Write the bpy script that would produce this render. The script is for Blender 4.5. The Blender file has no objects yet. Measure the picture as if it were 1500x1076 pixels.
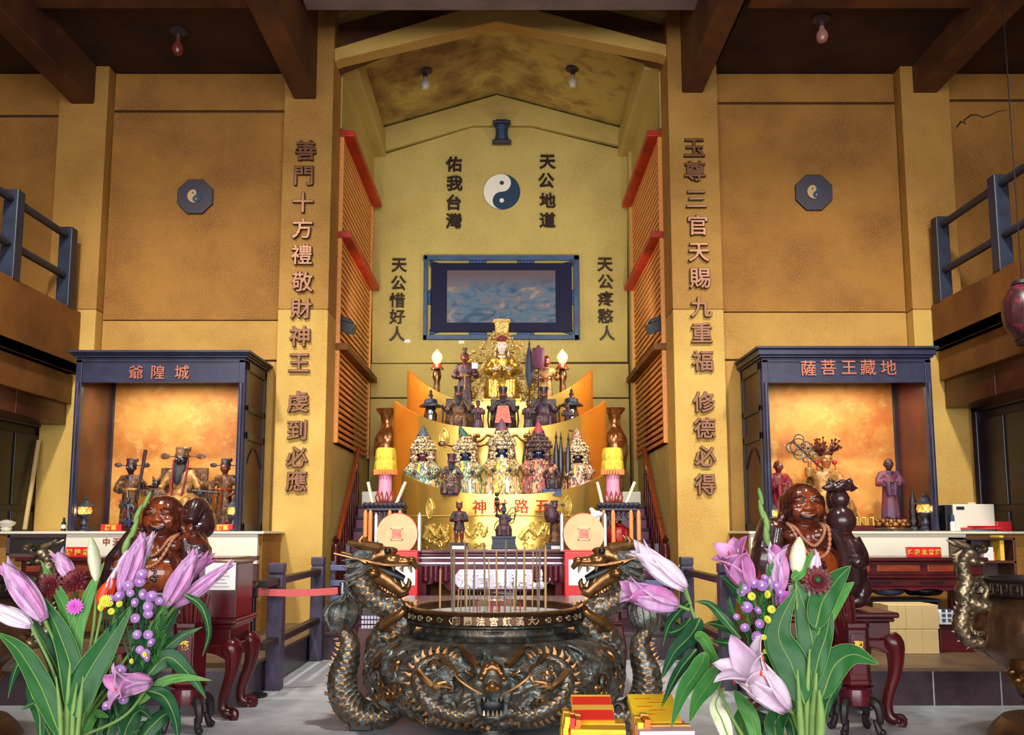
import bpy, math, random
import numpy as np
from math import sin, cos, pi, radians, sqrt, atan2
from mathutils import Vector, Matrix, noise as mnoise
random.seed(7)
SC = bpy.context.scene
COL = SC.collection
# ---------------------------------------------------------------- camera model
F, TILT, PX, PY, EYE = 1350.0, math.atan(0.1215), 742.0, 611.0, 1.6
ST, CT = sin(TILT), cos(TILT)
def ray(px, py):
    return (px-PX, F*CT-(PY-py)*ST, F*ST+(PY-py)*CT)
def at(px, py, Y):
    d = ray(px, py); k = Y/d[1]
    return Vector((d[0]*k, Y, EYE+d[2]*k))
def fl(px, py, z=0.0):
    d = ray(px, py); k = (z-EYE)/d[2]
    return Vector((d[0]*k, d[1]*k, z))
def Xp(px, py, Y): return at(px, py, Y).x
def Zp(py, Y): return at(PX, py, Y).z
def Sp(py, Y): return Y/ray(PX, py)[1]
cd = bpy.data.cameras.new('camera'); cam = bpy.data.objects.new('camera', cd); COL.objects.link(cam)
cd.sensor_fit = 'HORIZONTAL'; cd.sensor_width = 36; cd.lens = 36*F/1500
cd.shift_x = (750-PX)/1500; cd.shift_y = (PY-538)/1500
cam.location = (0, 0, EYE); cam.rotation_euler = (pi/2+TILT, 0, 0)
cd.clip_start = 0.05; cd.clip_end = 200
SC.camera = cam
# ---------------------------------------------------------------- objects
def tag(o, label=None, cat=None, group=None, kind=None):
    if label: o['label'] = label
    if cat: o['category'] = cat
    if group: o['group'] = group
    if kind: o['kind'] = kind
    return o
def empty(name, loc, label=None, cat=None, group=None, rz=0.0, sc=1.0):
    o = bpy.data.objects.new(name, None); COL.objects.link(o)
    o.location = loc; o.rotation_euler = (0, 0, rz); o.scale = (sc, sc, sc)
    o.empty_display_size = .05
    return tag(o, label, cat, group)
def copy_tree(o, parent=None):
    c = o.copy(); COL.objects.link(c)
    if parent is not None: c.parent = parent
    for ch in list(o.children): copy_tree(ch, c)
    return c
def dup(root, loc, label, rz=None, group=None, sc=None):
    r = copy_tree(root); r.location = loc
    if rz is not None: r.rotation_euler = (0, 0, rz)
    if sc is not None: r.scale = (sc, sc, sc)
    r['label'] = label
    if group: r['group'] = group
    return r
def rot(ax, a): return Matrix.Rotation(a, 3, ax)
class MB:
    """collects geometry for ONE mesh"""
    def __init__(s): s.v = []; s.f = []; s.m = []
    def add(s, vs, fs, m=0):
        b = len(s.v); s.v.extend([tuple(v) for v in vs])
        for f in fs: s.f.append(tuple(b+i for i in f)); s.m.append(m)
        return s
    def box(s, x0, x1, y0, y1, z0, z1, m=0, M=None, c=None):
        vs = [Vector((x, y, z)) for z in (z0, z1) for y in (y0, y1) for x in (x0, x1)]
        if M is not None:
            c = Vector(c) if c is not None else Vector((0, 0, 0)); vs = [M @ (v-c)+c for v in vs]
        return s.add(vs, [(0,2,3,1),(4,5,7,6),(0,1,5,4),(1,3,7,5),(3,2,6,7),(2,0,4,6)], m)
    def cbox(s, c, d, M=None, m=0):
        x, y, z = c; a, b, e = d[0]/2, d[1]/2, d[2]/2
        return s.box(x-a, x+a, y-b, y+b, z-e, z+e, m, M, c)
    def loft(s, rings, caps=True, m=0, closed=False):
        n = len(rings[0]); vs = [v for r in rings for v in r]; fs = []
        k = len(rings)
        for i in range(k if closed else k-1):
            a, b = i*n, ((i+1) % k)*n
            for j in range(n):
                j2 = (j+1) % n; fs.append((a+j, a+j2, b+j2, b+j))
        if caps and not closed:
            fs.append(tuple(range(n-1, -1, -1))); fs.append(tuple((k-1)*n+j for j in range(n)))
        return s.add(vs, fs, m)
    def lathe(s, prof, c=(0, 0, 0), n=24, sx=1, sy=1, m=0, fn=None, caps=True):
        c = Vector(c); rings = []
        for r, z in prof:
            ring = []
            for j in range(n):
                a = 2*pi*j/n; rr = r*(fn(a, z) if fn else 1)
                ring.append(c+Vector((rr*cos(a)*sx, rr*sin(a)*sy, z)))
            rings.append(ring)
        return s.loft(rings, caps, m)
    def tube(s, pts, rad, n=8, m=0, flat=1.0, up=None, caps=True):
        pts = [Vector(p) for p in pts]; k = len(pts)
        if not hasattr(rad, '__len__'): rad = [rad]*k
        T = [(pts[min(i+1, k-1)]-pts[max(i-1, 0)]).normalized() for i in range(k)]
        u = Vector(up) if up is not None else (Vector((0, 0, 1)) if abs(T[0].z) < .9 else Vector((1, 0, 0)))
        rings = []
        for i in range(k):
            nrm = u - T[i]*u.dot(T[i])
            if nrm.length < 1e-6: nrm = T[i].orthogonal()
            nrm.normalize(); bi = T[i].cross(nrm)
            if up is None: u = nrm
            rings.append([pts[i]+(nrm*cos(2*pi*j/n)*flat+bi*sin(2*pi*j/n))*rad[i] for j in range(n)])
        return s.loft(rings, caps, m)
    def ell(s, c, r, M=None, nu=14, nv=9, m=0):
        c = Vector(c)
        if not hasattr(r, '__len__'): r = (r, r, r)
        vs = []; fs = []
        def P(a, b):
            v = Vector((r[0]*sin(b)*cos(a), r[1]*sin(b)*sin(a), r[2]*cos(b)))
            return c+(M @ v if M is not None else v)
        vs.append(P(0, 0))
        for i in range(1, nv):
            for j in range(nu): vs.append(P(2*pi*j/nu, pi*i/nv))
        vs.append(P(0, pi)); e = len(vs)-1
        for j in range(nu):
            j2 = (j+1) % nu
            fs.append((0, 1+j, 1+j2)); fs.append((e, e-nu+j2, e-nu+j))
            for i in range(nv-2): a = 1+i*nu; fs.append((a+j, a+nu+j, a+nu+j2, a+j2))
        return s.add(vs, fs, m)
    def prism(s, poly, y0, y1, m=0, M=None):
        """poly of (x, z), extruded along y"""
        n = len(poly); vs = [Vector((x, y0, z)) for x, z in poly]+[Vector((x, y1, z)) for x, z in poly]
        if M is not None: vs = [M @ v for v in vs]
        fs = [tuple(range(n)), tuple(range(2*n-1, n-1, -1))]
        for i in range(n): j = (i+1) % n; fs.append((j, i, n+i, n+j))
        return s.add(vs, fs, m)
    def prismz(s, poly, z0, z1, m=0):
        n = len(poly); vs = [(x, y, z0) for x, y in poly]+[(x, y, z1) for x, y in poly]
        fs = [tuple(range(n-1, -1, -1)), tuple(range(n, 2*n))]
        for i in range(n): j = (i+1) % n; fs.append((i, j, n+j, n+i))
        return s.add(vs, fs, m)
    def grid(s, fn, nu, nv, m=0, thick=None, mfn=None):
        """fn(u,v) -> point; a sheet, with its own thickness along fn's normal when thick"""
        P = [[Vector(fn(i/nu, j/nv)) for j in range(nv+1)] for i in range(nu+1)]
        def idx(i, j): return i*(nv+1)+j
        vs = [P[i][j] for i in range(nu+1) for j in range(nv+1)]
        fs = [(idx(i, j), idx(i+1, j), idx(i+1, j+1), idx(i, j+1)) for i in range(nu) for j in range(nv)]
        if not thick:
            if mfn is None: return s.add(vs, fs, m)
            b = len(s.v); s.v.extend([tuple(v) for v in vs])
            for q, f in enumerate(fs):
                s.f.append(tuple(b+i for i in f)); s.m.append(mfn((q//nv+.5)/nu, (q % nv+.5)/nv))
            return s
        N = []
        for i in range(nu+1):
            for j in range(nv+1):
                du = P[min(i+1, nu)][j]-P[max(i-1, 0)][j]; dv = P[i][min(j+1, nv)]-P[i][max(j-1, 0)]
                q = du.cross(dv); N.append(q.normalized() if q.length > 1e-12 else Vector((0, 0, 1)))
        b = len(vs); vs2 = vs+[v-n*thick for v, n in zip(vs, N)]
        fs2 = fs+[tuple(b+i for i in reversed(f)) for f in fs]
        for i in range(nu):
            for j0, fl_ in ((0, 0), (nv, 1)):
                q = (idx(i, j0), idx(i+1, j0), b+idx(i+1, j0), b+idx(i, j0)); fs2.append(q if fl_ else q[::-1])
        for j in range(nv):
            for i0, fl_ in ((0, 1), (nu, 0)):
                q = (idx(i0, j), idx(i0, j+1), b+idx(i0, j+1), b+idx(i0, j)); fs2.append(q if fl_ else q[::-1])
        return s.add(vs2, fs2, m)
    def merge(s, o, M=None, t=(0, 0, 0)):
        t = Vector(t); b = len(s.v)
        s.v.extend([tuple((M @ Vector(v) if M is not None else Vector(v))+t) for v in o.v])
        for f, m in zip(o.f, o.m): s.f.append(tuple(b+i for i in f)); s.m.append(m)
        return s
    def mesh(s, name):
        me = bpy.data.meshes.new(name); me.from_pydata(s.v, [], s.f); me.validate(); 
        if len(me.polygons) == len(s.m): me.polygons.foreach_set('material_index', s.m)
        me.update(); return me
    def build(s, name, mat, parent=None, smooth=True, bevel=0, seg=2, sub=0, loc=None, ang=40):
        me = s.mesh(name)
        for q in (mat if isinstance(mat, (list, tuple)) else [mat]): me.materials.append(q)
        o = bpy.data.objects.new(name, me); COL.objects.link(o)
        if parent is not None: o.parent = parent
        if loc is not None: o.location = loc
        finish(o, smooth, ang)
        if bevel:
            b = o.modifiers.new('bevel', 'BEVEL'); b.width = bevel; b.segments = seg; b.limit_method = 'ANGLE'; b.angle_limit = radians(35); b.harden_normals = False
        if sub:
            q = o.modifiers.new('sub', 'SUBSURF'); q.levels = q.render_levels = sub
        return o
def finish(o, smooth, ang=40):
    me = o.data
    if smooth:
        me.polygons.foreach_set('use_smooth', [True]*len(me.polygons))
        if ang and ang < 180:
            try: me.set_sharp_from_angle(angle=radians(ang))
            except Exception: pass
def fuse(mb, name, mat, parent=None, vox=0.01, smooth_it=2, matfn=None, loc=None):
    """grow one continuous surface out of overlapping volumes"""
    me = mb.mesh(name+'_tmp'); t = bpy.data.objects.new(name+'_tmp', me); COL.objects.link(t)
    r = t.modifiers.new('r', 'REMESH'); r.mode = 'VOXEL'; r.voxel_size = vox; r.use_smooth_shade = True
    if smooth_it:
        q = t.modifiers.new('s', 'SMOOTH'); q.iterations = smooth_it; q.factor = .5
    dg = bpy.context.evaluated_depsgraph_get()
    new = bpy.data.meshes.new_from_object(t.evaluated_get(dg)); new.name = name
    bpy.data.objects.remove(t); bpy.data.meshes.remove(me)
    new.materials.clear()
    for q in (mat if isinstance(mat, (list, tuple)) else [mat]): new.materials.append(q)
    o = bpy.data.objects.new(name, new); COL.objects.link(o)
    if parent is not None: o.parent = parent
    if loc is not None: o.location = loc
    new.polygons.foreach_set('use_smooth', [True]*len(new.polygons))
    if matfn is not None:
        new.polygons.foreach_set('material_index', [matfn(p.center) for p in new.polygons])
    return o
_gl = {}
def glyph(body, size=1.0, depth=.02, bold=.0, bev=0.0, spacing=1.0):
    """raised lettering as a mesh, centred, standing in the xz plane and facing -y"""
    cu = bpy.data.curves.new('t', 'FONT'); cu.body = body; cu.size = size; cu.extrude = depth/2
    cu.offset = bold; cu.bevel_depth = bev; cu.align_x = 'CENTER'; cu.align_y = 'CENTER'; cu.resolution_u = 3
    cu.space_character = spacing
    o = bpy.data.objects.new('t', cu); COL.objects.link(o)
    dg = bpy.context.evaluated_depsgraph_get()
    me = bpy.data.meshes.new_from_object(o.evaluated_get(dg))
    bpy.data.objects.remove(o); bpy.data.curves.remove(cu)
    xs = [v.co.x for v in me.vertices]; ys = [v.co.y for v in me.vertices]
    if xs:
        cx, cy = (min(xs)+max(xs))/2, (min(ys)+max(ys))/2
        for v in me.vertices: v.co = (v.co.x-cx, -v.co.z, v.co.y-cy)
    return me
def glyph_obj(name, body, size, mat, loc, parent=None, depth=.02, bold=0, bev=0, rz=0, spacing=1.0, M=None):
    me = glyph(body, size, depth, bold, bev, spacing); me.name = name
    if M is not None: me.transform(M)
    me.materials.clear(); me.materials.append(mat)
    o = bpy.data.objects.new(name, me); COL.objects.link(o); o.location = loc; o.rotation_euler = (0, 0, rz)
    if parent is not None: o.parent = parent
    return o
def spline(pts, n=24):
    """Catmull-Rom through points (any dimension)"""
    P = [np.array(p, float) for p in pts]; P = [2*P[0]-P[1]]+P+[2*P[-1]-P[-2]]
    out = []; segs = len(P)-3
    for q in range(n+1):
        t = q/n*segs; i = min(int(t), segs-1); u = t-i
        a, b, c, d = P[i:i+4]
        out.append(.5*((2*b)+(-a+c)*u+(2*a-5*b+4*c-d)*u*u+(-a+3*b-3*c+d)*u**3))
    return out
# ---------------------------------------------------------------- materials
def hexc(r, g, b):
    f = lambda c: (c/255/12.92) if c <= 10.3 else ((c/255+.055)/1.055)**2.4
    return (f(r), f(g), f(b), 1)
def mat(name, col, rough=.5, metal=0, col2=None, scale=6, mix=(.35, .65), bump=0, bscale=60, spec=.5, coat=0, trans=0, emit=None, estr=0,
        col3=None, scale3=25, mix3=(.5, .6), detail=6, alpha=None, sss=0, stretch=None, vor=None):
    m = bpy.data.materials.new(name); m.use_nodes = True; nt = m.node_tree; N = nt.nodes; L = nt.links
    b = N['Principled BSDF']; b.inputs['Roughness'].default_value = rough; b.inputs['Metallic'].default_value = metal
    b.inputs['Specular IOR Level'].default_value = spec
    if coat: b.inputs['Coat Weight'].default_value = coat; b.inputs['Coat Roughness'].default_value = .08
    if trans: b.inputs['Transmission Weight'].default_value = trans
    if sss: b.inputs['Subsurface Weight'].default_value = sss; b.inputs['Subsurface Radius'].default_value = (.02, .01, .01); b.inputs['Subsurface Scale'].default_value = .5
    c4 = lambda c: tuple(c) if len(c) == 4 else tuple(c)+(1,)
    b.inputs['Base Color'].default_value = c4(col)
    if emit: b.inputs['Emission Color'].default_value = c4(emit); b.inputs['Emission Strength'].default_value = estr
    tc = N.new('ShaderNodeTexCoord'); vec = tc.outputs['Object']
    if stretch:
        mp = N.new('ShaderNodeMapping'); mp.inputs['Scale'].default_value = stretch; L.new(vec, mp.inputs['Vector']); vec = mp.outputs['Vector']
    def noise_mask(sc, lo, hi, det=detail):
        n = N.new('ShaderNodeTexNoise'); n.inputs['Scale'].default_value = sc; n.inputs['Detail'].default_value = det; n.inputs['Roughness'].default_value = .6
        L.new(vec, n.inputs['Vector'])
        r = N.new('ShaderNodeMapRange'); r.inputs['From Min'].default_value = lo; r.inputs['From Max'].default_value = hi; L.new(n.outputs['Fac'], r.inputs['Value'])
        return r.outputs['Result'], n
    def mixc(fac, a, bb):
        x = N.new('ShaderNodeMix'); x.data_type = 'RGBA'; L.new(fac, x.inputs[0])
        for k, q in ((6, a), (7, bb)):
            if isinstance(q, (tuple, list)): x.inputs[k].default_value = c4(q)
            else: L.new(q, x.inputs[k])
        return x.outputs[2]
    cur = c4(col)
    if col2 is not None:
        fac, _ = noise_mask(scale, *mix); cur = mixc(fac, cur, c4(col2))
    if col3 is not None:
        fac, _ = noise_mask(scale3, *mix3); cur = mixc(fac, cur, c4(col3))
    if vor is not None:      # cellular multicolour embroidery: list of colours, scale
        v = N.new('ShaderNodeTexVoronoi'); v.inputs['Scale'].default_value = vor[1]; L.new(vec, v.inputs['Vector'])
        sp = N.new('ShaderNodeSeparateColor'); L.new(v.outputs['Color'], sp.inputs[0])
        rp = N.new('ShaderNodeValToRGB'); rp.color_ramp.interpolation = 'CONSTANT'; L.new(sp.outputs[0], rp.inputs[0])
        cols = vor[0]; e = rp.color_ramp.elements
        while len(e) < len(cols): e.new(.5)
        for i, q in enumerate(cols): e[i].position = i/len(cols); e[i].color = c4(q)
        cur = rp.outputs[0]
    if not isinstance(cur, tuple): L.new(cur, b.inputs['Base Color'])
    if bump:
        n = N.new('ShaderNodeTexNoise'); n.inputs['Scale'].default_value = bscale; n.inputs['Detail'].default_value = 5; L.new(vec, n.inputs['Vector'])
        bp = N.new('ShaderNodeBump'); bp.inputs['Strength'].default_value = bump; bp.inputs['Distance'].default_value = .02; L.new(n.outputs['Fac'], bp.inputs['Height']); L.new(bp.outputs['Normal'], b.inputs['Normal'])
    return m
M = {}; MM = M
def area(name, loc, to, size, sizey, power, col=(1, 1, 1)):
    l = bpy.data.lights.new(name, 'AREA'); l.shape = 'RECTANGLE'; l.size = size; l.size_y = sizey; l.energy = power; l.color = col
    o = bpy.data.objects.new(name, l); COL.objects.link(o); o.location = loc
    d = Vector(to)-Vector(loc); o.rotation_euler = d.to_track_quat('-Z', 'Y').to_euler(); return o
def spot(name, loc, to, power, col, ang=70, blend=.6, rad=.1):
    l = bpy.data.lights.new(name, 'SPOT'); l.energy = power; l.color = col; l.spot_size = radians(ang); l.spot_blend = blend; l.shadow_soft_size = rad
    o = bpy.data.objects.new(name, l); COL.objects.link(o); o.location = loc
    d = Vector(to)-Vector(loc); o.rotation_euler = d.to_track_quat('-Z', 'Y').to_euler(); return o
def point(name, loc, power, col, rad=.05):
    l = bpy.data.lights.new(name, 'POINT'); l.energy = power; l.color = col; l.shadow_soft_size = rad
    o = bpy.data.objects.new(name, l); COL.objects.link(o); o.location = loc; return o
h = hexc
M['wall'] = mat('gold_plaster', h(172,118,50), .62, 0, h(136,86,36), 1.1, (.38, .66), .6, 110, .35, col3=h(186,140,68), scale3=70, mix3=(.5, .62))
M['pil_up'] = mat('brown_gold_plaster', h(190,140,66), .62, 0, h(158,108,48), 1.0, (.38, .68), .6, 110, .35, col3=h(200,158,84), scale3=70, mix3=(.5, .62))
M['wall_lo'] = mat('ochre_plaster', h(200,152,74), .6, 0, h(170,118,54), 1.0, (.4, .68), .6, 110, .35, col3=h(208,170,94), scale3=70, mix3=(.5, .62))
M['apse'] = mat('yellow_gold_plaster', h(206,184,104), .6, 0, h(176,150,84), .9, (.42, .75), .6, 110, .35, col3=h(212,194,124), scale3=60, mix3=(.5, .62))
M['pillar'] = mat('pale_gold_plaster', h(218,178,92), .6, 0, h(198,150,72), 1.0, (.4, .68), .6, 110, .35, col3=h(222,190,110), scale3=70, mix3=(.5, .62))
M['ceil'] = mat('dark_stained_ceiling', h(72,48,36), .7, 0, h(46,30,30), .8, (.4, .65), .2, 60, .3)
M['beam'] = mat('brown_painted_beam', h(112,72,40), .65, 0, h(74,44,36), 1.2, (.38, .66), .2, 90, .3)
M['groove'] = mat('dark_brown_joint', h(60,34,20), .7)
M['floor'] = mat('grey_terrazzo_floor', h(196,200,208), .45, 0, h(160,164,172), 3, (.35, .68), .1, 200, .4, col3=h(214,216,220), scale3=90, mix3=(.55, .7))
M['kerb'] = mat('plum_granite_tile', h(70,52,62), .3, 0, h(52,38,46), 5, (.4, .65), 0, 60, .5)
M['terrace'] = mat('platform_tile', h(120,98,74), .4, 0, h(92,72,58), 3, (.4, .65))
M['grout'] = mat('pale_grout', h(170,168,170), .6)
M['navy'] = mat('navy_painted_wood', h(44,48,78), .38, 0, h(34,34,58), 4, (.4, .65), .08, 80, .5)
M['navy_dk'] = mat('dark_indigo_wood', h(40,32,52), .35, 0, h(26,20,36), 4, (.4, .65))
M['rail'] = mat('blue_black_rail_paint', h(38,48,70), .45, 0, h(28,34,52), 5, (.4, .65))
M['post'] = mat('purple_grey_post_wood', h(74,66,92), .42, 0, h(54,46,64), 5, (.4, .65), .06, 60)
M['bal'] = mat('brown_gold_balcony_plaster', h(142,92,42), .6, 0, h(104,62,34), 1.2, (.38, .66), .3, 150, .3)
M['umber'] = mat('red_brown_panel', h(96,46,28), .35, 0, h(58,28,26), 1.5, (.38, .66), .05, 50)
M['shrine_gold'] = mat('mottled_orange_gold_leaf', h(226,164,84), .42, .15, h(202,118,52), 2.2, (.4, .66), .1, 60, .5, col3=h(232,190,112), scale3=7, mix3=(.55, .75))
M['shrine_side'] = mat('dark_walnut_panel', h(92,54,34), .35, 0, h(62,36,30), 2, (.4, .66))
M['shrine_side_red'] = mat('dark_rosewood_panel', h(84,34,34), .35, 0, h(56,24,30), 2, (.4, .66))
M['white'] = mat('cream_laminate', h(236,230,212), .35)
M['counter_brown'] = mat('plum_brown_laminate', h(92,66,70), .4)
M['char'] = mat('dark_bronze_letter', h(54,34,22), .35, .4, spec=.5)
M['char_face'] = mat('bronze_letter_highlight', h(128,80,50), .35, .3)
M['char_red'] = mat('red_paint_letter', h(196,44,28), .5)
M['char_pink'] = mat('copper_letter', h(206,124,98), .35, .5)
M['char_gold'] = mat('gold_letter', h(236,190,70), .4, .4)
M['char_dkred'] = mat('dull_red_letter', h(150,54,44), .5)
M['red_lac'] = mat('dark_red_lacquer', h(88,20,26), .25, 0, h(58,14,22), 3, (.4, .65), spec=.4, coat=.15)
M['red_lac2'] = mat('plum_red_lacquer', h(92,24,38), .2, 0, h(62,16,36), 3, (.4, .65), spec=.4, coat=.3)
M['red_br'] = mat('orange_red_wood', h(150,58,26), .25, 0, h(116,40,22), 6, (.4, .65), coat=.5, stretch=(1, 4, 4))
M['red'] = mat('bright_red_paint', h(206,34,40), .35)
M['red_sign'] = mat('red_acrylic_sign', h(214,32,44), .22)
M['louvre'] = mat('orange_louvre_wood', h(252,176,96), .45, 0, h(236,146,66), 7, (.4, .65), stretch=(1, .2, 4))
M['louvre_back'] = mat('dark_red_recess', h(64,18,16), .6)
M['ledge'] = mat('vermilion_ledge', h(200,52,26), .4, 0, h(160,36,22), 3, (.4, .65))
M['gold'] = mat('bright_gold_leaf', h(238,206,96), .34, .55, h(222,178,66), 3, (.4, .65))
M['gold_tier'] = mat('brushed_gold_panel', h(244,206,108), .3, .85, h(240,190,86), 1.2, (.4, .65))
M['gold_orn'] = mat('gilded_carving', h(222,176,78), .3, .7, h(120,78,36), 26, (.5, .62))
M['black'] = mat('black_plastic', h(22,24,30), .4)
M['dark'] = mat('near_black_wood', h(34,26,28), .45)
M['blue'] = mat('steel_blue_paint', h(54,84,124), .45, 0, h(40,64,100), 6, (.4, .65))
M['navy_mat'] = mat('midnight_mat_board', h(18,14,54), .5, spec=.2)
M['taiji_w'] = mat('white_enamel', h(236,234,222), .45)
M['taiji_b'] = mat('dark_blue_enamel', h(16,54,84), .45)
M['oct'] = mat('slate_purple_plaque', h(50,44,60), .45)
M['tan'] = mat('tan_enamel', h(196,158,112), .45)
M['bulb'] = mat('clear_bulb_glass', (1, 1, 1), .05, trans=.9)
M['metal'] = mat('brushed_steel', h(150,152,160), .3, .9)
M['rust'] = mat('dark_socket', h(60,50,56), .5)
M['carton'] = mat('cream_carton', h(222,196,140), .7)
M['carton2'] = mat('tan_carton', h(206,176,120), .7)
M['paper'] = mat('white_paper', h(238,238,238), .7)
M['belt'] = mat('pink_red_barrier_webbing', h(218,92,92), .6)
M['coin'] = mat('peach_lacquer_disc', h(232,188,140), .45, 0, h(222,170,122), 5, (.4, .65))
M['bamboo'] = mat('tan_incense_stick', h(196,156,98), .6)
M['inc_grey'] = mat('grey_brown_incense', h(140,120,100), .7)
M['inc_red'] = mat('red_stick_end', h(176,36,40), .6)
M['ash'] = mat('grey_ash', h(206,206,208), .9, 0, h(176,176,180), 9, (.4, .65), .5, 60)
M['bronze'] = mat('dark_patina_bronze', h(112,102,90), .36, .55, h(70,72,70), 7, (.4, .62), .25, 55, col3=h(142,158,158), scale3=11, mix3=(.5, .7))
M['bronze_w'] = mat('worn_bronze', h(164,120,72), .3, .8, h(112,76,46), 9, (.4, .65))
M['bronze_rim'] = mat('brown_bronze_rim', h(104,72,52), .26, .75, h(78,54,44), 6, (.4, .65))
M['bronze_br'] = mat('brown_bronze_body', h(132,98,74), .3, .7, h(96,68,54), 5, (.4, .65), .15, 70)
M['bronze_lt'] = mat('pale_bronze', h(150,132,104), .32, .75, h(84,74,62), 14, (.45, .6))
M['tooth'] = mat('ivory_bronze', h(206,186,150), .3, .6)
M['budai'] = mat('polished_redwood', h(116,50,30), .2, 0, h(56,26,22), 4.5, (.4, .6), .1, 25, coat=.4, stretch=(1, 1, .5))
M['budai_r'] = mat('dark_polished_robe_wood', h(66,38,40), .26, 0, h(42,24,28), 4, (.4, .65), coat=.5)
M['budai_hi'] = mat('amber_wood_and_highlight', h(158,74,32), .18, 0, h(112,44,24), 6, (.4, .65), coat=.5)  # amber wood for sashes; also the painted highlights of the laughing statues
M['bead'] = mat('amber_bead', h(186,124,92), .3, coat=.4)
M['wood_dk'] = mat('blackened_carved_wood', h(62,46,50), .42, 0, h(38,30,40), 16, (.42, .6), .4, 40, col3=h(112,72,44), scale3=22, mix3=(.58, .68))
M['wood_pl'] = mat('purple_brown_carved_wood', h(86,54,64), .4, 0, h(52,34,48), 14, (.42, .6), .4, 45, col3=h(140,84,60), scale3=20, mix3=(.58, .7))
M['wood_br'] = mat('gilt_brown_carved_wood', h(112,74,48), .38, .1, h(66,44,36), 14, (.42, .6), .4, 45, col3=h(186,130,70), scale3=18, mix3=(.56, .7))
M['face_dk'] = mat('soot_black_face', h(34,30,40), .35, coat=.3)
M['face_bl'] = mat('blue_black_face', h(28,46,86), .35, coat=.3)
M['face_rd'] = mat('red_brown_face', h(112,50,40), .32, coat=.3)
M['face_pl'] = mat('plum_face', h(108,34,62), .35, coat=.3)
M['face_gd'] = mat('gilded_face', h(196,132,84), .3, .4)
M['beard'] = mat('black_beard', h(34,34,46), .6, 0, h(24,22,32), 20, (.4, .6), stretch=(3, 3, .3))
M['robe_red'] = mat('red_painted_robe', h(150,38,50), .45, 0, h(104,26,42), 9, (.4, .65), .2, 40)
M['robe_gold'] = mat('gilded_robe', h(188,138,76), .38, .3, h(118,80,50), 12, (.45, .62), .3, 40, col3=h(220,180,110), scale3=25, mix3=(.6, .7))
M['robe_plum'] = mat('plum_painted_robe', h(88,58,84), .45, 0, h(122,48,70), 5, (.45, .6), .2, 40)
M['cape'] = mat('ochre_cape_lining', h(184,122,40), .5, 0, h(140,84,34), 9, (.4, .65))
EMB = {'teal': [h(60,150,142), h(224,226,206), h(40,52,60), h(214,196,90), h(120,140,120), h(66,60,70)],
       'green': [h(64,140,106), h(226,226,200), h(92,152,120), h(200,190,96), h(50,66,64), h(196,120,80)],
       'gold': [h(214,192,110), h(236,224,180), h(178,140,66), h(90,80,60), h(216,150,80), h(150,140,90)],
       'red': [h(176,48,50), h(222,190,140), h(110,44,60), h(204,110,70), h(60,44,60), h(180,150,110)],
       'cream': [h(222,160,110), h(236,214,180), h(196,96,66), h(120,80,90), h(214,190,140), h(70,56,76)],
       'crown': [h(232,212,160), h(206,164,96), h(96,66,58), h(244,236,210), h(226,200,150), h(60,48,58)],
       'crown_p': [h(196,130,140), h(226,206,166), h(110,62,84), h(164,84,110), h(90,70,70), h(210,180,120)],
       'dark': [h(70,52,58), h(120,88,64), h(44,38,50), h(150,110,72), h(84,56,76), h(52,44,50)],
       'gilt': [h(226,188,92), h(246,224,150), h(180,132,54), h(116,78,38), h(210,166,74), h(238,206,118)]}
for k, v in EMB.items():
    M['emb_'+k] = mat(k+'_embroidered_silk' if k not in ('crown', 'crown_p', 'gilt', 'dark') else k+'_ornament', v[0], .42, .25 if k in ('gold', 'gilt', 'crown') else 0, vor=(v, 60 if k in ('crown', 'crown_p', 'dark') else 95), bump=.35, bscale=90, stretch=None if k in ('crown', 'crown_p', 'dark', 'gilt') else (1, .6, .3))
M['skin_w'] = mat('white_enamel_face', h(230,216,206), .4)
M['glow'] = mat('glowing_flame_glass', h(255,196,130), .4, emit=h(255,176,110), estr=1.6)
M['glow_or'] = mat('amber_lattice_lamp_glass', h(240,170,90), .4, emit=h(255,160,70), estr=.9)
M['brass'] = mat('antique_brass', h(150,108,62), .28, .85, h(96,66,44), 12, (.45, .6))
M['chrome'] = mat('smoky_chrome', h(170,160,160), .15, .95)
M['vase_b'] = mat('copper_glaze_vase', h(170,104,56), .2, .6, h(216,166,110), 6, (.48, .56), coat=.5, detail=2)
M['wax_pink'] = mat('pink_wax', h(238,156,186), .45, sss=.2)
M['wax_or'] = mat('orange_wax', h(244,150,84), .45, sss=.2)
M['wax_cream'] = mat('cream_wax', h(240,226,200), .45, sss=.2)
M['yellow'] = mat('golden_yellow_paper', h(248,212,70), .55, 0, h(240,186,60), 20, (.45, .6))
M['joss_y'] = mat('yellow_joss_paper', h(252,208,40), .6, 0, h(246,190,40), 12, (.45, .6))
M['joss_r'] = mat('red_joss_paper', h(226,52,36), .55)
M['joss_o'] = mat('orange_joss_paper', h(226,120,26), .6)
M['joss_k'] = mat('kraft_band', h(226,170,70), .65)
M['pinkp'] = mat('pale_pink_print', h(246,206,210), .6)
M['leaf'] = mat('deep_green_leaf', h(40,98,46), .42, 0, h(24,72,40), 5, (.4, .65), spec=.25)
M['leaf_e'] = mat('pale_leaf_edge', h(120,160,84), .4)
M['leaf_l'] = mat('bright_green_leaf', h(76,140,66), .45, 0, h(50,112,54), 6, (.4, .65), spec=.25)
M['leaf_b'] = mat('blue_green_lily_leaf', h(36,86,50), .42, 0, h(24,66,44), 6, (.4, .65), spec=.25)
M['stem'] = mat('pale_green_stem', h(124,158,84), .5, 0, h(96,136,70), 8, (.4, .65), spec=.3)
M['bud'] = mat('green_white_bud', h(196,208,160), .45, 0, h(226,224,200), 10, (.4, .65), stretch=(4, 4, .5))
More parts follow.
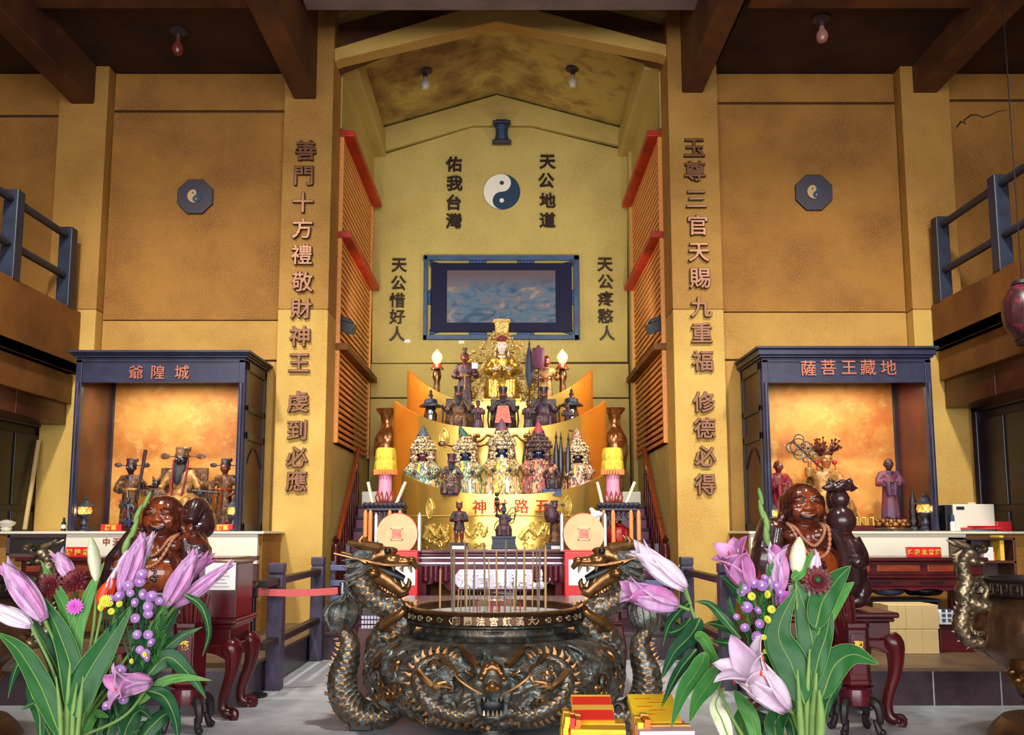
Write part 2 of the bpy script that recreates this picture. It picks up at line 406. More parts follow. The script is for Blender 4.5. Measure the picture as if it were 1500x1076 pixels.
M['petal'] = mat('lilac_lily_petal', h(204,164,200), .5, 0, h(178,124,178), 14, (.42, .62), sss=.15, stretch=(3, 3, .5))
M['petal_d'] = mat('deep_pink_lily_petal', h(190,112,172), .5, 0, h(212,156,200), 14, (.42, .62), sss=.15)
M['petal_w'] = mat('blush_white_petal', h(228,206,224), .5, 0, h(206,160,200), 8, (.45, .65), sss=.15)
M['mum'] = mat('mauve_daisy_petal', h(168,124,188), .55, 0, h(150,100,172), 30, (.4, .6))
M['mum_c'] = mat('pale_daisy_eye', h(216,190,216), .6)
M['mum_y'] = mat('yellow_button_bloom', h(232,222,62), .55, 0, h(198,200,60), 30, (.4, .6))
M['maroon'] = mat('maroon_carnation', h(110,20,30), .55, 0, h(78,14,26), 30, (.4, .6))
M['magenta'] = mat('magenta_bloom', h(206,92,196), .5)
M['orange'] = mat('flame_orange_bract', h(228,74,24), .4, 0, h(196,52,22), 12, (.4, .6))
M['glass'] = mat('clear_vase_glass', (.92, .96, .94), .03, trans=1)
M['sheen'] = mat('pearl_inlay', h(206,200,224), .22, .1)
M['stick_red'] = mat('dark_red_divination_stick', h(120,44,44), .5, 0, h(84,30,36), 20, (.4, .6))
M['relief'] = mat('gold_relief', h(232,200,104), .32, .5)
M['cloth_p'] = mat('dark_purple_cloth', h(58,36,70), .6)
M['greybag'] = mat('grey_plastic_bag', h(120,136,156), .35, 0, h(90,104,124), 6, (.4, .65))
M['lantern_r'] = mat('red_silk_lantern', h(150,24,32), .4, 0, h(190,54,44), 9, (.5, .6))
M['gate'] = mat('blue_grey_gate_paint', h(84,92,132), .45)
M['lantern_d'] = mat('dark_red_lantern_silk', h(58,26,34), .4, 0, h(110,30,48), 7, (.52, .6))
M['beam_g'] = mat('grey_lilac_beam', h(150,138,140), .6, 0, h(120,108,112), 1.2, (.38, .66), .2, 90, .3)
M['apse_ceil'] = mat('smoke_stained_plaster', h(196,172,96), .65, 0, h(118,86,54), .8, (.44, .62), .3, 120, .3, col3=h(150,116,70), scale3=3, mix3=(.5, .7))
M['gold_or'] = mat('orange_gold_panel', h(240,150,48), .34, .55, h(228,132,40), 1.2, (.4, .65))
# ================================================================ the hall
YP, YW, YB = 12.7, 12.9, 16.7          # pillar fronts, wall panels, back wall of the apse
PLZ = .34                               # platform height
XO_L0, XO_L1 = Xp(75,340,YP), Xp(147,340,YP)
XO_R0, XO_R1 = Xp(1330,320,YP), Xp(1402,320,YP)
XI_L0, XI_L1 = Xp(404,560,YP), Xp(478,560,YP)
XI_R0, XI_R1 = Xp(988,560,YP), Xp(1063,560,YP)
ZC = Zp(107, YW)                        # side-bay ceiling
XSIDE = 7.9
def struct(mb, name, m, bevel=0, smooth=False):
    o = mb.build(name, m, None, smooth, bevel); o['kind'] = 'structure'; return o
struct(MB().box(-XSIDE, XSIDE, -4, YP+.3, -.2, 0), 'floor', M['floor'])
# back wall panels of the side bays (beside the apse)
def bay_wall(name, x0, x1, pys):
    z1, za, zb, zc2 = pys
    mb = MB(); g = .02
    mb.box(x0, x1, YW+.05, YW+.35, 0, ZC+1.2, 1)
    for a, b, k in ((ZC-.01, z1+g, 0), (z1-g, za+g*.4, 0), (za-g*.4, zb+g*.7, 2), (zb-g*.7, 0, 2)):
        mb.box(x0+.012, x1-.012, YW, YW+.06, b, a, k)
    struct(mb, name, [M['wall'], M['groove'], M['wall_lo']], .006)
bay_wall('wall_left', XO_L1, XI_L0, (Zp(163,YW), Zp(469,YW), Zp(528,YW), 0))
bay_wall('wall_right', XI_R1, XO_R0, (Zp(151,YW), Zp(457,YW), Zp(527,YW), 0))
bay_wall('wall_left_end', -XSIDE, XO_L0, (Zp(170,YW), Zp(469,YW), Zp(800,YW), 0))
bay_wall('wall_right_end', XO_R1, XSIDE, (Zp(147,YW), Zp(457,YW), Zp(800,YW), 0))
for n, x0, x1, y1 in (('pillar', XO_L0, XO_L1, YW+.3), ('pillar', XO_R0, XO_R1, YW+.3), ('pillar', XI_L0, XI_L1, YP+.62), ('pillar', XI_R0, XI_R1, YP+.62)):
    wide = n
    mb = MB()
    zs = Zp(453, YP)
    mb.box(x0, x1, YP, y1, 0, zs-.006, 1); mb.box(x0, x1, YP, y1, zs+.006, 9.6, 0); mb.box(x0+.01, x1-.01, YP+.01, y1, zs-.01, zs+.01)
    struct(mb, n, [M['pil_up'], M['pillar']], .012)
# crack in the end wall: dark hairline with a thickness of its own
pts = [(1401,186),(1408,178),(1414,181),(1412,176),(1422,169),(1430,168),(1440,172),(1452,168),(1462,163),(1475,161)]
mb = MB(); mb.tube([at(x, y, YW-.003) for x, y in pts], [.012,.016,.014,.01,.014,.012,.012,.008,.007,.004], 5)
struct(mb, 'trim_1', M['groove'])
# ceiling: side bays flat, central bay higher
mb = MB(); mb.box(-XSIDE, XI_L0, -4, YW+.3, ZC, ZC+.2); mb.box(XI_R1, XSIDE, -4, YW+.3, ZC, ZC+.2)
mb.box(XI_L0, XI_R1, -4, YP, 9.4, 9.6)
struct(mb, 'ceiling', M['ceil'])
def beam(px0, px1, py, deep, name='beam', m=None):
    z = Zp(py, YP); x0, x1 = Xp(px0, py, YP), Xp(px1, py, YP)
    struct(MB().box(x0, x1, -3.9, YP+.02, z, z+deep), name, m or M['beam'], .02)
beam(104, 138, 152, 1.0); beam(1338, 1373, 136, 1.0)
beam(430, 463, 145, 1.75); beam(999, 1030, 136, 1.75)
# cross beam in front of the apse gable
yb = 11.4; mb = MB(); z = Zp(-6, yb)
mb.box(Xp(440,12,yb), Xp(1042,12,yb), yb, yb+.35, z, z+.7); struct(mb, 'beam', M['beam_g'], .02)
# purlins in the side bays
for x0, x1 in ((XO_L1-.2, XI_L0), (XI_R1, XO_R0+.2)):
    struct(MB().box(x0, x1, 10.75, 11.0, ZC-.12, ZC+.02), 'beam', M['beam'], .01)
# ---- apse
YL = YP+.62
AXL, AXR = Xp(545, 450, YB), Xp(919, 450, YB)
AXLf, AXRf = XI_L1+.02, XI_R0-.02
zr = Zp(140, YB); xr = Xp(727, 140, YB)
ze = Zp(189, YB); zef = ze
mb = MB()
def apse_roof(u, v):    # u across, v depth
    y = YP+.05+(YB-YP)*v
    if u < .5: x = -2.9+(xr+2.9)*u*2; z = ze-.12+(zr-ze+.12)*u*2
    else: x = xr+(2.75-xr)*(u-.5)*2; z = zr+(ze-.12-zr)*(u-.5)*2
    return (x, y, z)
mb.grid(apse_roof, 2, 6, thick=-.15)
struct(mb, 'ceiling_apse', M['apse_ceil'])
# back wall with stepped band under the roof and two joints
mb = MB()
mb.box(-3.2, 3.2, YB+.04, YB+.3, 0, 10.2, 1)
b1 = [(545,195),(728,142),(919,193),(919,221),(905,215),(778,186),(692,186),(558,225),(545,231)]
mb.prism([(at(x, y, YB).x, at(x, y, YB).z) for x, y in b1], YB-.1, YB+.05)
main = [(545,232),(692,187),(778,187),(919,222),(919,530),(545,532)]
mb.prism([(at(x, y, YB).x, at(x, y, YB).z) for x, y in main], YB-.03, YB+.06)
for a, b in ((533,582),(584,775),(776,980)):
    mb.box(AXL, AXR, YB-.03, YB+.06, Zp(b, YB), Zp(a, YB))
struct(mb, 'wall_back', [M['apse'], M['groove']], .012)
# corner pilasters of the apse
for x0, x1 in ((Xp(533,450,YB)-.1, AXL-.03), (AXR+.03, Xp(931,450,YB)+.1)):
    struct(MB().box(x0, x1, YB-.28, YB+.1, 0, ze+.05), 'trim_2', M['apse'], .012)
# gable at the apse mouth: stepped bargeboard
zf = lambda py: Zp(py, YP)
mb = MB()
outer = [(488,66),(558,10),(905,10),(975,58)]
inner = [(972,76),(905,34),(727,20),(560,38),(492,82)]
mb.prism([(at(x, y, YP).x, at(x, y, YP).z) for x, y in [(478,71),(674,11),(785,11),(985,64),(985,82),(968,76),(727,28),(497,83),(478,90)]], YP+.06, YP+.32)
struct(mb, 'trim_3', M['pillar'], .012)
mb = MB(); mb.prism([(at(x, y, YP).x, at(x, y, YP).z) for x, y in [(478,90),(478,-40),(985,-40),(985,80),(785,13),(674,13)]], YP+.33, YP+.5)
struct(mb, 'wall_gable', M['beam'])
# eave plates along both apse sides, above the louvres
for sx, x in ((-1, AXLf), (1, AXRf)):
    xx = Xp(522 if sx < 0 else 943, 200, 15.0)
    mb = MB()
    x0, x1 = (x-.1, x+.22) if sx < 0 else (x-.22, x+.1)
    mb.box(x0, x1, YL, YB, Zp(190, YB)-.55, 9.0)
    struct(mb, 'beam', M['apse'], .012)
    up = MB(); up.box(*((x-.3, x) if sx < 0 else (x, x+.3)), YL-.01, YB, 7.62, 9.3); struct(up, 'wall_apse_upper_left' if sx < 0 else 'wall_apse_upper_right', M['apse'])
    w = MB(); x0, x1 = (x-.5, x-.3) if sx < 0 else (x+.3, x+.5)
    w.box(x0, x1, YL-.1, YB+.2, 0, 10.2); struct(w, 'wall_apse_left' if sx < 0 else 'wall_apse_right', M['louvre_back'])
    lo = MB(); x0, x1 = (x-.32, x-.02) if sx < 0 else (x+.02, x+.32)
    lo.box(x0, x1, YL-.02, YB, 0, Zp(655,13.9)); struct(lo, 'wall_apse_dado_left' if sx < 0 else 'wall_apse_dado_right', M['apse'])
# hall sides: balcony front, lower wall, doors
for sx in (-1, 1):
    if sx < 0: P = lambda x, y: at(x, y, YP-.02); bx = P(116, 500).x; zt, zm, zb = P(116,457).z, P(116,548).z, P(105,622).z; xin = Xp(66,700,YW)
    else: P = lambda x, y: at(x, y, YP-.02); bx = P(1367, 500).x; zt, zm, zb = P(1364,447).z, P(1375,514).z, P(1383,598).z; xin = Xp(1427,700,YW)
    o = .25*sx
    side = 'left' if sx < 0 else 'right'
    def bx_(mb, xa, xb, ya, yb_, za, zb_, m=0):
        mb.box(min(xa, xb), max(xa, xb), ya, yb_, za, zb_, m)
    mb = MB(); bx_(mb, bx, bx+sx*.9, -3.9, YP-.02, zm, zt); bx_(mb, bx-sx*.0, bx+sx*3, -3.9, YP-.02, zm, zm+.15)
    struct(mb, 'wall_balcony_'+side, M['bal'], .01)
    mb = MB(); bx_(mb, bx+sx*.12, bx+sx*.8, -3.9, YP-.03, zb, zm-.02, 0)
    for i in range(1, 9): bx_(mb, bx+sx*.11, bx+sx*.13, YP-1.35*i, YP-1.35*i+.02, zb, zm-.3, 1)
    bx_(mb, bx+sx*.06, bx+sx*.2, -3.9, YP-.03, zm-.42, zm-.02, 2)
    struct(mb, 'wall_lintel_'+side, [M['umber'], M['groove'], M['bal']], .006)
    w = MB(); bx_(w, sx*XSIDE, sx*(XSIDE+.2), -4, YW+.3, 0, ZC+.2); struct(w, 'wall_side_'+side, M['wall'])
    # dark timber doors under the balcony, standing just behind the lintel line
    for k in range(3):
        y1 = YW-.02-k*1.62; xd = xin
        d = empty('door_%d' % (k+1 if sx < 0 else k+4), (xd, y1-.8, PLZ)); d['kind'] = 'structure'
        fr = MB(); H = zb-PLZ+.1
        bx_(fr, 0, sx*.14, -.8, -.68, 0, H); bx_(fr, 0, sx*.14, .68, .8, 0, H); bx_(fr, 0, sx*.14, -.8, .8, H-.14, H)
        fr.build('door_frame', M['navy_dk'], d, False, .012)
        pn = MB(); bx_(pn, sx*.05, sx*.1, -.68, .68, 0, H-.14)
        for za, zb2 in ((.1, 1.0), (1.08, 1.5), (1.58, H-.25)):
            bx_(pn, sx*.025, sx*.06, -.62, -.04, za, zb2); bx_(pn, sx*.025, sx*.06, .04, .62, za, zb2)
        pn.build('door_panel', M['dark'] if sx < 0 else M['navy_dk'], d, False, .012)
# ---- raised platforms either side of the sunken middle
YF, YK = fl(1400,1033).y, fl(545,966).y
XPL, XPR = -2.43, 2.32
for sx, xe in ((-1, XPL), (1, XPR)):
    side = 'left' if sx < 0 else 'right'
    mb = MB(); x0, x1 = (-XSIDE, xe) if sx < 0 else (xe, XSIDE)
    mb.box(x0, x1, YF, YP+.2, 0, PLZ-.03, 0); 
    e = .03
    mb.box(x0, x1+(e if sx < 0 else 0), YF-e, YP+.2, PLZ-.03, PLZ, 2) if sx < 0 else mb.box(x0-e, x1, YF-e, YP+.2, PLZ-.03, PLZ, 2)
    for i in range(12):
        xx = (xe-.6-i*.62) if sx < 0 else (xe+.35+i*.62)
        mb.box(xx, xx+.012, YF-.004, YF+.01, 0, PLZ-.03, 1)
    struct(mb, 'floor_platform_'+side, [M['kerb'], M['grout'], M['terrace']])
mb = MB(); mb.box(XPL, XPR, YK, YB, 0, PLZ-.03, 0); mb.box(XPL, XPR, YK-.03, YB, PLZ-.03, PLZ, 0)
struct(mb, 'floor_platform_middle', M['kerb'])
# ================================================================ fixtures on walls, rails, louvres
SIDE = {-1: 'three-character shrine', 1: 'five-character shrine'}
ORD = ['uppermost', 'second from the top', 'third from the top', 'fourth from the top', 'fifth from the top', 'sixth from the top', 'middle one, seventh down',
       'sixth from the bottom', 'fifth from the bottom', 'fourth from the bottom', 'third from the bottom', 'second from the bottom', 'lowest']
def column(chars, pts, Y, size_px, what, grp, face, bold, depth=.035, bev=.005):
    n = len(chars)
    for i, (c, (px, py)) in enumerate(zip(chars, pts)):
        s = size_px*Sp(py, Y)
        loc = at(px, py, Y); loc.y = Y-depth/2-bev-.001
        me = glyph(c, s*1.0, depth, bold*s, bev); me.materials.clear(); me.materials.append(M['char']); me.materials.append(face)
        me.polygons.foreach_set('material_index', [1 if p.normal.y < -.9 else 0 for p in me.polygons])
        me.name = 'sign_character'
        o = bpy.data.objects.new('sign_character', me); COL.objects.link(o); o.location = loc
        o.rotation_euler = (0, 0, 0)
        od = ORD[i] if i < 4 and n > 6 else None
        if n > 6: od = ORD[i]
        else: od = ['uppermost', 'second from the top', 'middle' if n == 5 else 'second from the bottom', 'second from the bottom' if n == 5 else 'lowest', 'lowest'][i]
        tag(o, 'raised bronze character %s, %s %s' % (c, od, what), 'character', grp)
PL = [(449,222),(446,259),(445,298),(444,336),(443,374),(444,414),(442,453),(440,493),(439,532),(438,589),(436,630),(436,669),(435,704)]
PR = [(1016,218),(1017,252),(1019,293),(1021,331),(1023,371),(1024,409),(1026,451),(1027,488),(1028,529),(1030,589),(1031,627),(1032,668),(1032,709)]
column('善門十方禮敬財神王虔到必應', PL, YP, 32, 'on the pillar by the three-character shrine', 'characters on the pillar by the three-character shrine', M['char_face'], .006, .05, .007)
column('玉尊三官天賜九重福修德必得', PR, YP, 32, 'on the pillar by the five-character shrine', 'characters on the pillar by the five-character shrine', M['char_face'], .006, .05, .007)
YBf = YB-.03
column('佑我台灣', [(665,241),(666,269),(665,297),(665,324)], YBf, 24, 'in the column ending 灣 beside the big yin-yang', 'upper back wall inscription', M['char'], .008)
column('天公地道', [(802,238),(800,265),(802,294),(802,323)], YBf, 24, 'in the column ending 道 beside the big yin-yang', 'upper back wall inscription', M['char'], .008)
column('天公惜好人', [(585,389),(584,415),(582,440),(582,464),(582,489)], YBf, 23, 'in the column with 惜 beside the blue-framed picture', 'lower back wall inscription', M['char'], .004)
column('天公疼憨人', [(886,388),(887,413),(887,438),(887,463),(889,488)], YBf, 23, 'in the column with 疼 beside the blue-framed picture', 'lower back wall inscription', M['char'], .004)
def taiji(parent, r, dark, lite, y, flip=1, rz=0.0):
    """yin-yang disc facing -y in parent space; the pale half bulges at the top"""
    R = Matrix.Rotation(rz, 3, 'Y')
    d = MB(); d.prism([(r*cos(a), r*sin(a)) for a in [2*pi*i/48 for i in range(48)]], y-.012, y); d.build('dark_half', dark, parent, False)
    p = []
    q = 24; r2 = r*.985
    p += [(r2*cos(a), r2*sin(a)) for a in [pi/2+pi*i/q for i in range(q+1)]]                       # outer left arc, top to bottom
    p += [(r2/2*cos(a), -r2/2+r2/2*sin(a)) for a in [-pi/2-pi*i/q for i in range(1, q+1)]]         # lower bite
    p += [(r2/2*cos(a), r2/2+r2/2*sin(a)) for a in [-pi/2+pi*i/q for i in range(1, q)]]            # upper bulge
    w = MB(); w.prism(p, y-.018, y-.008, M=R); w.build('pale_half', lite, parent, False)
    for c, z, m in (('eye', r2/2, dark), ('eye', -r2/2, lite)):
        e = MB(); e.prism([(r*.12*cos(a), z+r*.12*sin(a)) for a in [2*pi*i/20 for i in range(20)]], y-.022, y-.006, M=R); e.build(c, m, parent, False)
c = at(735, 281, YBf-.001)
t = empty('yin_yang_emblem', c, 'large white and dark blue yin-yang disc high on the back wall', 'emblem')
taiji(t, 27*Sp(281, YB), M['taiji_b'], M['taiji_w'], 0)
for px, py, r, s in ((287,289,28,-1), (1191,283,29,1)):
    c = at(px, py, YW); R = r*Sp(py, YW)
    t = empty('octagonal_plaque', c, 'dark octagonal plaque with small yin-yang on the wall above the %s' % SIDE[s], 'plaque', 'octagonal yin-yang plaques')
    mb = MB(); mb.prism([(R*cos(pi/8+pi*i/4), R*sin(pi/8+pi*i/4)) for i in range(8)], -.05, 0); mb.build('plate', M['oct'], t, False, .008)
    taiji(t, R*.37, M['taiji_b'], M['tan'], -.05, rz=-.5)
# blue framed picture
Yf = YB-.04
f = empty('framed_picture', at(734, 436, Yf), 'blue fretwork frame with dark mat and faded cloud painting on the back wall', 'picture')
L_ = lambda px, py: (at(px, py, Yf)-f.location)
mb = MB()
def rect(mb, x0, y0, x1, y1, a, b, m=0):
    p, q = L_(x0, y1), L_(x1, y0); mb.box(p.x, q.x, a, b, p.z, q.z, m)
rect(mb, 620, 375, 848, 382, -.07, 0); rect(mb, 620, 491, 848, 498, -.07, 0); rect(mb, 620, 375, 627, 498, -.07, 0); rect(mb, 841, 375, 848, 498, -.07, 0)
mb.build('frame', M['blue'], f, False, .008)
mb = MB()
for x in (700, 770):
    for y in (384, 489):
        c = L_(x, y); s_ = Sp(y, Yf)
        for k in (-9, -4.5, 0, 4.5, 9): mb.ell((c.x+k*s_, -.03, c.z), (3.6*s_, .025, 3.4*s_), nu=8, nv=6)
for x in (629, 839):
    for y in (436,):
        c = L_(x, y); s_ = Sp(y, Yf)
        for k in (-8, -4, 0, 4, 8): mb.ell((c.x, -.03, c.z+k*s_), (2.6*s_, .025, 3.2*s_), nu=8, nv=6)
for x, dx in ((631, 1), (837, -1)):
    for y, dy in ((387, 1), (486, -1)):
        c = L_(x, y); s_ = Sp(y, Yf)
        for k in range(5): mb.ell((c.x+dx*k*2.6*s_, -.03, c.z), (2.2*s_, .025, (5-k*.7)*s_), nu=8, nv=6)
mb.build('fretwork', M['blue'], f)
mb = MB(); rect(mb, 631, 387, 837, 487, -.09, -.02); mb.build('mat_board', M['navy_mat'], f, False, .01)
m = bpy.data.materials.new('faded_cloud_painting'); m.use_nodes = True; nt = m.node_tree; N = nt.nodes; Lk = nt.links
b = N['Principled BSDF']; b.inputs['Roughness'].default_value = .6; b.inputs['Specular IOR Level'].default_value = .2
tc = N.new('ShaderNodeTexCoord'); mp = N.new('ShaderNodeMapping'); mp.inputs['Scale'].default_value = (1.1, 1, 2.2); Lk.new(tc.outputs['Object'], mp.inputs['Vector'])
n1 = N.new('ShaderNodeTexNoise'); n1.inputs['Scale'].default_value = 2.2; n1.inputs['Detail'].default_value = 7; n1.inputs['Distortion'].default_value = 1.6; Lk.new(mp.outputs['Vector'], n1.inputs['Vector'])
rp = N.new('ShaderNodeValToRGB'); e = rp.color_ramp.elements
e[0].position = .32; e[0].color = h(60, 86, 114); e[1].position = .68; e[1].color = h(150, 140, 136)
q = e.new(.5); q.color = h(92, 116, 142); q = e.new(.58); q.color = h(118, 112, 120)
Lk.new(n1.outputs['Fac'], rp.inputs[0])
sx_ = N.new('ShaderNodeSeparateXYZ'); Lk.new(tc.outputs['Object'], sx_.inputs[0])
mr = N.new('ShaderNodeMapRange'); mr.inputs['From Min'].default_value = .12; mr.inputs['From Max'].default_value = .42; Lk.new(sx_.outputs['Z'], mr.inputs['Value'])
mx = N.new('ShaderNodeMix'); mx.data_type = 'RGBA'; Lk.new(mr.outputs[0], mx.inputs[0]); Lk.new(rp.outputs[0], mx.inputs[6]); mx.inputs[7].default_value = h(104, 88, 96)
Lk.new(mx.outputs[2], b.inputs['Base Color'])
mb = MB(); rect(mb, 655, 398, 813, 474, -.1, -.085); mb.build('painting', m, f, False)
# pale paper tag beside the picture, and one below
for (x0, y0, x1, y1), lb in (((592,497,601,502), 'small pale paper tag under the 惜 column on the back wall'), ((672,499,680,503), 'small pale paper tag under the blue-framed picture')):
    p, q = at(x0, y1, YBf), at(x1, y0, YBf); mb = MB(); mb.box(0, q.x-p.x, -.012, 0, 0, q.z-p.z); tag(mb.build('paper_tag', M['paper'], None, False, loc=(p.x, YBf, p.z)), lb, 'tag')
# blue spool-shaped wall lamp below the ridge
c = at(735, 196, YB-.1); s_ = Sp(196, YB)
t = empty('wall_lamp', c, 'dark blue carved bracket lamp under the roof ridge', 'lamp')
mb = MB(); mb.prism([(x*s_, z*s_) for x, z in ((-11,13),(11,13),(9,6),(8,0),(9,-8),(12,-14),(-12,-14),(-9,-8),(-8,0),(-9,6))], -.12, 0); mb.build('body', M['rail'], t, False, .02)
mb = MB(); mb.box(-13*s_, 13*s_, -.16, 0, 12*s_, 16*s_); mb.box(-14*s_, 14*s_, -.16, 0, -17*s_, -13.5*s_); mb.box(-8*s_, 8*s_, -.14, 0, 15*s_, 18*s_); mb.build('cap', M['rail'], t, False, .015)
mb = MB(); mb.box(-4*s_, 4*s_, -.14, -.1, -11*s_, 11*s_); mb.box(-7*s_, 7*s_, -.13, -.1, 4*s_, 8*s_); mb.build('panel', M['blue'], t, False, .01)
# ---------------- bulbs on the ceilings
def bulb(loc, k, label, glassm, flush=True):
    t = empty('ceiling_bulb', loc, label, 'bulb', 'bare ceiling bulbs')
    mb = MB(); mb.lathe([(.01, 0), (.2*k, 0), (.2*k, -.04*k), (.07*k, -.09*k), (.06*k, -.2*k), (.01, -.2*k)], n=16); mb.build('socket', M['rust'], t)
    mb = MB(); mb.lathe([(.005, -.2*k), (.05*k, -.2*k), (.06*k, -.26*k), (.12*k, -.36*k), (.13*k, -.44*k), (.09*k, -.53*k), (.004, -.56*k)], n=16); mb.build('glass', glassm, t)
glassw = mat('frosted_bulb_glass', h(214,214,206), .15, spec=.8)
def roof_z(x, y):
    return zr-(zr-ze+.12)*abs(x-xr)/(xr+2.9 if x < xr else 2.75-xr)
for px, py, lb in ((623,103,'bare bulb in dark socket on the apse ceiling, over the column ending 灣'), (839,100,'bare bulb in dark socket on the apse ceiling, over the column ending 道')):
    Y = 13.0
    while Y < 16.5 and at(px, py, Y).z < roof_z(at(px, py, Y).x, Y): Y += .01
    bulb(at(px, py, Y), .62, lb, glassw)
bulb(fl(262, 45, ZC), .62, 'dim reddish bulb on dark ceiling above the plaque over the three-character shrine', mat('dusty_red_bulb', h(120,52,46), .2))
bulb(fl(1203, 26, ZC), .62, 'dim pinkish bulb on dark ceiling above the plaque over the five-character shrine', mat('dusty_pink_bulb', h(170,120,110), .2))
# ---------------- balcony railings
for s in (-1, 1):
    bx = at(116 if s < 0 else 1367, 500, YP).x+s*.07
    def onp(px, py):       # where the pixel's ray meets the rail's plane x = bx
        d = ray(px, py); k = bx/d[0]; return Vector((bx, d[1]*k, EYE+d[2]*k))
    zt = at(116 if s < 0 else 1364, 457 if s < 0 else 447, YP).z
    posts = [(101, 335), (22, 284)] if s < 0 else [(1376, 320), (1461, 262)]
    t = empty('balcony_railing', (bx, YP-.5, zt), 'dark blue metal railing on the balcony beside the %s' % SIDE[s], 'railing', 'balcony railings')
    ps = [onp(x, y) for x, y in posts]; ys = [p.y for p in ps]; ztop = sum(p.z for p in ps)/2
    stepy = ys[0]-ys[1]
    for i in range(5):
        y = ys[0]-i*stepy
        mb = MB(); mb.box(-.09, .09, -.085, .085, -.02, ztop-zt+.02); mb.build('post', M['rail'], t, False, .012).location = (0, y-t.location.y, 0)
    for z in (ztop-.1, zt+.42):
        mb = MB(); mb.tube([(0, -6.5, z-zt), (0, ys[0]-t.location.y, z-zt)], .05, 10); mb.build('rail', M['rail'], t)
# ---------------- louvre screens, ledges, floodlights, stairs
Z1, Z2, Z3, Z4 = 7.6, 6.02, 4.32, 2.85
for s in (-1, 1):
    xf = AXLf if s < 0 else AXRf; xin = -s
    nm = SIDE[s]
    for za, zb, nme, mled, wd in ((Z2, Z1, 'uppermost', 'ledge', .16), (Z3, Z2, 'middle', 'ledge', .14), (Z4, Z3, 'lowest', 'bal', .13)):
        t = empty('louvre_screen', (xf, YL+.02, za), 'orange slatted louvre screen, %s of three, in the apse wall towards the %s' % (nme, nm), 'louvre', 'louvre screens of the apse')
        mb = MB(); H = zb-za; n = int(H/.098)
        for i in range(n):
            z = .05+i*(H-.06)/n
            R = Matrix.Rotation(s*-.15, 3, 'Y')
            mb.box(-.016, .016, .02, YB-.3-YL, z-.022, z+.026, M=R, c=(0, 0, z))
        mb.build('slats', M['louvre'], t, False)
        for y in (.0, YB-.34-YL):
            mb = MB(); mb.box(-.035, .035, y, y+.06, .0, H-.1); mb.build('stile', M['louvre'], t, False, .008)
        mb = MB(); mb.box(min(0, xin*wd)-.03, max(0, xin*wd)+.03, -.02, YB-.28-YL, H-.1, H); mb.build('ledge', M[mled], t, False, .01)
    # floodlight
    c = at(507 if s < 0 else 960, 479, 13.55)
    t = empty('floodlight', c, 'black floodlight bracketed to the louvres towards the %s' % nm, 'floodlight', 'apse floodlights')
    R = Matrix.Rotation(s*-.35, 3, 'Y') @ Matrix.Rotation(.15, 3, 'X')
    mb = MB(); mb.cbox((0, 0, 0), (.27, .2, .16), R)
    for k in range(5): mb.cbox((0, -.1+.05*k, .1), (.2, .015, .06), R)
    mb.build('housing', M['black'], t, False, .02)
    mb = MB(); mb.cbox((-s*.1, .06, -.06), (.02, .18, .12), R); mb.build('lens', M['metal'], t, False)
    mb = MB(); mb.tube([(s*.02, 0, 0), (s*.14, .02, -.05), (xf-c.x, .02, -.04)], .022, 8); mb.build('bracket', M['black'], t)
    # stairs climbing beside the altar
    xa, xb = (-2.41, -1.8) if s < 0 else (1.63, 2.24)
    t = empty('staircase', ((xa+xb)/2, 13.4, PLZ), 'plum stepped staircase climbing to the vases, on the side of the %s' % nm, 'staircase', 'altar staircases')
    hw = (xb-xa)/2; n = 9; rise, run = .182, .2
    st = MB(); tr = MB()
    for i in range(n):
        st.box(-hw, hw, i*run, n*run+1.05, i*rise, (i+1)*rise-.035); tr.box(-hw, hw, i*run-.025, (i+1)*run if i < n-1 else n*run+1.05, (i+1)*rise-.035, (i+1)*rise)
    st.build('riser_block', mat('plum_step_tile', h(116,62,92), .35), t, False, .006); tr.build('treads', M['navy_dk'], t, False, .006)
    mb = MB(); mb.box(-.15, .15, 0, .3, 0, .235)
    b = mb.build('cream_box', M['white'], None, False, .01, loc=(xa+.2 if s < 0 else xb-.2, 13.4+n*run-.12, PLZ+n*rise)); tag(b, 'cream box with pale panel at the stair head towards the %s' % nm, 'box', 'stair head boxes')
    r = empty('stair_handrail', (xa-.035 if s < 0 else xb+.035, 13.4, PLZ), 'dark red turned baluster handrail of the stair towards the %s' % nm, 'handrail', 'stair handrails')
    mb = MB(); mb.tube([(0, -.1, .95), (0, n*run, .95+n*rise)], .045, 8); mb.build('rail', M['red_br'], r)
    for i in range(n):
        bz = i*rise+.04; y = i*run+.12
        pr = [(.02, 0), (.03, .03), (.018, .12), (.034, .3), (.02, .5), (.03, .62), (.018, .7), (.022, .92)]
        mb = MB(); mb.lathe([(a, bz+z) for a, z in pr], (0, y, 0), 10); mb.build('baluster', M['red_lac'], r)
    mb = MB(); mb.lathe([(.06, 0), (.06, .1), (.045, .14), (.05, .6), (.06, 1.0), (.03, 1.06), (.05, 1.12), (.005, 1.18)], (0, -.08, 0), 12); mb.build('newel', M['red_lac'], r)
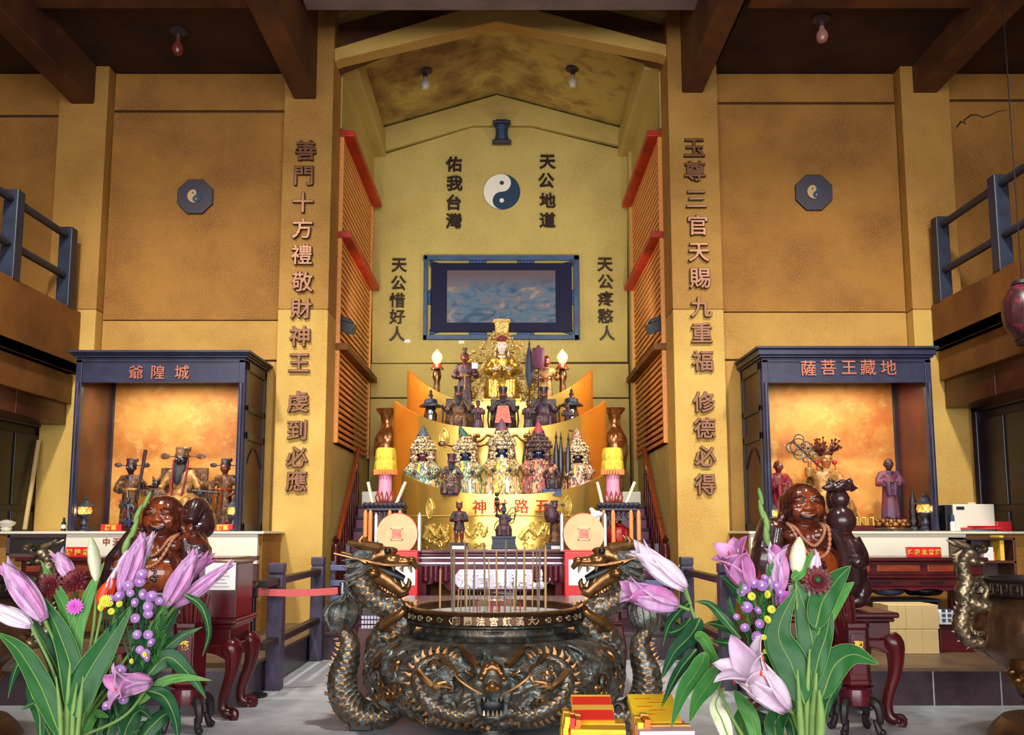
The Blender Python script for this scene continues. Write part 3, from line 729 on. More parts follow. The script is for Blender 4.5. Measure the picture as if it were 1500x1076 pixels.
# ---------------- posts and rails of the platform edge
for s in (-1, 1):
    x = -2.34 if s < 0 else 2.235
    t = empty('platform_railing', (x, 9.53, 0), 'purple-grey timber post railing along the platform before the pillar by the %s' % SIDE[s], 'railing', 'platform railings')
    for y in (0, 2.07):
        mb = MB(); mb.box(-.078, .078, -.078, .078, 0, 1.14); mb.box(-.07, .07, -.07, .07, 1.14, 1.16); mb.box(-.078, .078, -.078, .078, 1.16, 1.26)
        mb.build('post', M['post'], t, False, .01).location = (0, y, 0)
    for z, hh in ((1.08, .07), (.49, .07)):
        mb = MB(); mb.box(-.05, .05, -.55, 2.07, z-hh/2, z+hh/2); mb.build('rail', M['dark'], t, False, .008)
    g = empty('folding_gate', (x+.12*(-s), 11.55+.22, PLZ-.34), 'blue-grey slatted gate panel next to the platform railing by the %s' % SIDE[s], 'gate', 'slatted gate panels')
    for k in range(4):
        mb = MB(); zz = [1.12, .93, .74, .55][k]; mb.box(min(0, -s*.42), max(0, -s*.42), -.02, .02, zz-.035, zz+.035); mb.build('slat', M['gate'], g, False, .006)
    for k in range(2):
        mb = MB(); xx = -s*(.03+.18*k); mb.box(xx-.025, xx+.025, .02, .05, .34, 1.2 if k == 0 else 1.42); mb.build('upright', M['post'], g, False, .005)
# barrier belt
a, b = at(372, 866, 9.15), at(502, 866, 9.3)
t = empty('belt_barrier', (a.x, a.y, 0), 'pink-red retractable belt barrier on thin black stanchions beside the bronze censer', 'barrier')
d = b-a
for k, m_, hh in ((0, M['black'], a.z+.06), (1, M['metal'], a.z+.08)):
    mb = MB(); p = Vector((d.x*k, d.y*k, 0)); mb.lathe([(.16, 0), (.16, .02), (.03, .05), (.026, .06), (.026, hh-.12), (.034, hh-.12), (.034, hh), (.01, hh+.01)], p, 16); mb.build('stanchion', m_, t)
mb = MB(); mb.box(-.04, .04, -.045, .045, a.z-.055, a.z+.055); mb.build('cassette', M['black'], t, False, .01)
mb = MB(); n = Vector((d.y, -d.x, 0)).normalized()*.002
mb.grid(lambda u, v: (.05+(d.x-.09)*u, d.y*u-.045, a.z-.034+.068*v-.015*sin(pi*u)), 12, 1, thick=.003); mb.build('belt', M['belt'], t)
# ================================================================ side shrines, counters
YC, YS = 11.62, 11.78      # counter fronts, shrine fronts
CZ = EYE-.02
def shrine(s, px0, px1, pxb, text, centers, tsz, py_top, pcor0, pcor1):
    nm = SIDE[s]
    x0, x1 = Xp(px0, 650, YS), Xp(px1, 650, YS); xb = Xp(pxb, 650, YW)
    cx = (x0+x1)/2; W = x1-x0; zt = Zp(py_top, YS)-CZ; H = zt
    D = YW-YS-.02
    t = empty('shrine_cabinet', (cx, YS, CZ), 'open dark indigo wooden shrine with a name board of %s copper characters' % ('three' if s < 0 else 'five'), 'shrine', 'side shrines')
    zb0, zb1 = Zp(560, YS)-CZ, Zp(527, YS)-CZ
    pw = 9*Sp(650, YS)
    for xx in (-W/2, W/2-pw):
        for y in (0, D-.08):
            mb = MB(); mb.box(xx, xx+pw, y, y+.08, 0, zb1+.02)
            if y == 0: mb.tube([(xx+pw/2, -.012, .01), (xx+pw/2, -.012, zb0)], .028, 10)
            mb.build('post', M['navy'] if y == 0 else M['navy_dk'], t, True, .006)
    co = MB(); e = 7*Sp(515, YS)
    for i, (a, za, zb) in enumerate(((.0, zb1, zb1+.03), (.03, zb1+.03, zb1+.06), (.055, zb1+.06, H-.035), (.085, H-.035, H))):
        co.box(-W/2-a, W/2+a, -a, D, za, zb)
    co.build('cornice', M['navy'], t, False, .008)
    sb = MB(); sb.box(-W/2+pw, W/2-pw, .01, .05, zb0, zb1); sb.box(-W/2+pw, W/2-pw, -.005, .01, zb1-.02, zb1); sb.box(-W/2+pw, W/2-pw, -.005, .01, zb0, zb0+.012)
    board = sb.build('name_board', M['navy'], t, False, .004)
    for c, (px, py) in zip(text, centers):
        p = at(px, py, YS)-Vector((cx, YS, CZ))
        glyph_obj('character', c, tsz*Sp(py, YS), M['char_pink'], (p.x, -.006, p.z), board, .014, .003*tsz*Sp(py, YS))
    # side walls: framed panels with an arched lower field
    for k in (-1, 1):
        xx = k*(W/2-.02)
        mb = MB(); mb.box(xx-.015, xx+.015, .08, D-.08, 0, zb1); mb.build('side_panel', M['shrine_side'] if s < 0 else M['shrine_side_red'], t, False)
        fr = MB(); xo = xx+k*.02
        for ya, yb_, za, zb in ((.08, .16, 0, zb1), (D-.16, D-.08, 0, zb1), (.08, D-.08, zb1-.12, zb1), (.08, D-.08, 1.18, 1.28), (.08, D-.08, 0, .1), (.08, D-.08, 1.55, 1.63)):
            fr.box(xo-.018, xo+.018, ya, yb_, za, zb)
        arc = [Vector((xo, .2+(D-.4)*u, .85+.25*sin(pi*u))) for u in [i/12 for i in range(13)]]
        fr.tube(arc, .015, 6)
        fr.build('side_frame', M['navy_dk'], t, False, .006)
    mb = MB(); mb.box(-W/2+.02, W/2-.02, D-.04, D-.01, 0, zb1); mb.build('back_panel', M['shrine_gold'], t, False)
    mb = MB(); mb.box(-W/2, W/2, 0, D, zb1-.03, zb1); mb.build('roof_board', M['navy_dk'], t, False)
    return t
shrine(-1, 105, 355, 165, '爺隍城', [(200,545),(232,545),(267,545)], 22, 514, 98, 362)
shrine(1, 1120, 1370, 1315, '薩菩王藏地', [(1184,539),(1213,538),(1243,538),(1271,538),(1301,538)], 24, 508, 1108, 1382)
# counters that carry the shrines
def counter(s, x0, x1, wx0, wx1):
    nm = SIDE[s]
    t = empty('altar_counter', ((x0+x1)/2, YC, PLZ), 'long cream-fronted counter carrying the %s' % nm, 'counter', 'counters under the side shrines')
    a, b = x0-t.location.x, x1-t.location.x; T = CZ-PLZ
    mb = MB(); mb.box(a-.03, b+.03, -.04, YP-YC-.02, T-.035, T-.005); mb.build('top', M['white'], t, False, .006)
    mb = MB(); mb.box(a, b, .06, YP-YC-.02, 0, T-.62); mb.box(a+.02, b-.02, .1, YP-YC-.03, T-.62, T-.036, 0); mb.build('body', M['wall'], t, False, .006)
    wa, wb = wx0-t.location.x, wx1-t.location.x
    mb = MB(); mb.box(wa, wb, 0, .1, T-.31, T-.036); mb.build('cream_front', M['white'], t, False, .004)
    mb = MB(); mb.box(wa, wb, -.01, .1, T-.36, T-.31); mb.box(wa, wb, .01, .1, T-.62, T-.41); mb.build('brown_front', M['counter_brown'], t, False, .004)
    mb = MB(); mb.box(wa, wb, .0, .1, T-.41, T-.36); mb.build('cream_strip', M['white'], t, False, .004)
    return t
counter_l = counter(-1, -7.0, Xp(398, 790, 12.1), Xp(96, 800, YC), Xp(377, 800, YC))
cr = counter(1, Xp(1086, 790, 12.1), 6.95, Xp(1100, 800, YC), Xp(1416, 800, YC))
mb = MB(); a_, b_ = Xp(14, 795, YC)-counter_l.location.x, Xp(95, 795, YC)-counter_l.location.x; mb.box(a_, b_, .02, .12, CZ-PLZ-.3, CZ-PLZ-.05); mb.build('cubby', M['dark'], counter_l, False); mb = MB()  # near-black panel paints in the shade of the open cubby
for z_ in (CZ-PLZ-.3, CZ-PLZ-.06): mb.box(a_-.03, b_, .0, .1, z_-.02, z_+.02)
mb.box(a_-.04, a_, 0, .1, CZ-PLZ-.3, CZ-PLZ-.05); mb.build('cubby_frame', M['counter_brown'], counter_l, False)
# small writing on the cream front
p = at(163, 793, YC)
# ================================================================ carved figures
def head_geo(mb, c, r, look=0.0, ears=1.0, nose=1.0, long_ear=0, chin=1.0):
    """carved head facing -y; r = half height"""
    c = Vector(c); R = Matrix.Rotation(look, 3, 'Z')
    A = lambda p, rr, q=None: mb.ell(c+R @ (Vector(p)*r), tuple(x*r for x in rr), M=R if q is None else R @ q, nu=14, nv=10)
    A((0, .04, .14), (.74, .84, .86)); A((0, -.1, -.42), (.58, .62, .55*chin)); A((0, -.42, -.74), (.26, .22, .2))
    A((0, -.74, .22), (.5, .16, .12)); A((0, -.84, -.12), (.13*nose, .2*nose, .3)); A((0, -.92, -.28), (.19*nose, .15, .12))
    for s in (-1, 1):
        A((s*.4, -.58, -.2), (.24, .22, .22)); A((s*.3, -.74, .06), (.17, .1, .07))
        A((s*.76, .08, -.02), (.1*ears, .2, .34)); 
        if long_ear: A((s*.8, .06, -.5), (.12, .17, .26))
    A((0, -.74, -.5), (.24, .12, .06)); A((0, -.72, -.6), (.18, .1, .05))
    mb.tube([c+Vector((0, .05*r, -.6*r)), c+Vector((0, .08*r, -1.35*r))], [.4*r, .46*r], 12)
def eyes_geo(t, c, r, look, m):
    c = Vector(c); R = Matrix.Rotation(look, 3, 'Z')
    for s in (-1, 1): mb = MB(); mb.ell(c+R @ (Vector((s*.3, -.79, .05))*r), (.13*r, .06*r, .05*r), M=R, nu=8, nv=6); mb.build('eye', m, t)
def hand_geo(mb, c, d, r, curl=.6, side=1, up=(0, 0, 1)):
    """palm at c pointing along d, four unequal bent fingers and a thumb from the palm's side"""
    c = Vector(c); d = Vector(d).normalized(); u = Vector(up); sd = d.cross(u).normalized(); n = sd.cross(d).normalized()
    B = Matrix((sd, d, n)).transposed()
    mb.ell(c+d*r*.5, (r*.52, r*.62, r*.24), M=B, nu=10, nv=8)
    for k, (off, ln) in enumerate(((-.39, .78), (-.13, .95), (.13, 1.02), (.39, .88))):
        p = c+d*r*.95+sd*off*r; pts = [p-d*r*.3]
        ang = 0; q = p
        for j in range(3):
            ang += curl*(.5 if j == 0 else .8); pts.append(q); q = q+(d*cos(ang)-n*sin(ang))*ln*r*.38
        pts.append(q); mb.tube(pts, [.13*r, .13*r, .125*r, .115*r, .09*r], 6)
    p = c+d*r*.25+sd*side*r*.45
    mb.tube([p, p+sd*side*r*.3+d*r*.25-n*r*.1, p+sd*side*r*.28+d*r*.6-n*r*.25, p+sd*side*r*.12+d*r*.85-n*r*.3], [.17*r, .16*r, .14*r, .1*r], 6)
def loftz(mb, prof, n=20, fold=0, nf=9, m=0):
    """prof rows (z, rx, ry, yoff[, xoff]); fold = drapery depth toward the hem"""
    rings = []
    z0, z1 = prof[0][0], prof[-1][0]
    for row in prof:
        z, rx, ry, yo = row[:4]; xo = row[4] if len(row) > 4 else 0
        k = fold*max(0, 1-(z-z0)/(z1-z0)*1.3)
        rings.append([Vector((xo+rx*(1+k*cos(nf*a))*cos(a), yo+ry*(1+k*cos(nf*a))*sin(a), z)) for a in [2*pi*j/n for j in range(n)]])
    mb.loft(rings, True, m)
def place(px, py, Y):
    return at(px, py, Y)
def figure(name, loc, H, label, cat='statue', group=None, rz=0, pose='stand', skin='face_dk', robe='wood_br', hat='cap', beard=None, arms='sleeves',
           base='dark', hatm='wood_dk', beardm='beard', look=0.0, flare=1.0, held=None, heldm='dark', vox=None, sash=None, bh=.05, basem=None, tunic=False, bw=1.0):
    """one carved figure of overall height H (hat excluded) with base, body, robe, headdress, beard, held thing"""
    t = empty(name, loc, label, cat, group, rz)
    v = vox or max(.006, H/85)
    seat = pose == 'sit'
    zb = bh*H
    if base:
        mb = MB(); w = (.2 if not seat else .27)*H*bw
        if base == 'lotus':
            mb.lathe([(w*1.1, 0), (w*1.15, zb*.25), (w*.95, zb*.4)], n=24)
            for row, (rr, zz) in enumerate(((1.05, .55), (1.0, .8))):
                for k in range(12):
                    a = 2*pi*(k+row*.5)/12; mb.ell((w*rr*cos(a), w*rr*sin(a)*.85, zb*zz), (w*.26, w*.26, zb*.24), nu=8, nv=6)
            mb.lathe([(w*.95, zb*.4), (w*.95, zb)], n=24, sy=.85)
        else:
            mb.box(-w, w, -w*.75, w*.75, 0, zb*.35); mb.box(-w*.94, w*.94, -w*.7, w*.7, zb*.35, zb*.8); mb.box(-w, w, -w*.75, w*.75, zb*.8, zb)
        mb.build('base', M[base if base != 'lotus' else (basem or 'wood_br')], t, base == 'lotus', .004)
    h_ = H-zb; hr = h_*(.1 if not seat else .118)
    hc = Vector((0, -.01*h_, zb+h_-hr))
    bd = MB(); rb = MB()
    head_geo(bd, hc, hr, look)
    zsh = hc.z-hr*1.32
    sw = h_*(.14 if not seat else .165)
    if not seat:
        rows = [(zb, .15*flare, .115*flare, 0), (zb+.12*h_, .145*flare, .11*flare, 0), (zb+.35*h_, .125*flare**.5, .1, 0), (zb+.52*h_, .115, .092, 0), (zb+.62*h_, .125, .098, 0), (zsh-.05*h_, .15, .095, .0), (zsh, .125, .08, .005*h_), (zsh+.03*h_, .06, .055, .005*h_)]
        rows = [(a, b*h_, c*h_, d) for a, b, c, d in rows]
        if tunic: rows = rows[2:]; rows[0] = (zb+.3*h_, .15*h_, .115*h_, 0)
        loftz(rb, rows, 24, .07, 9)
        bd.tube([(0, 0, zb+.5*h_), (0, 0, zsh)], [.09*h_, .1*h_], 12)
        for s in (-1, 1):
            if tunic:
                bd.tube([(s*.055*h_, 0, zb+.45*h_), (s*.07*h_, -.02*h_, zb+.24*h_), (s*.07*h_, 0, zb+.05*h_)], [.07*h_, .058*h_, .045*h_], 10)
                bd.ell((s*.075*h_, -.035*h_, zb+.025*h_), (.042*h_, .085*h_, .03*h_))
            else:
                bd.ell((s*.07*h_, -.1*h_, zb+.02*h_), (.04*h_, .07*h_, .025*h_)); bd.tube([(s*.06*h_, -.06*h_, zb+.02*h_), (s*.05*h_, 0, zb+.5*h_)], [.03*h_, .05*h_], 8)
    else:
        rows = [(zb, .27, .2, -.03), (zb+.08*h_, .27, .2, -.04), (zb+.22*h_, .275, .22, -.05), (zb+.33*h_, .25, .2, -.03), (zb+.42*h_, .17, .13, .01), (zb+.55*h_, .16, .115, .02), (zsh-.06*h_, .19, .115, .02), (zsh, .15, .09, .02), (zsh+.04*h_, .065, .06, .015)]
        rows = [(a, b*h_*flare**(1 if i < 4 else 0), c*h_, d*h_) for i, (a, b, c, d) in enumerate(rows)]
        loftz(rb, rows, 28, .08, 8)
        for s in (-1, 1): rb.ell((s*.15*h_, -.2*h_, zb+.28*h_), (.085*h_, .09*h_, .08*h_)); rb.tube([(s*.15*h_, -.22*h_, zb+.26*h_), (s*.14*h_, -.22*h_, zb+.02*h_)], [.07*h_, .085*h_], 10)
        for s in (-1, 1): bd.ell((s*.13*h_, -.27*h_, zb+.025*h_), (.05*h_, .08*h_, .03*h_)); bd.tube([(s*.13*h_, -.2*h_, zb+.03*h_), (s*.1*h_, 0, zb+.2*h_), (0, .02*h_, zb+.45*h_)], [.03*h_, .05*h_, .08*h_], 8)
        bd.tube([(0, .02*h_, zb+.4*h_), (0, .015*h_, zsh)], [.1*h_, .11*h_], 12)
    ht = Vector((0, 0, zsh))
    hands = {}
    def arm(s, el, hd, hdir):
        sh = Vector((s*sw*.85, .01*h_, zsh-.035*h_)); el = Vector(el)*h_+Vector((0, 0, zb)); hd = Vector(hd)*h_+Vector((0, 0, zb))
        el.x *= s; hd.x *= s
        rb.tube([sh, (sh+el)/2+Vector((s*.012*h_, 0, 0)), el, el*.45+hd*.55], [.055*h_, .058*h_, .06*h_, .062*h_], 10)
        rb.ell(sh, .06*h_)
        bd.tube([sh, el, hd], [.035*h_, .032*h_, .024*h_], 8); hdir = Vector(hdir); hdir.x *= s
        hand_geo(bd, hd, hdir, .045*h_, .9, side=-s)
        hands[s] = hd+hdir.normalized()*.045*h_
    if arms == 'sleeves':
        for s in (-1, 1): arm(s, (.19, -.03, .58) if not seat else (.24, -.04, .48), (.035, -.15, .6) if not seat else (.06, -.2, .5), (-.6, -.5, .3))
        if not seat: rb.tube([(.05*h_, -.13*h_, zb+.6*h_), (.04*h_, -.13*h_, zb+.38*h_)], [.05*h_, .035*h_], 8); rb.tube([(-.05*h_, -.13*h_, zb+.6*h_), (-.04*h_, -.13*h_, zb+.38*h_)], [.05*h_, .035*h_], 8)
    elif arms == 'crossed':
        arm(-1, (.2, -.02, .57), (-.06, -.15, .58), (-1, -.1, .1)); arm(1, (.2, -.02, .57), (-.07, -.165, .55), (-1, -.1, .1))
    elif arms == 'hold_r':
        arm(1, (.22, -.02, .56), (.2, -.16, .64), (0, -.5, .8)); arm(-1, (.2, -.03, .55), (.08, -.15, .52), (-.5, -.6, .1))
    elif arms == 'akimbo':
        arm(1, (.25, 0, .58), (.13, -.08, .46), (-.8, -.3, -.3)); arm(-1, (.25, 0, .58), (.13, -.08, .46), (-.8, -.3, -.3))
    elif arms == 'raise_r':
        arm(1, (.24, -.02, .66), (.24, -.06, .86), (0, -.2, 1)); arm(-1, (.22, -.03, .57), (.16, -.13, .48), (.2, -.8, -.2))
    elif arms == 'raise_l':
        arm(-1, (.24, -.02, .66), (.24, -.06, .86), (0, -.2, 1)); arm(1, (.22, -.03, .57), (.16, -.13, .48), (.2, -.8, -.2))
    elif arms == 'knees':
        for s in (-1, 1): arm(s, (.27, -.03, .47), (.19, -.2, .4), (-.1, -1, -.2))
    elif arms == 'wide':
        for s in (-1, 1): arm(s, (.27, -.04, .47), (.36, -.14, .5), (.3, -.8, .3))
    fuse(bd, 'body', M[skin], t, v*.85, 1)
    fuse(rb, 'robe', M[robe], t, v, 1)
    eyes_geo(t, hc, hr, look, M['black'] if skin not in ('face_dk', 'face_bl', 'face_pl') else M['taiji_w'])
    if sash:
        mb = MB(); zz = zb+(.55 if not seat else .45)*h_
        mb.lathe([(.12*h_, zz-.02*h_), (.137*h_, zz), (.12*h_, zz+.025*h_)], n=20, sy=.82)
        mb.tube([(0, -.12*h_, zz), (.012*h_, -.15*h_, zz-.12*h_), (0, -.14*h_, zz-.28*h_)], [.03*h_, .035*h_, .03*h_], 6, flat=.4)
        mb.build('sash', M[sash], t)
    # headdress
    hm = M[hatm]; x, y, z = hc; r = hr
    hb = MB()
    if hat == 'wing' or hat == 'tallwing':
        tall = 1.0 if hat == 'wing' else 1.35
        loftz(hb, [(z+.3*r, .8*r, .9*r, .02*r), (z+.55*r, .82*r, .92*r, .05*r), (z+.95*r, .74*r, .8*r, .08*r), (z+1.3*r*tall, .72*r, .72*r, .14*r), (z+1.42*r*tall, .5*r, .5*r, .16*r)], 18)
        loftz(hb, [(z+1.0*r, .9*r, .5*r, .4*r), (z+1.5*r*tall, .98*r, .3*r, .45*r), (z+1.62*r*tall, .8*r, .2*r, .45*r)], 16)
        hb.build('cap', hm, t)
        for s in (-1, 1):
            wg = MB(); wg.tube([(s*.7*r, .4*r, z+.45*r), (s*1.3*r, .42*r, z+.42*r), (s*1.6*r, .42*r, z+.45*r)], [.09*r, .07*r, .07*r], 6)
            wg.ell((s*2.15*r, .42*r, z+.5*r), (.62*r, .07*r, .4*r), nu=14, nv=8); wg.build('cap_wing', hm, t)
    elif hat == 'cap':
        loftz(hb, [(z+.35*r, .8*r, .9*r, .03*r), (z+.7*r, .82*r, .9*r, .05*r), (z+1.2*r, .7*r, .75*r, .1*r), (z+1.45*r, .35*r, .4*r, .14*r)], 18); hb.build('cap', hm, t)
    elif hat == 'square':
        loftz(hb, [(z+.35*r, .8*r, .9*r, .03*r), (z+.75*r, .82*r, .92*r, .05*r), (z+1.5*r, 1.0*r, .9*r, .1*r), (z+1.6*r, 1.02*r, .92*r, .1*r), (z+1.62*r, .5*r, .5*r, .1*r)], 16); hb.build('cap', hm, t)
    elif hat == 'knot':
        hb.ell((0, .1*r, z+.6*r), (.8*r, .85*r, .5*r)); hb.ell((0, .1*r, z+1.15*r), (.35*r, .35*r, .4*r)); hb.lathe([(.3*r, z+1.3*r), (.45*r, z+1.7*r), (.4*r, z+1.9*r), (.05, z+1.95*r)], (0, .1*r, 0), 12); hb.build('hair_knot', hm, t)
    elif hat == 'horns':
        hb.ell((0, .1*r, z+.55*r), (.85*r, .9*r, .5*r))
        for s in (-1, 1): hb.tube([(s*.5*r, 0, z+.7*r), (s*.75*r, 0, z+1.15*r), (s*.6*r, -.1*r, z+1.5*r)], [.25*r, .18*r, .03*r], 8)
        hb.build('hair', hm, t)
    if beard:
        b = MB(); L = beard*h_
        b.loft([[Vector((x_*w+0, -.62*r+yo-abs(x_)*.0+d_, z-.5*r-q*L)) for x_, d_ in ((-1, .12*r), (-.5, -.05*r), (0, -.1*r), (.5, -.05*r), (1, .12*r), (.5, .2*r), (-.5, .2*r))] for q, w, yo in ((0, .45*r, 0), (.12, .62*r, -.2*r), (.5, .55*r, -.55*r-.03*h_), (.85, .4*r, -.6*r-.04*h_), (1, .12*r, -.55*r-.04*h_))])
        for s in (-1, 1): b.tube([(s*.75*r, -.1*r, z-.2*r), (s*.72*r, -.4*r, z-.7*r), (s*.5*r, -.75*r, z-.5*r-.4*L)], [.12*r, .12*r, .05*r], 6)
        b.build('beard', M[beardm], t)
    return t, hc, hr, hands, h_, zb
# ================================================================ the gold altar
AX = -.085
def tier(nm, tipl, tipr, cen, botz, Yf, b, label, first=False):
    Yc = Yf+b
    pl, pr = at(*tipl, Yc), at(*tipr, Yc); xc = (pl.x+pr.x)/2; a = (pr.x-pl.x)/2; zt = (pl.z+pr.z)/2; zc = at(*cen, Yf).z
    t = empty('altar_tier', (xc, Yf, botz), label, 'altar', 'altar tiers')
    H = zc-botz; up = zt-zc
    def fr(u, v, off=0):
        th = (u*2-1)*pi/2; q = abs(sin(th))
        top = H+up*q**2.6
        return (sin(th)*(a-off), b-(b-off)*cos(th), top*v)
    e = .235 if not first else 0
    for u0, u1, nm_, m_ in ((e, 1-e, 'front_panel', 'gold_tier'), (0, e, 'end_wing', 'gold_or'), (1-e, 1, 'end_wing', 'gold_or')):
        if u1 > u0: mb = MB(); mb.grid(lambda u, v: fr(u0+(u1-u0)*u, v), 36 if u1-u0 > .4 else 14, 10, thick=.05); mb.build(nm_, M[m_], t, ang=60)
    mb = MB(); poly = [(sin((i/24*2-1)*pi/2)*(a-.06), b-(b-.06)*cos((i/24*2-1)*pi/2)) for i in range(25)]
    mb.prismz(poly+[(a-.06, b+.75), (-(a-.06), b+.75)], H-.07, H-.03); mb.build('platform', M['gold'], t, False)
    return t, xc, a, zc, H, fr, Yc
tb = 1.3
T1, x1, a1, z1, H1, f1, Y1c = tier(1, (589,694), (890,691), (735,724), tb-.9, 12.8, .75, 'lowest gold boat-shaped altar tier lettered in red', True)
T2, x2, a2, z2, H2, f2, Y2c = tier(2, (577,588), (888,588), (733,627), z1-.028, 13.4, .75, 'middle gold boat-shaped altar tier behind the five crowned generals')
T3, x3, a3, z3, H3, f3, Y3c = tier(3, (597,542), (868,542), (733,590), z2-.028, 14.05, .7, 'uppermost gold boat-shaped altar tier under the golden enthroned deity')
def on_tier(fr, T, Yf, px, py):
    """point on the curved front where the pixel's ray lands"""
    best = None
    for i in range(401):
        u = i/400; p = Vector(fr(u, .5))+T.location; q = at(px, py, p.y); d = abs(q.x-p.x)
        if best is None or d < best[0]: best = (d, u, q)
    d, u, q = best; p = fr(u, .5); th = (u*2-1)*pi/2
    return Vector((q.x, q.y, q.z))-T.location, th
for c, px, py in (('五', 794, 741), ('路', 764, 741), ('財', 733, 741), ('神', 702, 742)):
    p, th = on_tier(f1, T1, 12.8, px, py); s_ = 22*Sp(py, 12.9)
    glyph_obj('character', c, s_, M['char_red'], p+Vector((0, -.03, 0)), T1, .03, .008*s_, rz=th*.8)
def oval_relief(T, fr, Yf, px, py, w, hh):
    p, th = on_tier(fr, T, Yf, px, py); s_ = Sp(py, Yf); mb = MB(); R = Matrix.Rotation(th*.85, 3, 'Z')
    e = [R @ Vector((w*s_*cos(a)*.9, -.012, hh*s_*sin(a)*(1+.12*cos(4*a)))) for a in [2*pi*i/28 for i in range(29)]]
    mb.tube(e, .012, 6)
    for k in range(7):
        a = k*.9; q = [R @ Vector((w*s_*.75*(.2+.6*i/8)*cos(a+i*.5), -.012, hh*s_*.75*(.2+.7*i/8)*sin(a+i*.5))) for i in range(9)]; mb.tube(q, .01, 5)
    mb.build('relief_medallion', M['relief'], T, loc=p)
oval_relief(T1, f1, 12.8, 630, 745, 7, 13); oval_relief(T1, f1, 12.8, 831, 741, 7, 13)
oval_relief(T2, f2, 13.4, 651, 641, 8, 12)
# band line and dragon-and-cloud relief on the lowest tier
mb = MB(); zz = at(735, 755, 12.8).z-T1.location.z
mb.tube([Vector(f1(.12+.76*i/40, 0))+Vector((0, -.008, zz)) for i in range(41)], .01, 5); mb.build('band', M['relief'], T1)
random.seed(3)
for gx, gw in ((640, 22), (690, 24), (786, 26), (836, 14)):
    mb = MB(); s_ = Sp(780, 12.9)
    p0, th = on_tier(f1, T1, 12.8, gx, 782); R = Matrix.Rotation(th*.85, 3, 'Z')
    for k in range(26):
        cx = random.uniform(-gw, gw); cz = random.uniform(-18, 17)-abs(cx)*.1; rr = random.uniform(2, 5); dr = random.choice((-1, 1)); a0 = random.uniform(0, 6)
        q = [R @ Vector(((cx+(rr*(1-.08*i))*cos(a0+dr*i*.55))*s_, -.012-.012*sin(i*.3), (cz+(rr*(1-.08*i))*sin(a0+dr*i*.55))*s_)) for i in range(11)]
        mb.tube(q, [.014-.0008*i for i in range(11)], 5)
    # dragon body winding through the clouds
    q = spline([(-gw, -6), (-gw*.5, 8), (0, -2), (gw*.4, 9), (gw*.8, -4), (gw, 6)], 30)
    mb.tube([R @ Vector((x_*s_, -.02, z_*s_)) for x_, z_ in q], [.035-.0008*i for i in range(31)], 8)
    for x_, z_ in q[::2]: mb.tube([R @ Vector((x_*s_, -.03, z_*s_)), R @ Vector((x_*s_+.01, -.03, z_*s_+.07))], [.02, .003], 5)
    mb.build('cloud_relief', M['relief'], T1, loc=p0)
mb = MB(); s_ = Sp(690, 13)
# purple cloth edge hanging at the tier's end
p = at(594, 690, 13.45); mb = MB()
mb.grid(lambda u, v: ((-.03-.06*v+.09*u)*1.0+.02*sin(9*u), .05*u, -.52*v), 8, 8, thick=.01)
tag(mb.build('purple_cloth', M['cloth_p'], None, loc=p), 'dark purple cloth strip hanging at the end of the lowest gold tier', 'cloth')
# ---------------- lacquered altar table with pearl panel
YT = 12.05
xl, xr_ = at(613, 806, YT).x, at(825, 806, YT).x; W = xr_-xl; zt = at(735, 804, YT).z
t = empty('altar_table', ((xl+xr_)/2, YT, PLZ), 'plum-red lacquered altar table with a pearly lettered panel below the gold tiers', 'table')
Hh = zt-PLZ; ap = at(735, 862, YT).z-PLZ; md = at(735, 826, YT).z-PLZ
mb = MB(); mb.box(-W/2-.02, W/2+.02, -.05, .72, Hh-.05, Hh); mb.box(-W/2, W/2, -.03, .7, Hh-.09, Hh-.05); mb.build('top', M['red_lac2'], t, False, .012)
mb = MB(); mb.box(-W/2+.02, W/2-.02, 0, .66, md, Hh-.09); mb.build('frieze', M['red_lac2'], t, False, .01)
ed = MB(); ed.box(-W/2+.01, W/2-.01, -.02, 0, md+.0, md+.025); ed.box(-W/2+.01, W/2-.01, -.02, 0, Hh-.12, Hh-.1); ed.build('beading', M['sheen'], t, False, .004)
pr = []
for i in range(41):
    u = i/40*2-1; x = u*W/2; q = abs(u)
    pr.append((x, ap-.03 if q < .58 else ap-.03+.1*min(1, (q-.58)/.08) if q < .7 else ap+.07+.02*sin((q-.7)*30)))
mb = MB(); mb.prism([(-W/2, md), (W/2, md)]+pr[::-1], -.015, .03); mb.build('apron', M['red_lac2'], t, False, .006)
q0, q1 = at(662, 850, YT), at(807, 850, YT); zc_ = at(735, 848, YT).z-PLZ; hw = (q1.x-q0.x)/2; cx = (q0.x+q1.x)/2-t.location.x; hh = .125
mb = MB(); mb.prism([(cx-hw, zc_), (cx-hw+.1, zc_+hh), (cx+hw-.1, zc_+hh), (cx+hw, zc_), (cx+hw-.1, zc_-hh), (cx-hw+.1, zc_-hh)], -.035, -.01); pn = mb.build('pearl_panel', M['sheen'], t, False, .01)
for i, c in enumerate('濟育賜壽朝'):
    glyph_obj('character', c, .2, M['paper'], (cx+hw*(-.72+.36*i), -.04, zc_), pn, .02, .006)
for sx in (-1, 1):
    for y in (0, .58):
        mb = MB(); mb.box(sx*(W/2-.06)-.05, sx*(W/2-.06)+.05, y, y+.09, 0, md); mb.build('leg', M['red_lac2'], t, False, .012)
    for k in range(3):
        mb = MB(); xx = sx*(W/2-.1-k*.13); mb.tube([(xx, -.02, md-.02), (xx, -.02, ap+.12)], [.05, .05], 10); mb.ell((xx, -.02, ap+.12), (.05, .05, .05)); mb.build('reeded_panel', M['red_lac2'], t)
mb = MB(); mb.box(-W/2+.05, W/2-.05, .6, .63, .02, md); mb.build('back_board', M['shrine_gold'] if False else M['bal'], t, False)
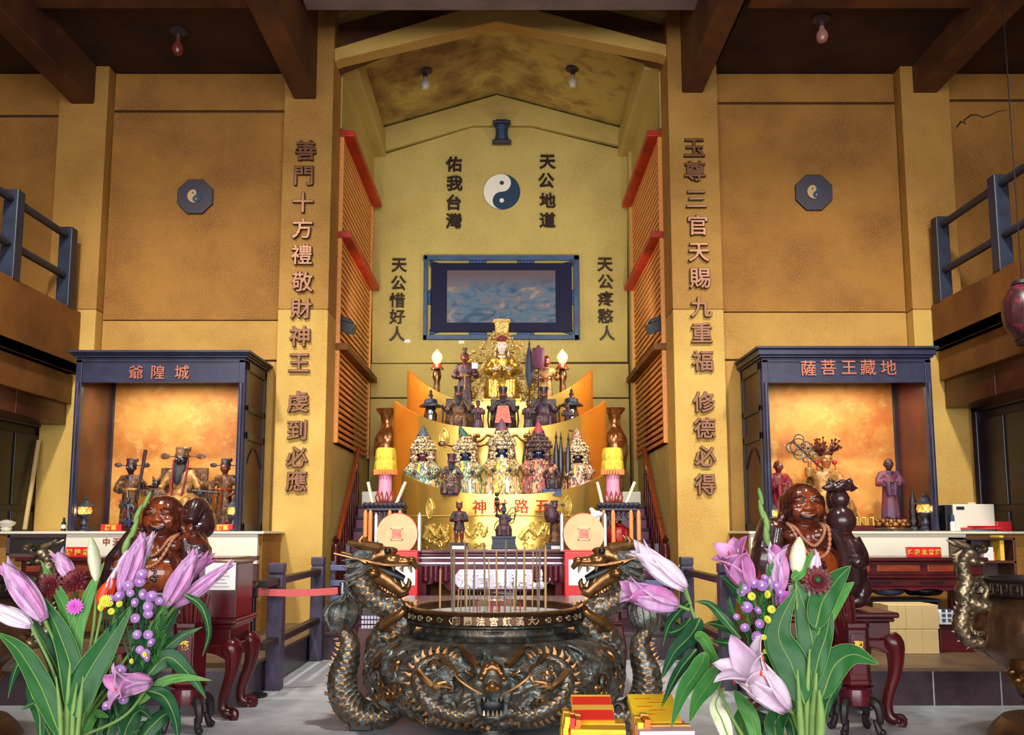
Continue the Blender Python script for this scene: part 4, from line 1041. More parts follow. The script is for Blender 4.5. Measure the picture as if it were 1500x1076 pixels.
mb = MB(); mb.box(-W/2+.05, W/2-.05, .05, .6, .28, .31); mb.build('shelf', M['red_lac2'], t, False, .005)
random.seed(5)
# papers lying on the low shelf
for k, (px, m_, rz, lb) in enumerate(((685, 'yellow', .2, 'yellow papers on the shelf under the pearl-panelled altar table'), (715, 'joss_k', -.3, 'tan paper bundle on the shelf under the pearl-panelled altar table'), (735, 'paper', .45, 'white booklet leaning on the bundle under the pearl-panelled altar table'))):
    p = at(px, 880, YT+.25); mb = MB()
    for j in range(4): mb.cbox((0, .004*j, .012+.022*j), (.34-.02*j, .2, .02), Matrix.Rotation(.05*j, 3, 'Z'))
    o = mb.build('paper_bundle', M[m_], None, False, .003, loc=(p.x, YT+.2+.03*k, PLZ+.315+(.0 if k < 2 else .1))); o.rotation_euler = (0, .12 if k == 2 else 0, rz); tag(o, lb, 'paper')
# ---------------- coin displays on red pedestals
for s, pc, pb0, pb1 in ((-1, (582,782), 548, 612), (1, (855,782), 827, 901)):
    Yb = 11.75; x0, x1 = at(pb0, 808, Yb).x, at(pb1, 808, Yb).x; zt = at(735, 808, Yb).z
    t = empty('red_pedestal', ((x0+x1)/2, Yb, PLZ), 'bright red box pedestal with a white square, on the side of the %s' % SIDE[s], 'pedestal', 'red pedestals beside the altar table')
    w = (x1-x0)/2
    mb = MB(); mb.box(-w, w, 0, .5, 0, zt-PLZ); mb.build('box', M['red'], t, False, .01)
    zc_ = at(735, 838, Yb).z-PLZ; mb = MB(); mb.box(-w+.05 if s > 0 else w-.36, -w+.38 if s > 0 else w-.03, -.008, .01, zc_-.16, zc_+.16); mb.build('white_square', M['paper'], t, False)
    c = at(pc[0], pc[1], Yb+.12); R = 30*Sp(782, Yb+.12)
    t = empty('coin_disc', (c.x, c.y, zt+.001), 'big peach coin disc with square hole upright on the red pedestal towards the %s' % SIDE[s], 'coin', 'peach coin discs')
    zc_ = c.z-zt
    mb = MB(); n = 56; q = R*.3
    o_ = [(R*cos(2*pi*i/n), zc_+R*sin(2*pi*i/n)) for i in range(n)]
    mb.lathe([(R*.985, -.045), (R, -.035), (R, .035), (R*.985, .045)], (0, 0, 0), n)
    mm_ = MB(); mm_.merge(mb, Matrix.Rotation(pi/2, 3, 'X'), (0, 0, zc_)); mm_.build('disc', M['coin'], t)
    mb = MB()
    for a0, b0, c0, d0 in ((-q, q, q-.02, q), (-q, q, -q, -q+.02), (-q, -q+.02, -q, q), (q-.02, q, -q, q)): mb.box(a0, b0, -.055, -.04, zc_+c0, zc_+d0)
    mb.build('hole_frame', M['coin'], t, False, .004)
    mb = MB(); mb.box(-q+.02, q-.02, -.05, -.042, zc_-q+.02, zc_+q-.02); mb.build('hole_field', mat('pink_hole_print', h(226,150,130), .6, 0, h(206,110,96), 16, (.4, .6)), t, False)
    mb = MB(); mb.lathe([(R*1.02, -.03), (R*1.04, 0), (R*1.02, .03)], (0, 0, 0), n); m2 = MB(); m2.merge(mb, Matrix.Rotation(pi/2, 3, 'X'), (.0, .05, zc_)); m2.build('rim', M['red'], t)
    for k in (-1, 1):
        mb = MB(); mb.prism([(k*R*1.06-.02, 0), (k*R*1.06+.02, 0), (k*R*1.06+.02, zc_+R*.9), (k*R*1.06, zc_+R*1.08), (k*R*1.06-.02, zc_+R*.9)], .02, .14); mb.build('side_plate', M['metal'], t, False, .004)
    mb = MB(); mb.box(-R*1.06, R*1.06, -.06, .16, 0, .02); mb.box(-.1, .1, -.05, .1, 0.02, zc_-R*.96); mb.build('foot', M['red'], t, False, .004)
# ---------------- lantern pavilions with orange candles, pink candles, copper vases
for s, px in ((-1, 563), (1, 906)):
    Yv = 12.45; p = at(px, 740, Yv); zt = p.z-PLZ; w = 27*Sp(740, Yv)
    t = empty('lantern_pavilion', (p.x, Yv, PLZ), 'dark carved pavilion stand holding a red silk lantern, towards the %s' % SIDE[s], 'lantern stand', 'lantern pavilions')
    rf = MB(); rf.box(-w*1.08, w*1.08, -.02, .5, zt-.03, zt); rf.box(-w, w, 0, .48, zt-.07, zt-.03)
    for k in range(9): rf.ell((-w+k*w/4, -.02, zt+.01), (.05, .02, .035), nu=8, nv=6)
    rf.build('roof', M['navy_dk'], t, False, .006)
    fz = MB(); fz.box(-w*.9, w*.9, .02, .05, zt-.2, zt-.17)
    for k in range(7):
        x = -w*.8+k*w*.27; fz.tube([(x+.05*cos(a), .035, zt-.12+.045*sin(a)) for a in [2*pi*i/10 for i in range(11)]], .01, 5)
    fz.build('fretwork', M['navy_dk'], t, True)
    for xx in (-w*.92, w*.92):
        for y in (.02, .42): mb = MB(); mb.box(xx-.025, xx+.025, y, y+.05, 0, zt-.07); mb.build('post', M['navy_dk'], t, False, .006)
    zf = zt-.62; mb = MB(); mb.box(-w*1.12, w*1.12, -.17, .46, zf-.04, zf); mb.build('shelf', M['navy_dk'], t, False, .006)
    l = empty('silk_lantern', (p.x, Yv+.24, PLZ+zf+.001), 'small red silk lantern with dark figures inside the pavilion towards the %s' % SIDE[s], 'lantern', 'red silk lanterns')
    mb = MB(); mb.lathe([(.06, .0), (.08, .03), (.16, .1), (.19, .2), (.16, .31), (.08, .37), (.05, .39)], n=20, fn=lambda a, z: 1+.03*cos(10*a)); mb.build('globe', M['lantern_r'], l)
    mb = MB(); mb.lathe([(.07, .39), (.07, .42), (.02, .45)], n=14); mb.build('cap', M['brass'], l)
    cx_ = (-.95, -.68, .35, .9) if s < 0 else (-.85, -.35, .62, 1.02)
    for k, q in enumerate(cx_):
        H = .5; c = empty('orange_candle', (p.x+q*w, Yv-.09-.012*(k % 2), PLZ+zf+.061), 'slim orange candle before the pavilion towards the %s, %s' % (SIDE[s], ('first from the stair side' if s < 0 else 'first from the altar side', 'second from the stair side' if s < 0 else 'second from the altar side', 'third from the stair side' if s < 0 else 'third from the altar side', 'fourth from the stair side' if s < 0 else 'fourth from the altar side')[k]), 'candle', 'orange candles')
        mb = MB(); mb.lathe([(.028, 0), (.028, H-.05), (.02, H-.02), (.006, H)], n=12); mb.build('wax', M['wax_or'], c)
        mb = MB(); mb.lathe([(.045, -.06), (.045, -.03), (.03, 0), (.032, .03), (.02, .03)], n=12); mb.build('holder', M['brass'], c)
    # the pink pillar candle with a yellow lotus shade, standing on the roof
    pc = at(564 if s < 0 else 898, 738, Yv+.2); zc0 = PLZ+zt+.001
    c = empty('pink_candle', (pc.x, Yv+.2, zc0), 'thick pink candle with a yellow tasselled shade on the pavilion towards the %s' % SIDE[s], 'candle', 'pink candles')
    s_ = Sp(700, Yv+.2); r = 10*s_; H = at(0, 688, Yv+.2).z-zc0
    mb = MB(); mb.lathe([(r*1.0, .06), (r*.96, H)], n=24); mb.build('wax', M['wax_pink'], c)
    mb = MB(); mb.lathe([(r*1.2, 0), (r*1.25, .03), (r*.8, .06), (.01, .065)], n=20)
    for k in range(10): a = 2*pi*k/10; mb.tube([(r*cos(a), r*sin(a), .05), (r*1.25*cos(a), r*1.25*sin(a), .12), (r*1.1*cos(a), r*1.1*sin(a), .2)], [.03, .025, .004], 6)
    mb.build('lotus_base', M['red_br'], c)
    top = at(0, 656, Yv+.2).z-zc0
    mb = MB(); mb.lathe([(r*1.5, H-.02), (r*1.62, H+.0), (r*1.5, H+.12), (r*1.42, H+.13), (r*1.5, H+.17), (r*1.4, top-.03), (r*1.2, top), (.01, top)], n=24, fn=lambda a, z: 1+.05*cos(8*a)); mb.build('shade', M['yellow'], c)
    mb = MB(); 
    for k in range(24): a = 2*pi*k/24; mb.tube([(r*1.55*cos(a), r*1.55*sin(a), H), (r*1.6*cos(a), r*1.6*sin(a), H-.07)], [.02, .014], 5)
    mb.build('fringe', M['wax_or'], c)
    for k, (dx, tl) in enumerate(((-1.7, -.12), (1.75, .22))):
        o = MB(); o.tube([(0, 0, 0), (tl*.6, 0, .32)], [.024, .022], 10); tag(o.build('cream_candle', M['wax_cream'], None, loc=(pc.x+dx*r*.95, Yv+.1, zc0)), 'short cream candle %s beside the pink candle towards the %s' % (('upright', 'leaning outwards')[k], SIDE[s]), 'candle', 'cream candles')
    # big copper vase at the stair head
    Yv2 = 15.5; c = at(566 if s < 0 else 901, 700, Yv2); zb = PLZ+9*.182+.001; s_ = Sp(660, Yv2); zt = at(0, 599 if s < 0 else 598, Yv2).z
    v = empty('copper_vase', (c.x, Yv2, zb), 'tall copper and silver glazed vase at the stair head towards the %s' % SIDE[s], 'vase', 'tall copper vases')
    H = zt-zb; R = 19*s_
    prf = [(.45, 0), (.5, .02), (.52, .1), (.72, .3), (.97, .52), (1.0, .62), (.93, .7), (.68, .76), (.5, .8), (.46, .86), (.52, .93), (.85, .985), (.88, 1.0), (.8, 1.0), (.42, .92)]
    mb = MB(); mb.lathe([(a*R, b_*H) for a, b_ in prf], n=32); mb.build('body', M['vase_b'], v, ang=70)
o = MB(); 
for k in range(8): o.ell((.05*cos(k*2.1)*k/6, .05*sin(k*2.1), .03*k), (.1-.006*k, .08, .035), Matrix.Rotation(k*.6, 3, 'Y'), 8, 6)
p = at(868, 757, 12.3); tag(fuse(o, 'crumpled_bag', M['paper'], None, .015, 1, loc=(p.x, 11.95, p.z-.14)), 'crumpled white plastic bag on top of the coin disc towards the five-character shrine', 'bag')
# ---------------- long red offering table behind the censer
YO = 9.1; x0, x1 = at(520, 950, YO).x, at(916, 950, YO).x; zt = .9; W = x1-x0
t = empty('offering_table', ((x0+x1)/2, YO, 0), 'long dark red lacquered offering table behind the big bronze censer', 'table')
mb = MB(); mb.box(-W/2-.03, W/2+.03, -.03, .9, zt-.045, zt); mb.build('top', M['red_lac'], t, False, .015)
mb = MB(); mb.box(-W/2+.05, W/2-.05, .02, .84, zt-.2, zt-.045); mb.box(-W/2+.02, W/2-.02, 0, .86, zt-.22, zt-.19); mb.build('frieze', M['red_lac'], t, False, .01)
mb = MB(); mb.prism([(-W/2+.04, zt-.22), (W/2-.04, zt-.22), (W/2-.2, zt-.42), (W/2-.4, zt-.36), (0, zt-.33), (-W/2+.4, zt-.36), (-W/2+.2, zt-.42)], .012, .05); mb.build('apron', M['red_lac'], t, False, .01)
for sx in (-1, 1):
    for y in (.0, .74):
        mb = MB(); mb.prism([(sx*(W/2-.02), zt-.22), (sx*(W/2-.22), zt-.22), (sx*(W/2-.2), zt-.5), (sx*(W/2-.16), .12), (sx*(W/2-.13), 0), (sx*(W/2-.03), 0), (sx*(W/2-.0), .2), (sx*(W/2+.02), zt-.45)][::sx], y, y+.12); mb.build('leg', M['red_lac'], t, False, .015)
for i in range(10): pass
for row in range(3):
    for sx in (-1,):
        for i in range(6):
            mb = MB(); mb.box(0, .022, -.006, .0, 0, .03); mb.build('pearl_inlay', M['sheen'], t, False).location = (sx*(W/2-.06)+i*.03, -.004, zt-.16-row*.045)
# ================================================================ the statues
random.seed(11)
def hpx(py0, py1, Y): return at(PX, py0, Y).z-at(PX, py1, Y).z
def stand_on(px, py0, z, Y):      # location at height z and statue height up to pixel row py0
    p = at(px, 700, Y); return Vector((p.x, Y, z)), at(PX, py0, Y).z-z
zT1, zT2, zT3 = z1-.03, z2-.03, z3-.03
def general(px, ytop, Y, label, emb, face, crown, cone, conec, cape='cape', w=1.0, lean=0, wings=0, base_in=0):
    p = at(px, 700, Y); zt = at(px, ytop, Y).z; H = zt-zT1
    t = empty('crowned_general', (p.x, Y, zT1+.014), label, 'statue', 'five crowned generals of the lowest tier')
    hb = .56*H; hr = .075*H; hc = Vector((0, -.02*H, hb+.0))
    bd = MB(); head_geo(bd, hc, hr)
    bd.tube([(0, .02*H, .05*H), (0, .02*H, .5*H)], [.1*H*w, .09*H*w], 12)
    rb = MB()
    loftz(rb, [(0, .27*H*w, .16*H, 0), (.06*H, .27*H*w, .16*H, 0), (.25*H, .235*H*w, .14*H, 0), (.4*H, .19*H*w, .11*H, 0), (.47*H, .13*H*w, .08*H, .01*H), (.5*H, .06*H, .06*H, .01*H)], 40, .1, 13)
    for s in (-1, 1):
        rb.tube([(s*.12*H*w, 0, .45*H), (s*.2*H*w, -.06*H, .36*H), (s*.12*H*w, -.15*H, .3*H)], [.06*H, .065*H, .07*H], 10)
        hand_geo(bd, (s*.1*H*w, -.17*H, .31*H), (-s*.8, -.6, .2), .03*H, .9, side=-s)
        bd.tube([(0, 0, .45*H), (s*.19*H*w, -.05*H, .36*H), (s*.1*H*w, -.17*H, .31*H)], [.03*H, .03*H, .022*H], 8)
    fuse(bd, 'body', M[face], t, H/95, 1); fuse(rb, 'robe', M['emb_'+emb], t, H/80, 1)
    # ribbons down the robe front
    for k, x in enumerate((-.12, -.045, .05, .125)):
        mb = MB(); mb.grid(lambda u, v: ((x*(1+.55*v)+(u-.5)*.036)*H*w, -(.105+.075*v+.012*sin(7*v+k))*H+abs(x)*.25*H, (.45-.41*v)*H), 2, 10, thick=.006)
        mb.build('ribbon', M[('wax_or', 'yellow', 'white', 'wax_or')[k] if emb != 'red' else ('robe_red', 'wax_or', 'robe_red', 'cape')[k]], t)
    # cape: an upright hood of cloth behind
    mb = MB()
    def cp(u, v):
        a = (u-.5)*pi*1.15; r = (.235-.11*v**1.3)*H*w
        return (r*sin(a)*(1-.55*max(0, v-.75)*4*.8), (.02+.13*cos(a)-.02)*H, v*.86*H)
    mb.grid(cp, 20, 14, thick=.012*H); mb.build('cape', M[cape], t)
    # crown: dense ornament of pompoms round a dome, pointed cap above
    cr = MB(); n = 0
    cr.ell((0, .02*H, hb+.13*H), (.115*H, .1*H, .13*H), nu=16, nv=10)
    for row, (zz, rr, k) in enumerate(((.05, .125, 11), (.095, .15, 12), (.145, .135, 11), (.195, .1, 9), (.24, .06, 7))):
        for j in range(k):
            a = -pi*1.02+pi*1.04*j/(k-1); q = .024*H*(1+.5*random.random())
            cr.ell((rr*H*cos(a)*1.05, rr*H*sin(a)*.8+.01*H, hb+zz*H), q, nu=8, nv=6)
    cr.build('crown', M['emb_'+crown], t)
    pk = zt-zT1-(hb+.22*H)
    cn = MB(); cn.loft([[Vector((lean*q*.1*H+(.095*H*(1-q)**.8+.004)*cos(a), .03*H+(.06*H*(1-q)**.8+.004)*sin(a), hb+.21*H+pk*q)) for a in [2*pi*i/14 for i in range(14)]] for q in (0, .25, .5, .75, 1)])
    cn.build('crown_peak', conec, t)
    for s in (-1, 1):
        ep = MB(); ep.ell((s*.11*H, -.06*H, hb-.03*H), (.045*H, .03*H, .06*H)); 
        for j in range(6): a = j*1.05; ep.ell((s*.11*H+.045*H*cos(a), -.085*H, hb-.03*H+.055*H*sin(a)), .016*H, nu=8, nv=6)
        ep.build('ear_pompom', M['emb_'+crown], t)
    if wings:
        for s in (-1, 1):
            wg = MB()
            if wings == 1: wg.tube([(s*.1*H, 0, hb+.14*H), (s*.2*H, 0, hb+.13*H), (s*.3*H, 0, hb+.16*H)], [.016*H, .014*H, .012*H], 8); wg.ell((s*.33*H, 0, hb+.165*H), (.055*H, .02*H, .04*H))
            else: wg.tube(spline([(s*.1*H, 0, hb+.17*H), (s*.18*H, 0, hb+.21*H), (s*.27*H, 0, hb+.14*H), (s*.33*H, 0, hb+.14*H), (s*.34*H, 0, hb+.2*H), (s*.3*H, 0, hb+.21*H), (s*.295*H, 0, hb+.175*H)], 24), [.02*H]*12+[.026*H]*13, 8)
            wg.build('crown_wing', M['bronze_w'] if wings == 2 else M['budai'], t)
    eyes_geo(t, hc, hr, 0, M['taiji_w'])
    for s in (-1, 1):
        mb = MB(); 
        for a in [2*pi*i/10 for i in range(10)]: mb.ell((s*.085*H*w+.022*H*cos(a), -.145*H, .43*H+.022*H*sin(a)), .009*H, nu=6, nv=5)
        mb.build('robe_rosette', M['emb_crown'], t)
    return t
Y1 = 13.2
general(619, 622, 13.52, 'statue in teal and white embroidered robe with plum face and slate peaked crown', 'teal', 'face_pl', 'crown', 0, mat('slate_blue_brocade', h(78,92,110), .5, 0, h(40,44,60), 40, (.45, .6)), 'robe_plum', .93)
general(682, 622, Y1-.1, 'statue in green embroidered robe with blue-black face and round-tipped crown wings', 'green', 'face_bl', 'crown', 0, mat('dark_teal_brocade', h(40,88,84), .5), 'cape', .93, -.9, 1)
general(735, 612, Y1-.16, 'statue in golden robe with bright blue face and curled crown feelers', 'gold', 'face_bl', 'crown', 0, M['robe_plum'], 'cape', .95, 0, 2)
general(789, 616, Y1-.1, 'statue in red embroidered robe with blue face and crimson peaked crown', 'red', 'face_bl', 'dark', 0, mat('crimson_brocade', h(150,34,58), .5, 0, h(184,60,72), 30, (.45, .6)), 'cape', .92)
general(846, 627, 13.5, 'statue in cream and orange robe with black face and pink peaked crown', 'cream', 'face_dk', 'crown', 0, M['emb_crown_p'], 'cape', .93)
# small statues in front of the generals
l, H = stand_on(661, 668, zT1+.01, 12.96); figure('seated_official_statuette', l, H, 'small plum-brown seated official in front of the teal-robed and green-robed statues', 'statue', 'statuettes of the lowest tier', 0, 'sit', 'face_pl', 'emb_dark', 'square', .2, 'knees', base='navy_dk', hatm='wood_pl', bw=.8)
l, H = stand_on(808, 674, zT1+.01, 12.98); figure('seated_child_statuette', l, H, 'small seated statuette with pale apron on a blue base beside the red-robed statue', 'statue', 'statuettes of the lowest tier', 0, 'sit', 'face_pl', 'wood_dk', 'cap', None, 'knees', base='blue', hatm='wood_pl', sash='robe_gold', bh=.2)
# candle lamp and little throne before the middle statue
p = at(735, 720, 12.93)
t = empty('pearl_step', (p.x, 12.95, zT1), 'small lavender and pink offering step with gold knobs in front of the golden-robed statue', 'step')
mb = MB(); mb.box(-.2, .2, -.06, .1, 0, .09); mb.build('base', M['sheen'], t, False, .008)
mb = MB(); mb.lathe([(.17, .09), (.19, .1), (.17, .16), (.14, .2), (.13, .21)], (0, .02, 0), 24, 1, .4); mb.build('bowl', M['navy'], t)
for k in range(5): mb = MB(); mb.ell((-.12+.06*k, -.055-.01*(2-abs(k-2)), .14), .018, nu=8, nv=6); mb.build('knob', M['bronze_w'], t)
for s in (-1, 1): mb = MB(); mb.box(s*.2-.018, s*.2+.018, -.07, .1, 0, .15); mb.build('end_post', M['pinkp'], t, False, .004)
t = empty('candle_lamp', (p.x, 12.965, zT1+.211), 'white candle tube lamp on a dark stem in front of the golden-robed statue', 'lamp')
z_ = at(735, 665, 12.96).z-zT1-.211
mb = MB(); mb.lathe([(.06, 0), (.06, .015), (.02, .03), (.018, z_*.45), (.03, z_*.52), (.03, z_*.56), (.01, z_*.57)], n=14); mb.build('stem', M['dark'], t)
mb = MB(); mb.lathe([(.026, z_*.56), (.026, z_*.9), (.018, z_*.97), (.004, z_)], n=14); mb.build('tube', M['wax_cream'], t)
# dark spiked banners in a holder
def banner(px, py0, py1, Y, label, m, wpx=7, z0=None, tilt=0, group=None, name='folded_banner'):
    p = at(px, 700, Y); z0 = zT1 if z0 is None else z0; zt = at(px, py0, Y).z; H = zt-z0; s_ = Sp(py0, Y)
    t = empty(name, (p.x, Y, z0), label, 'banner', group); w = wpx*s_/2
    mb = MB(); mb.tube([(0, 0, 0), (tilt*H*.5, 0, H*.9), (tilt*H*.55, 0, H)], [.012, .011, .003], 8); mb.ell((tilt*H*.5, 0, H*.9), (.02, .02, .035)); mb.build('pole', M['dark'], t)
    mb = MB(); loftz(mb, [(H*.3, w*.3, w*.25, 0, tilt*H*.2), (H*.45, w*1.1, w*.6, 0, tilt*H*.25), (H*.65, w, w*.55, 0, tilt*H*.35), (H*.82, w*.5, w*.35, 0, tilt*H*.45), (H*.88, .01, .01, 0, tilt*H*.48)], 14, .12, 5); mb.build('cloth', m, t)
    return t
for k, (px, y0, tl) in enumerate(((815, 630, 0), (821, 631, .02), (831, 633, .04))):
    banner(px, y0, 720, 13.22+.05*k, 'dark folded spike banner behind the red-robed statue, %s of three' % ('next to the red-robed one', 'middle one', 'next to the cream-robed one')[k], M['face_dk'], 8, None, tl, 'spike banners of the lowest tier')
for k, (px, y0, tl) in enumerate(((772, 626, .06), (768, 640, .03))):
    banner(px, y0, 720, 13.26+.06*k, 'black ragged banner behind the red-robed statue, %s of the pair' % ('taller', 'shorter')[k], M['face_dk'], 7, None, tl, 'black ragged banners')
# ---- front row before the gold panel
zTb = at(735, 804, YT).z+.001
def fr_row(px, py0, Y=12.35): 
    p = at(px, 700, Y); return Vector((p.x, Y, zTb)), at(px, py0, Y).z-zTb
l, H = fr_row(673, 736)
figure('standing_guardian_statue', l, H, 'dark standing guardian with folded arms and red-brown face before the gold panel, beside the character 神', 'statue', 'statues before the gold panel', 0, 'stand', 'face_rd', 'wood_dk', 'horns', None, 'crossed', base='rail', hatm='wood_dk', sash='wood_br', tunic=True, bh=.13)
l, H = fr_row(738, 742)
t, hc, hr, hands, h_, zb = figure('ribbon_dancer_statue', l, H, 'dark statue with black face and looping ribbons raising one arm before the gold panel', 'statue', 'statues before the gold panel', 0, 'sit', 'face_bl', 'wood_pl', 'knot', None, 'raise_l', base='rail', hatm='face_bl', sash='robe_red', bh=.3, bw=1.1)
mb = MB(); mb.tube(spline([(h_*.1, .02, h_*.75+zb), (h_*.3, .04, h_*.98+zb), (h_*.42, .03, h_*.85+zb), (h_*.36, .02, h_*.6+zb), (h_*.22, 0, h_*.62+zb), (h_*.24, 0, h_*.75+zb), (h_*.36, .02, h_*.78+zb), (h_*.34, .02, h_*.5+zb), (h_*.2, -.03, h_*.42+zb)], 50), h_*.02, 6)
mb.tube(spline([(h_*-.08, .02, h_*.78+zb), (h_*-.2, .05, h_*1.0+zb), (h_*-.1, .04, h_*1.08+zb), (h_*.05, .04, h_*1.0+zb)], 24), h_*.02, 6)
mb.tube(spline([(h_*-.15, 0, h_*.55+zb), (h_*-.3, .02, h_*.4+zb), (h_*-.3, .03, h_*.2+zb), (h_*-.2, 0, h_*.12+zb)], 24), h_*.02, 6); mb.build('ribbon', M['face_dk'], t)
mb = MB(); q = hands[-1]; mb.tube([q+Vector((0, 0, -.05)), q+Vector((.0, 0, .1))], .012, 8)
for k in range(3): mb.ell(q+Vector((.0, 0, .08+.06*k)), (.03, .03, .03)); 
mb.build('spear_tip', M['dark'], t)
l, H = fr_row(812, 736)
t, hc, hr, hands, h_, zb = figure('jar_bearer_statue', l, H, 'standing bronze-brown official hugging a lidded jar before the gold panel, beside the character 五', 'statue', 'statues before the gold panel', 0, 'stand', 'face_rd', 'wood_br', 'wing', None, 'crossed', base='rail', hatm='wood_dk', bh=.13)
mb = MB(); mb.lathe([(.05, 0), (.09, .05), (.1, .12), (.07, .18), (.075, .2), (.03, .23), (.02, .26)], (-.1*h_, -.24*h_, zb+.5*h_), 16); mb.build('jar', M['wood_pl'], t)
# white name slips on the bases
for px in (664+8, 811+6):
    Yn = 12.13; p = at(px, 798, Yn); mb = MB(); mb.box(-.085, .085, -.004, .004, 0, .04); o = mb.build('name_slip', M['white'], None, False, loc=(p.x, Yn, zTb)); tag(o, 'white name slip in front of the %s' % ('folded-arm guardian statue' if px < 735 else 'jar-bearing statue'), 'label', 'white name slips')
# ---- second tier: three enthroned dark officials with small attendants
def chair(t, H, mm='wood_dk', arms=True):
    mb = MB(); w = .3*H
    mb.box(-w, w, .1*H, .16*H, .0, .8*H); mb.build('chair_back', M[mm], t, False, .01)
    for s in (-1, 1):
        mb = MB(); mb.tube(spline([(s*w, .13*H, .62*H), (s*w*1.12, -.05*H, .56*H), (s*w*1.15, -.2*H, .52*H), (s*w*1.2, -.26*H, .56*H), (s*w*1.12, -.27*H, .6*H)], 16), .025*H, 8); mb.tube([(s*w*1.12, -.19*H, .52*H), (s*w*1.18, -.2*H, .25*H), (s*w*1.05, -.2*H, 0)], .022*H, 8); mb.build('chair_arm', M[mm], t)
Y2 = 13.8
for px, y0, sk, rb_, bd, lb, hm in ((671, 570, 'face_rd', 'wood_br', .24, 'enthroned dark official with long black beard on the middle tier, above the green-robed statue', 'face_dk'), (737, 571, 'face_rd', 'wood_dk', .16, 'enthroned dark official in the middle of the middle tier, above the golden-robed statue', 'face_dk'), (797, 571, 'face_rd', 'wood_pl', .24, 'enthroned dark official with long black beard on the middle tier, above the red-robed statue', 'face_dk')):
    l, H = stand_on(px, y0, zT2+.012, Y2-.02)
    t, hc, hr, hands, h_, zb = figure('enthroned_official', l, H, lb, 'statue', 'enthroned officials of the middle tier', 0, 'sit', sk, rb_, 'square', bd, 'wide', base='navy_dk', hatm=hm, flare=1.15, bh=.05)
    chair(t, H)
    if px == 737:
        mb = MB(); mb.grid(lambda u, v: ((u-.5)*(.16+.08*v), -.29-.06*v, .36-.26*v), 3, 6, thick=.01); mb.build('red_apron', mat('coral_brocade', h(226,110,84), .5, 0, h(190,70,60), 40, (.45, .6)), t)
for px, y0, Y, rb_, lb, hat in ((700, 588, 13.5, 'wood_pl', 'small dark attendant beside the middle enthroned official, above the green-robed statue', 'cap'), (774, 588, 13.5, 'wood_dk', 'small dark attendant beside the middle enthroned official, above the red-robed statue', 'cap'), (832, 592, 13.62, 'wood_dk', 'small black statuette on the middle tier beside a pagoda lantern', 'knot')):
    l, H = stand_on(px, y0, zT2+.002, Y); figure('small_attendant_statue', l, H, lb, 'statue', 'attendants of the middle tier', 0, 'stand', 'face_rd', rb_, hat, None if px != 832 else .15, 'sleeves', base='navy_dk', hatm='wood_dk', flare=1.25)
# red tassel ornaments between the officials
for px in (708, 768):
    p = at(px, 592, 13.66); mb = MB(); mb.tube([(0, 0, -.28), (0, 0, 0)], .008, 6)
    for k in range(9): a = k*.7; mb.tube([(0, 0, -.02), (.035*cos(a), .035*sin(a), .01+.03*(k % 3))], [.012, .006], 5)
    o = mb.build('red_flower_spray', M['robe_red'], None, loc=p-Vector((0, 0, .0))); o.location.z = zT2+.281; tag(o, 'tiny red flower spray standing beside the middle official, on the side of the %s' % SIDE[-1 if px < 735 else 1], 'flower', 'red flower sprays')
# ---- top tier: golden deity, two attendants, banners
Y3 = 14.55
l, H = stand_on(735, 497, zT3+.002, Y3)
t, hc, hr, hands, h_, zb = figure('golden_deity', l, H, 'golden enthroned deity with tall square crown and ornate halo atop the altar', 'statue', None, 0, 'sit', 'skin_w', 'gold_orn', 'none', None, 'sleeves', base='gold', bh=.12, flare=1.0)
mb = MB(); mb.box(-.34*H, .34*H, -.1, .3, 0, .1*H); mb.build('pedestal', M['gold'], t, False, .01)
random.seed(21)
hl = MB(); zc_ = .66*H
def arch_pt(a, r): return (r*.46*H*cos(a), .14*H, .12*H+(.95*H*r*sin(a) if a >= 0 else 0))
hl.prism([(arch_pt(pi*i/24, .84)[0], arch_pt(pi*i/24, .84)[2]) for i in range(25)], .13*H, .17*H)
for k in range(150):
    a = pi*random.random(); r = .5+.58*sqrt(random.random()); x_, y_, z_ = arch_pt(a, r)
    if random.random() < .4:
        q = [(x_+.03*H*cos(a*2+i)*(1-.1*i), y_-.06*H, z_+.03*H*sin(a*2+i)*(1-.1*i)) for i in range(6)]; hl.tube(q, .01*H, 5)
    else: hl.ell((x_, y_-.03*H-.04*H*random.random(), z_), (.028*H, .03*H, .03*H), nu=7, nv=5)
hl.build('halo', M['emb_gilt'], t)
for s in (-1, 1):
    w = MB()
    for k in range(26):
        z_ = (.1+.75*k/26)*H; x_ = s*(.43+.06*sin(k*.9))*H; w.ell((x_, .02*H-.05*H*random.random(), z_), (.035*H, .04*H, .03*H), nu=7, nv=5)
    w.build('side_scroll', M['emb_gilt'], t)
cr = MB(); x, y, z = hc; r = hr
loftz(cr, [(z+.5*r, .85*r, .9*r, .05*r), (z+1.3*r, .95*r, .95*r, .05*r), (z+1.6*r, .7*r, .7*r, .05*r)], 18)
top = at(735, 468, Y3).z-l.z
loftz(cr, [(z+1.5*r, .85*r, .55*r, .05*r), (top-.05*H, 1.0*r, .6*r, .05*r), (top-.045*H, 1.2*r, .7*r, .05*r), (top, 1.2*r, .7*r, .05*r)], 4 if False else 16)
for k in range(18): a = -pi+pi*k/17; cr.ell((1.1*r*cos(a), .2*r+1.0*r*sin(a), z+(.7+.5*(k % 3))*r), .2*r, nu=7, nv=5)
cr.build('crown', M['emb_gilt'], t)
mb = MB(); mb.ell((0, -.7*r, z+.95*r), (.8*r, .4*r, .45*r)); 
for k in range(8): mb.ell((-.6*r+.17*k*r, -1.0*r, z+.75*r+.2*r*(k % 3)), .18*r, nu=7, nv=5)
mb.build('red_pompom_band', M['robe_red'], t)
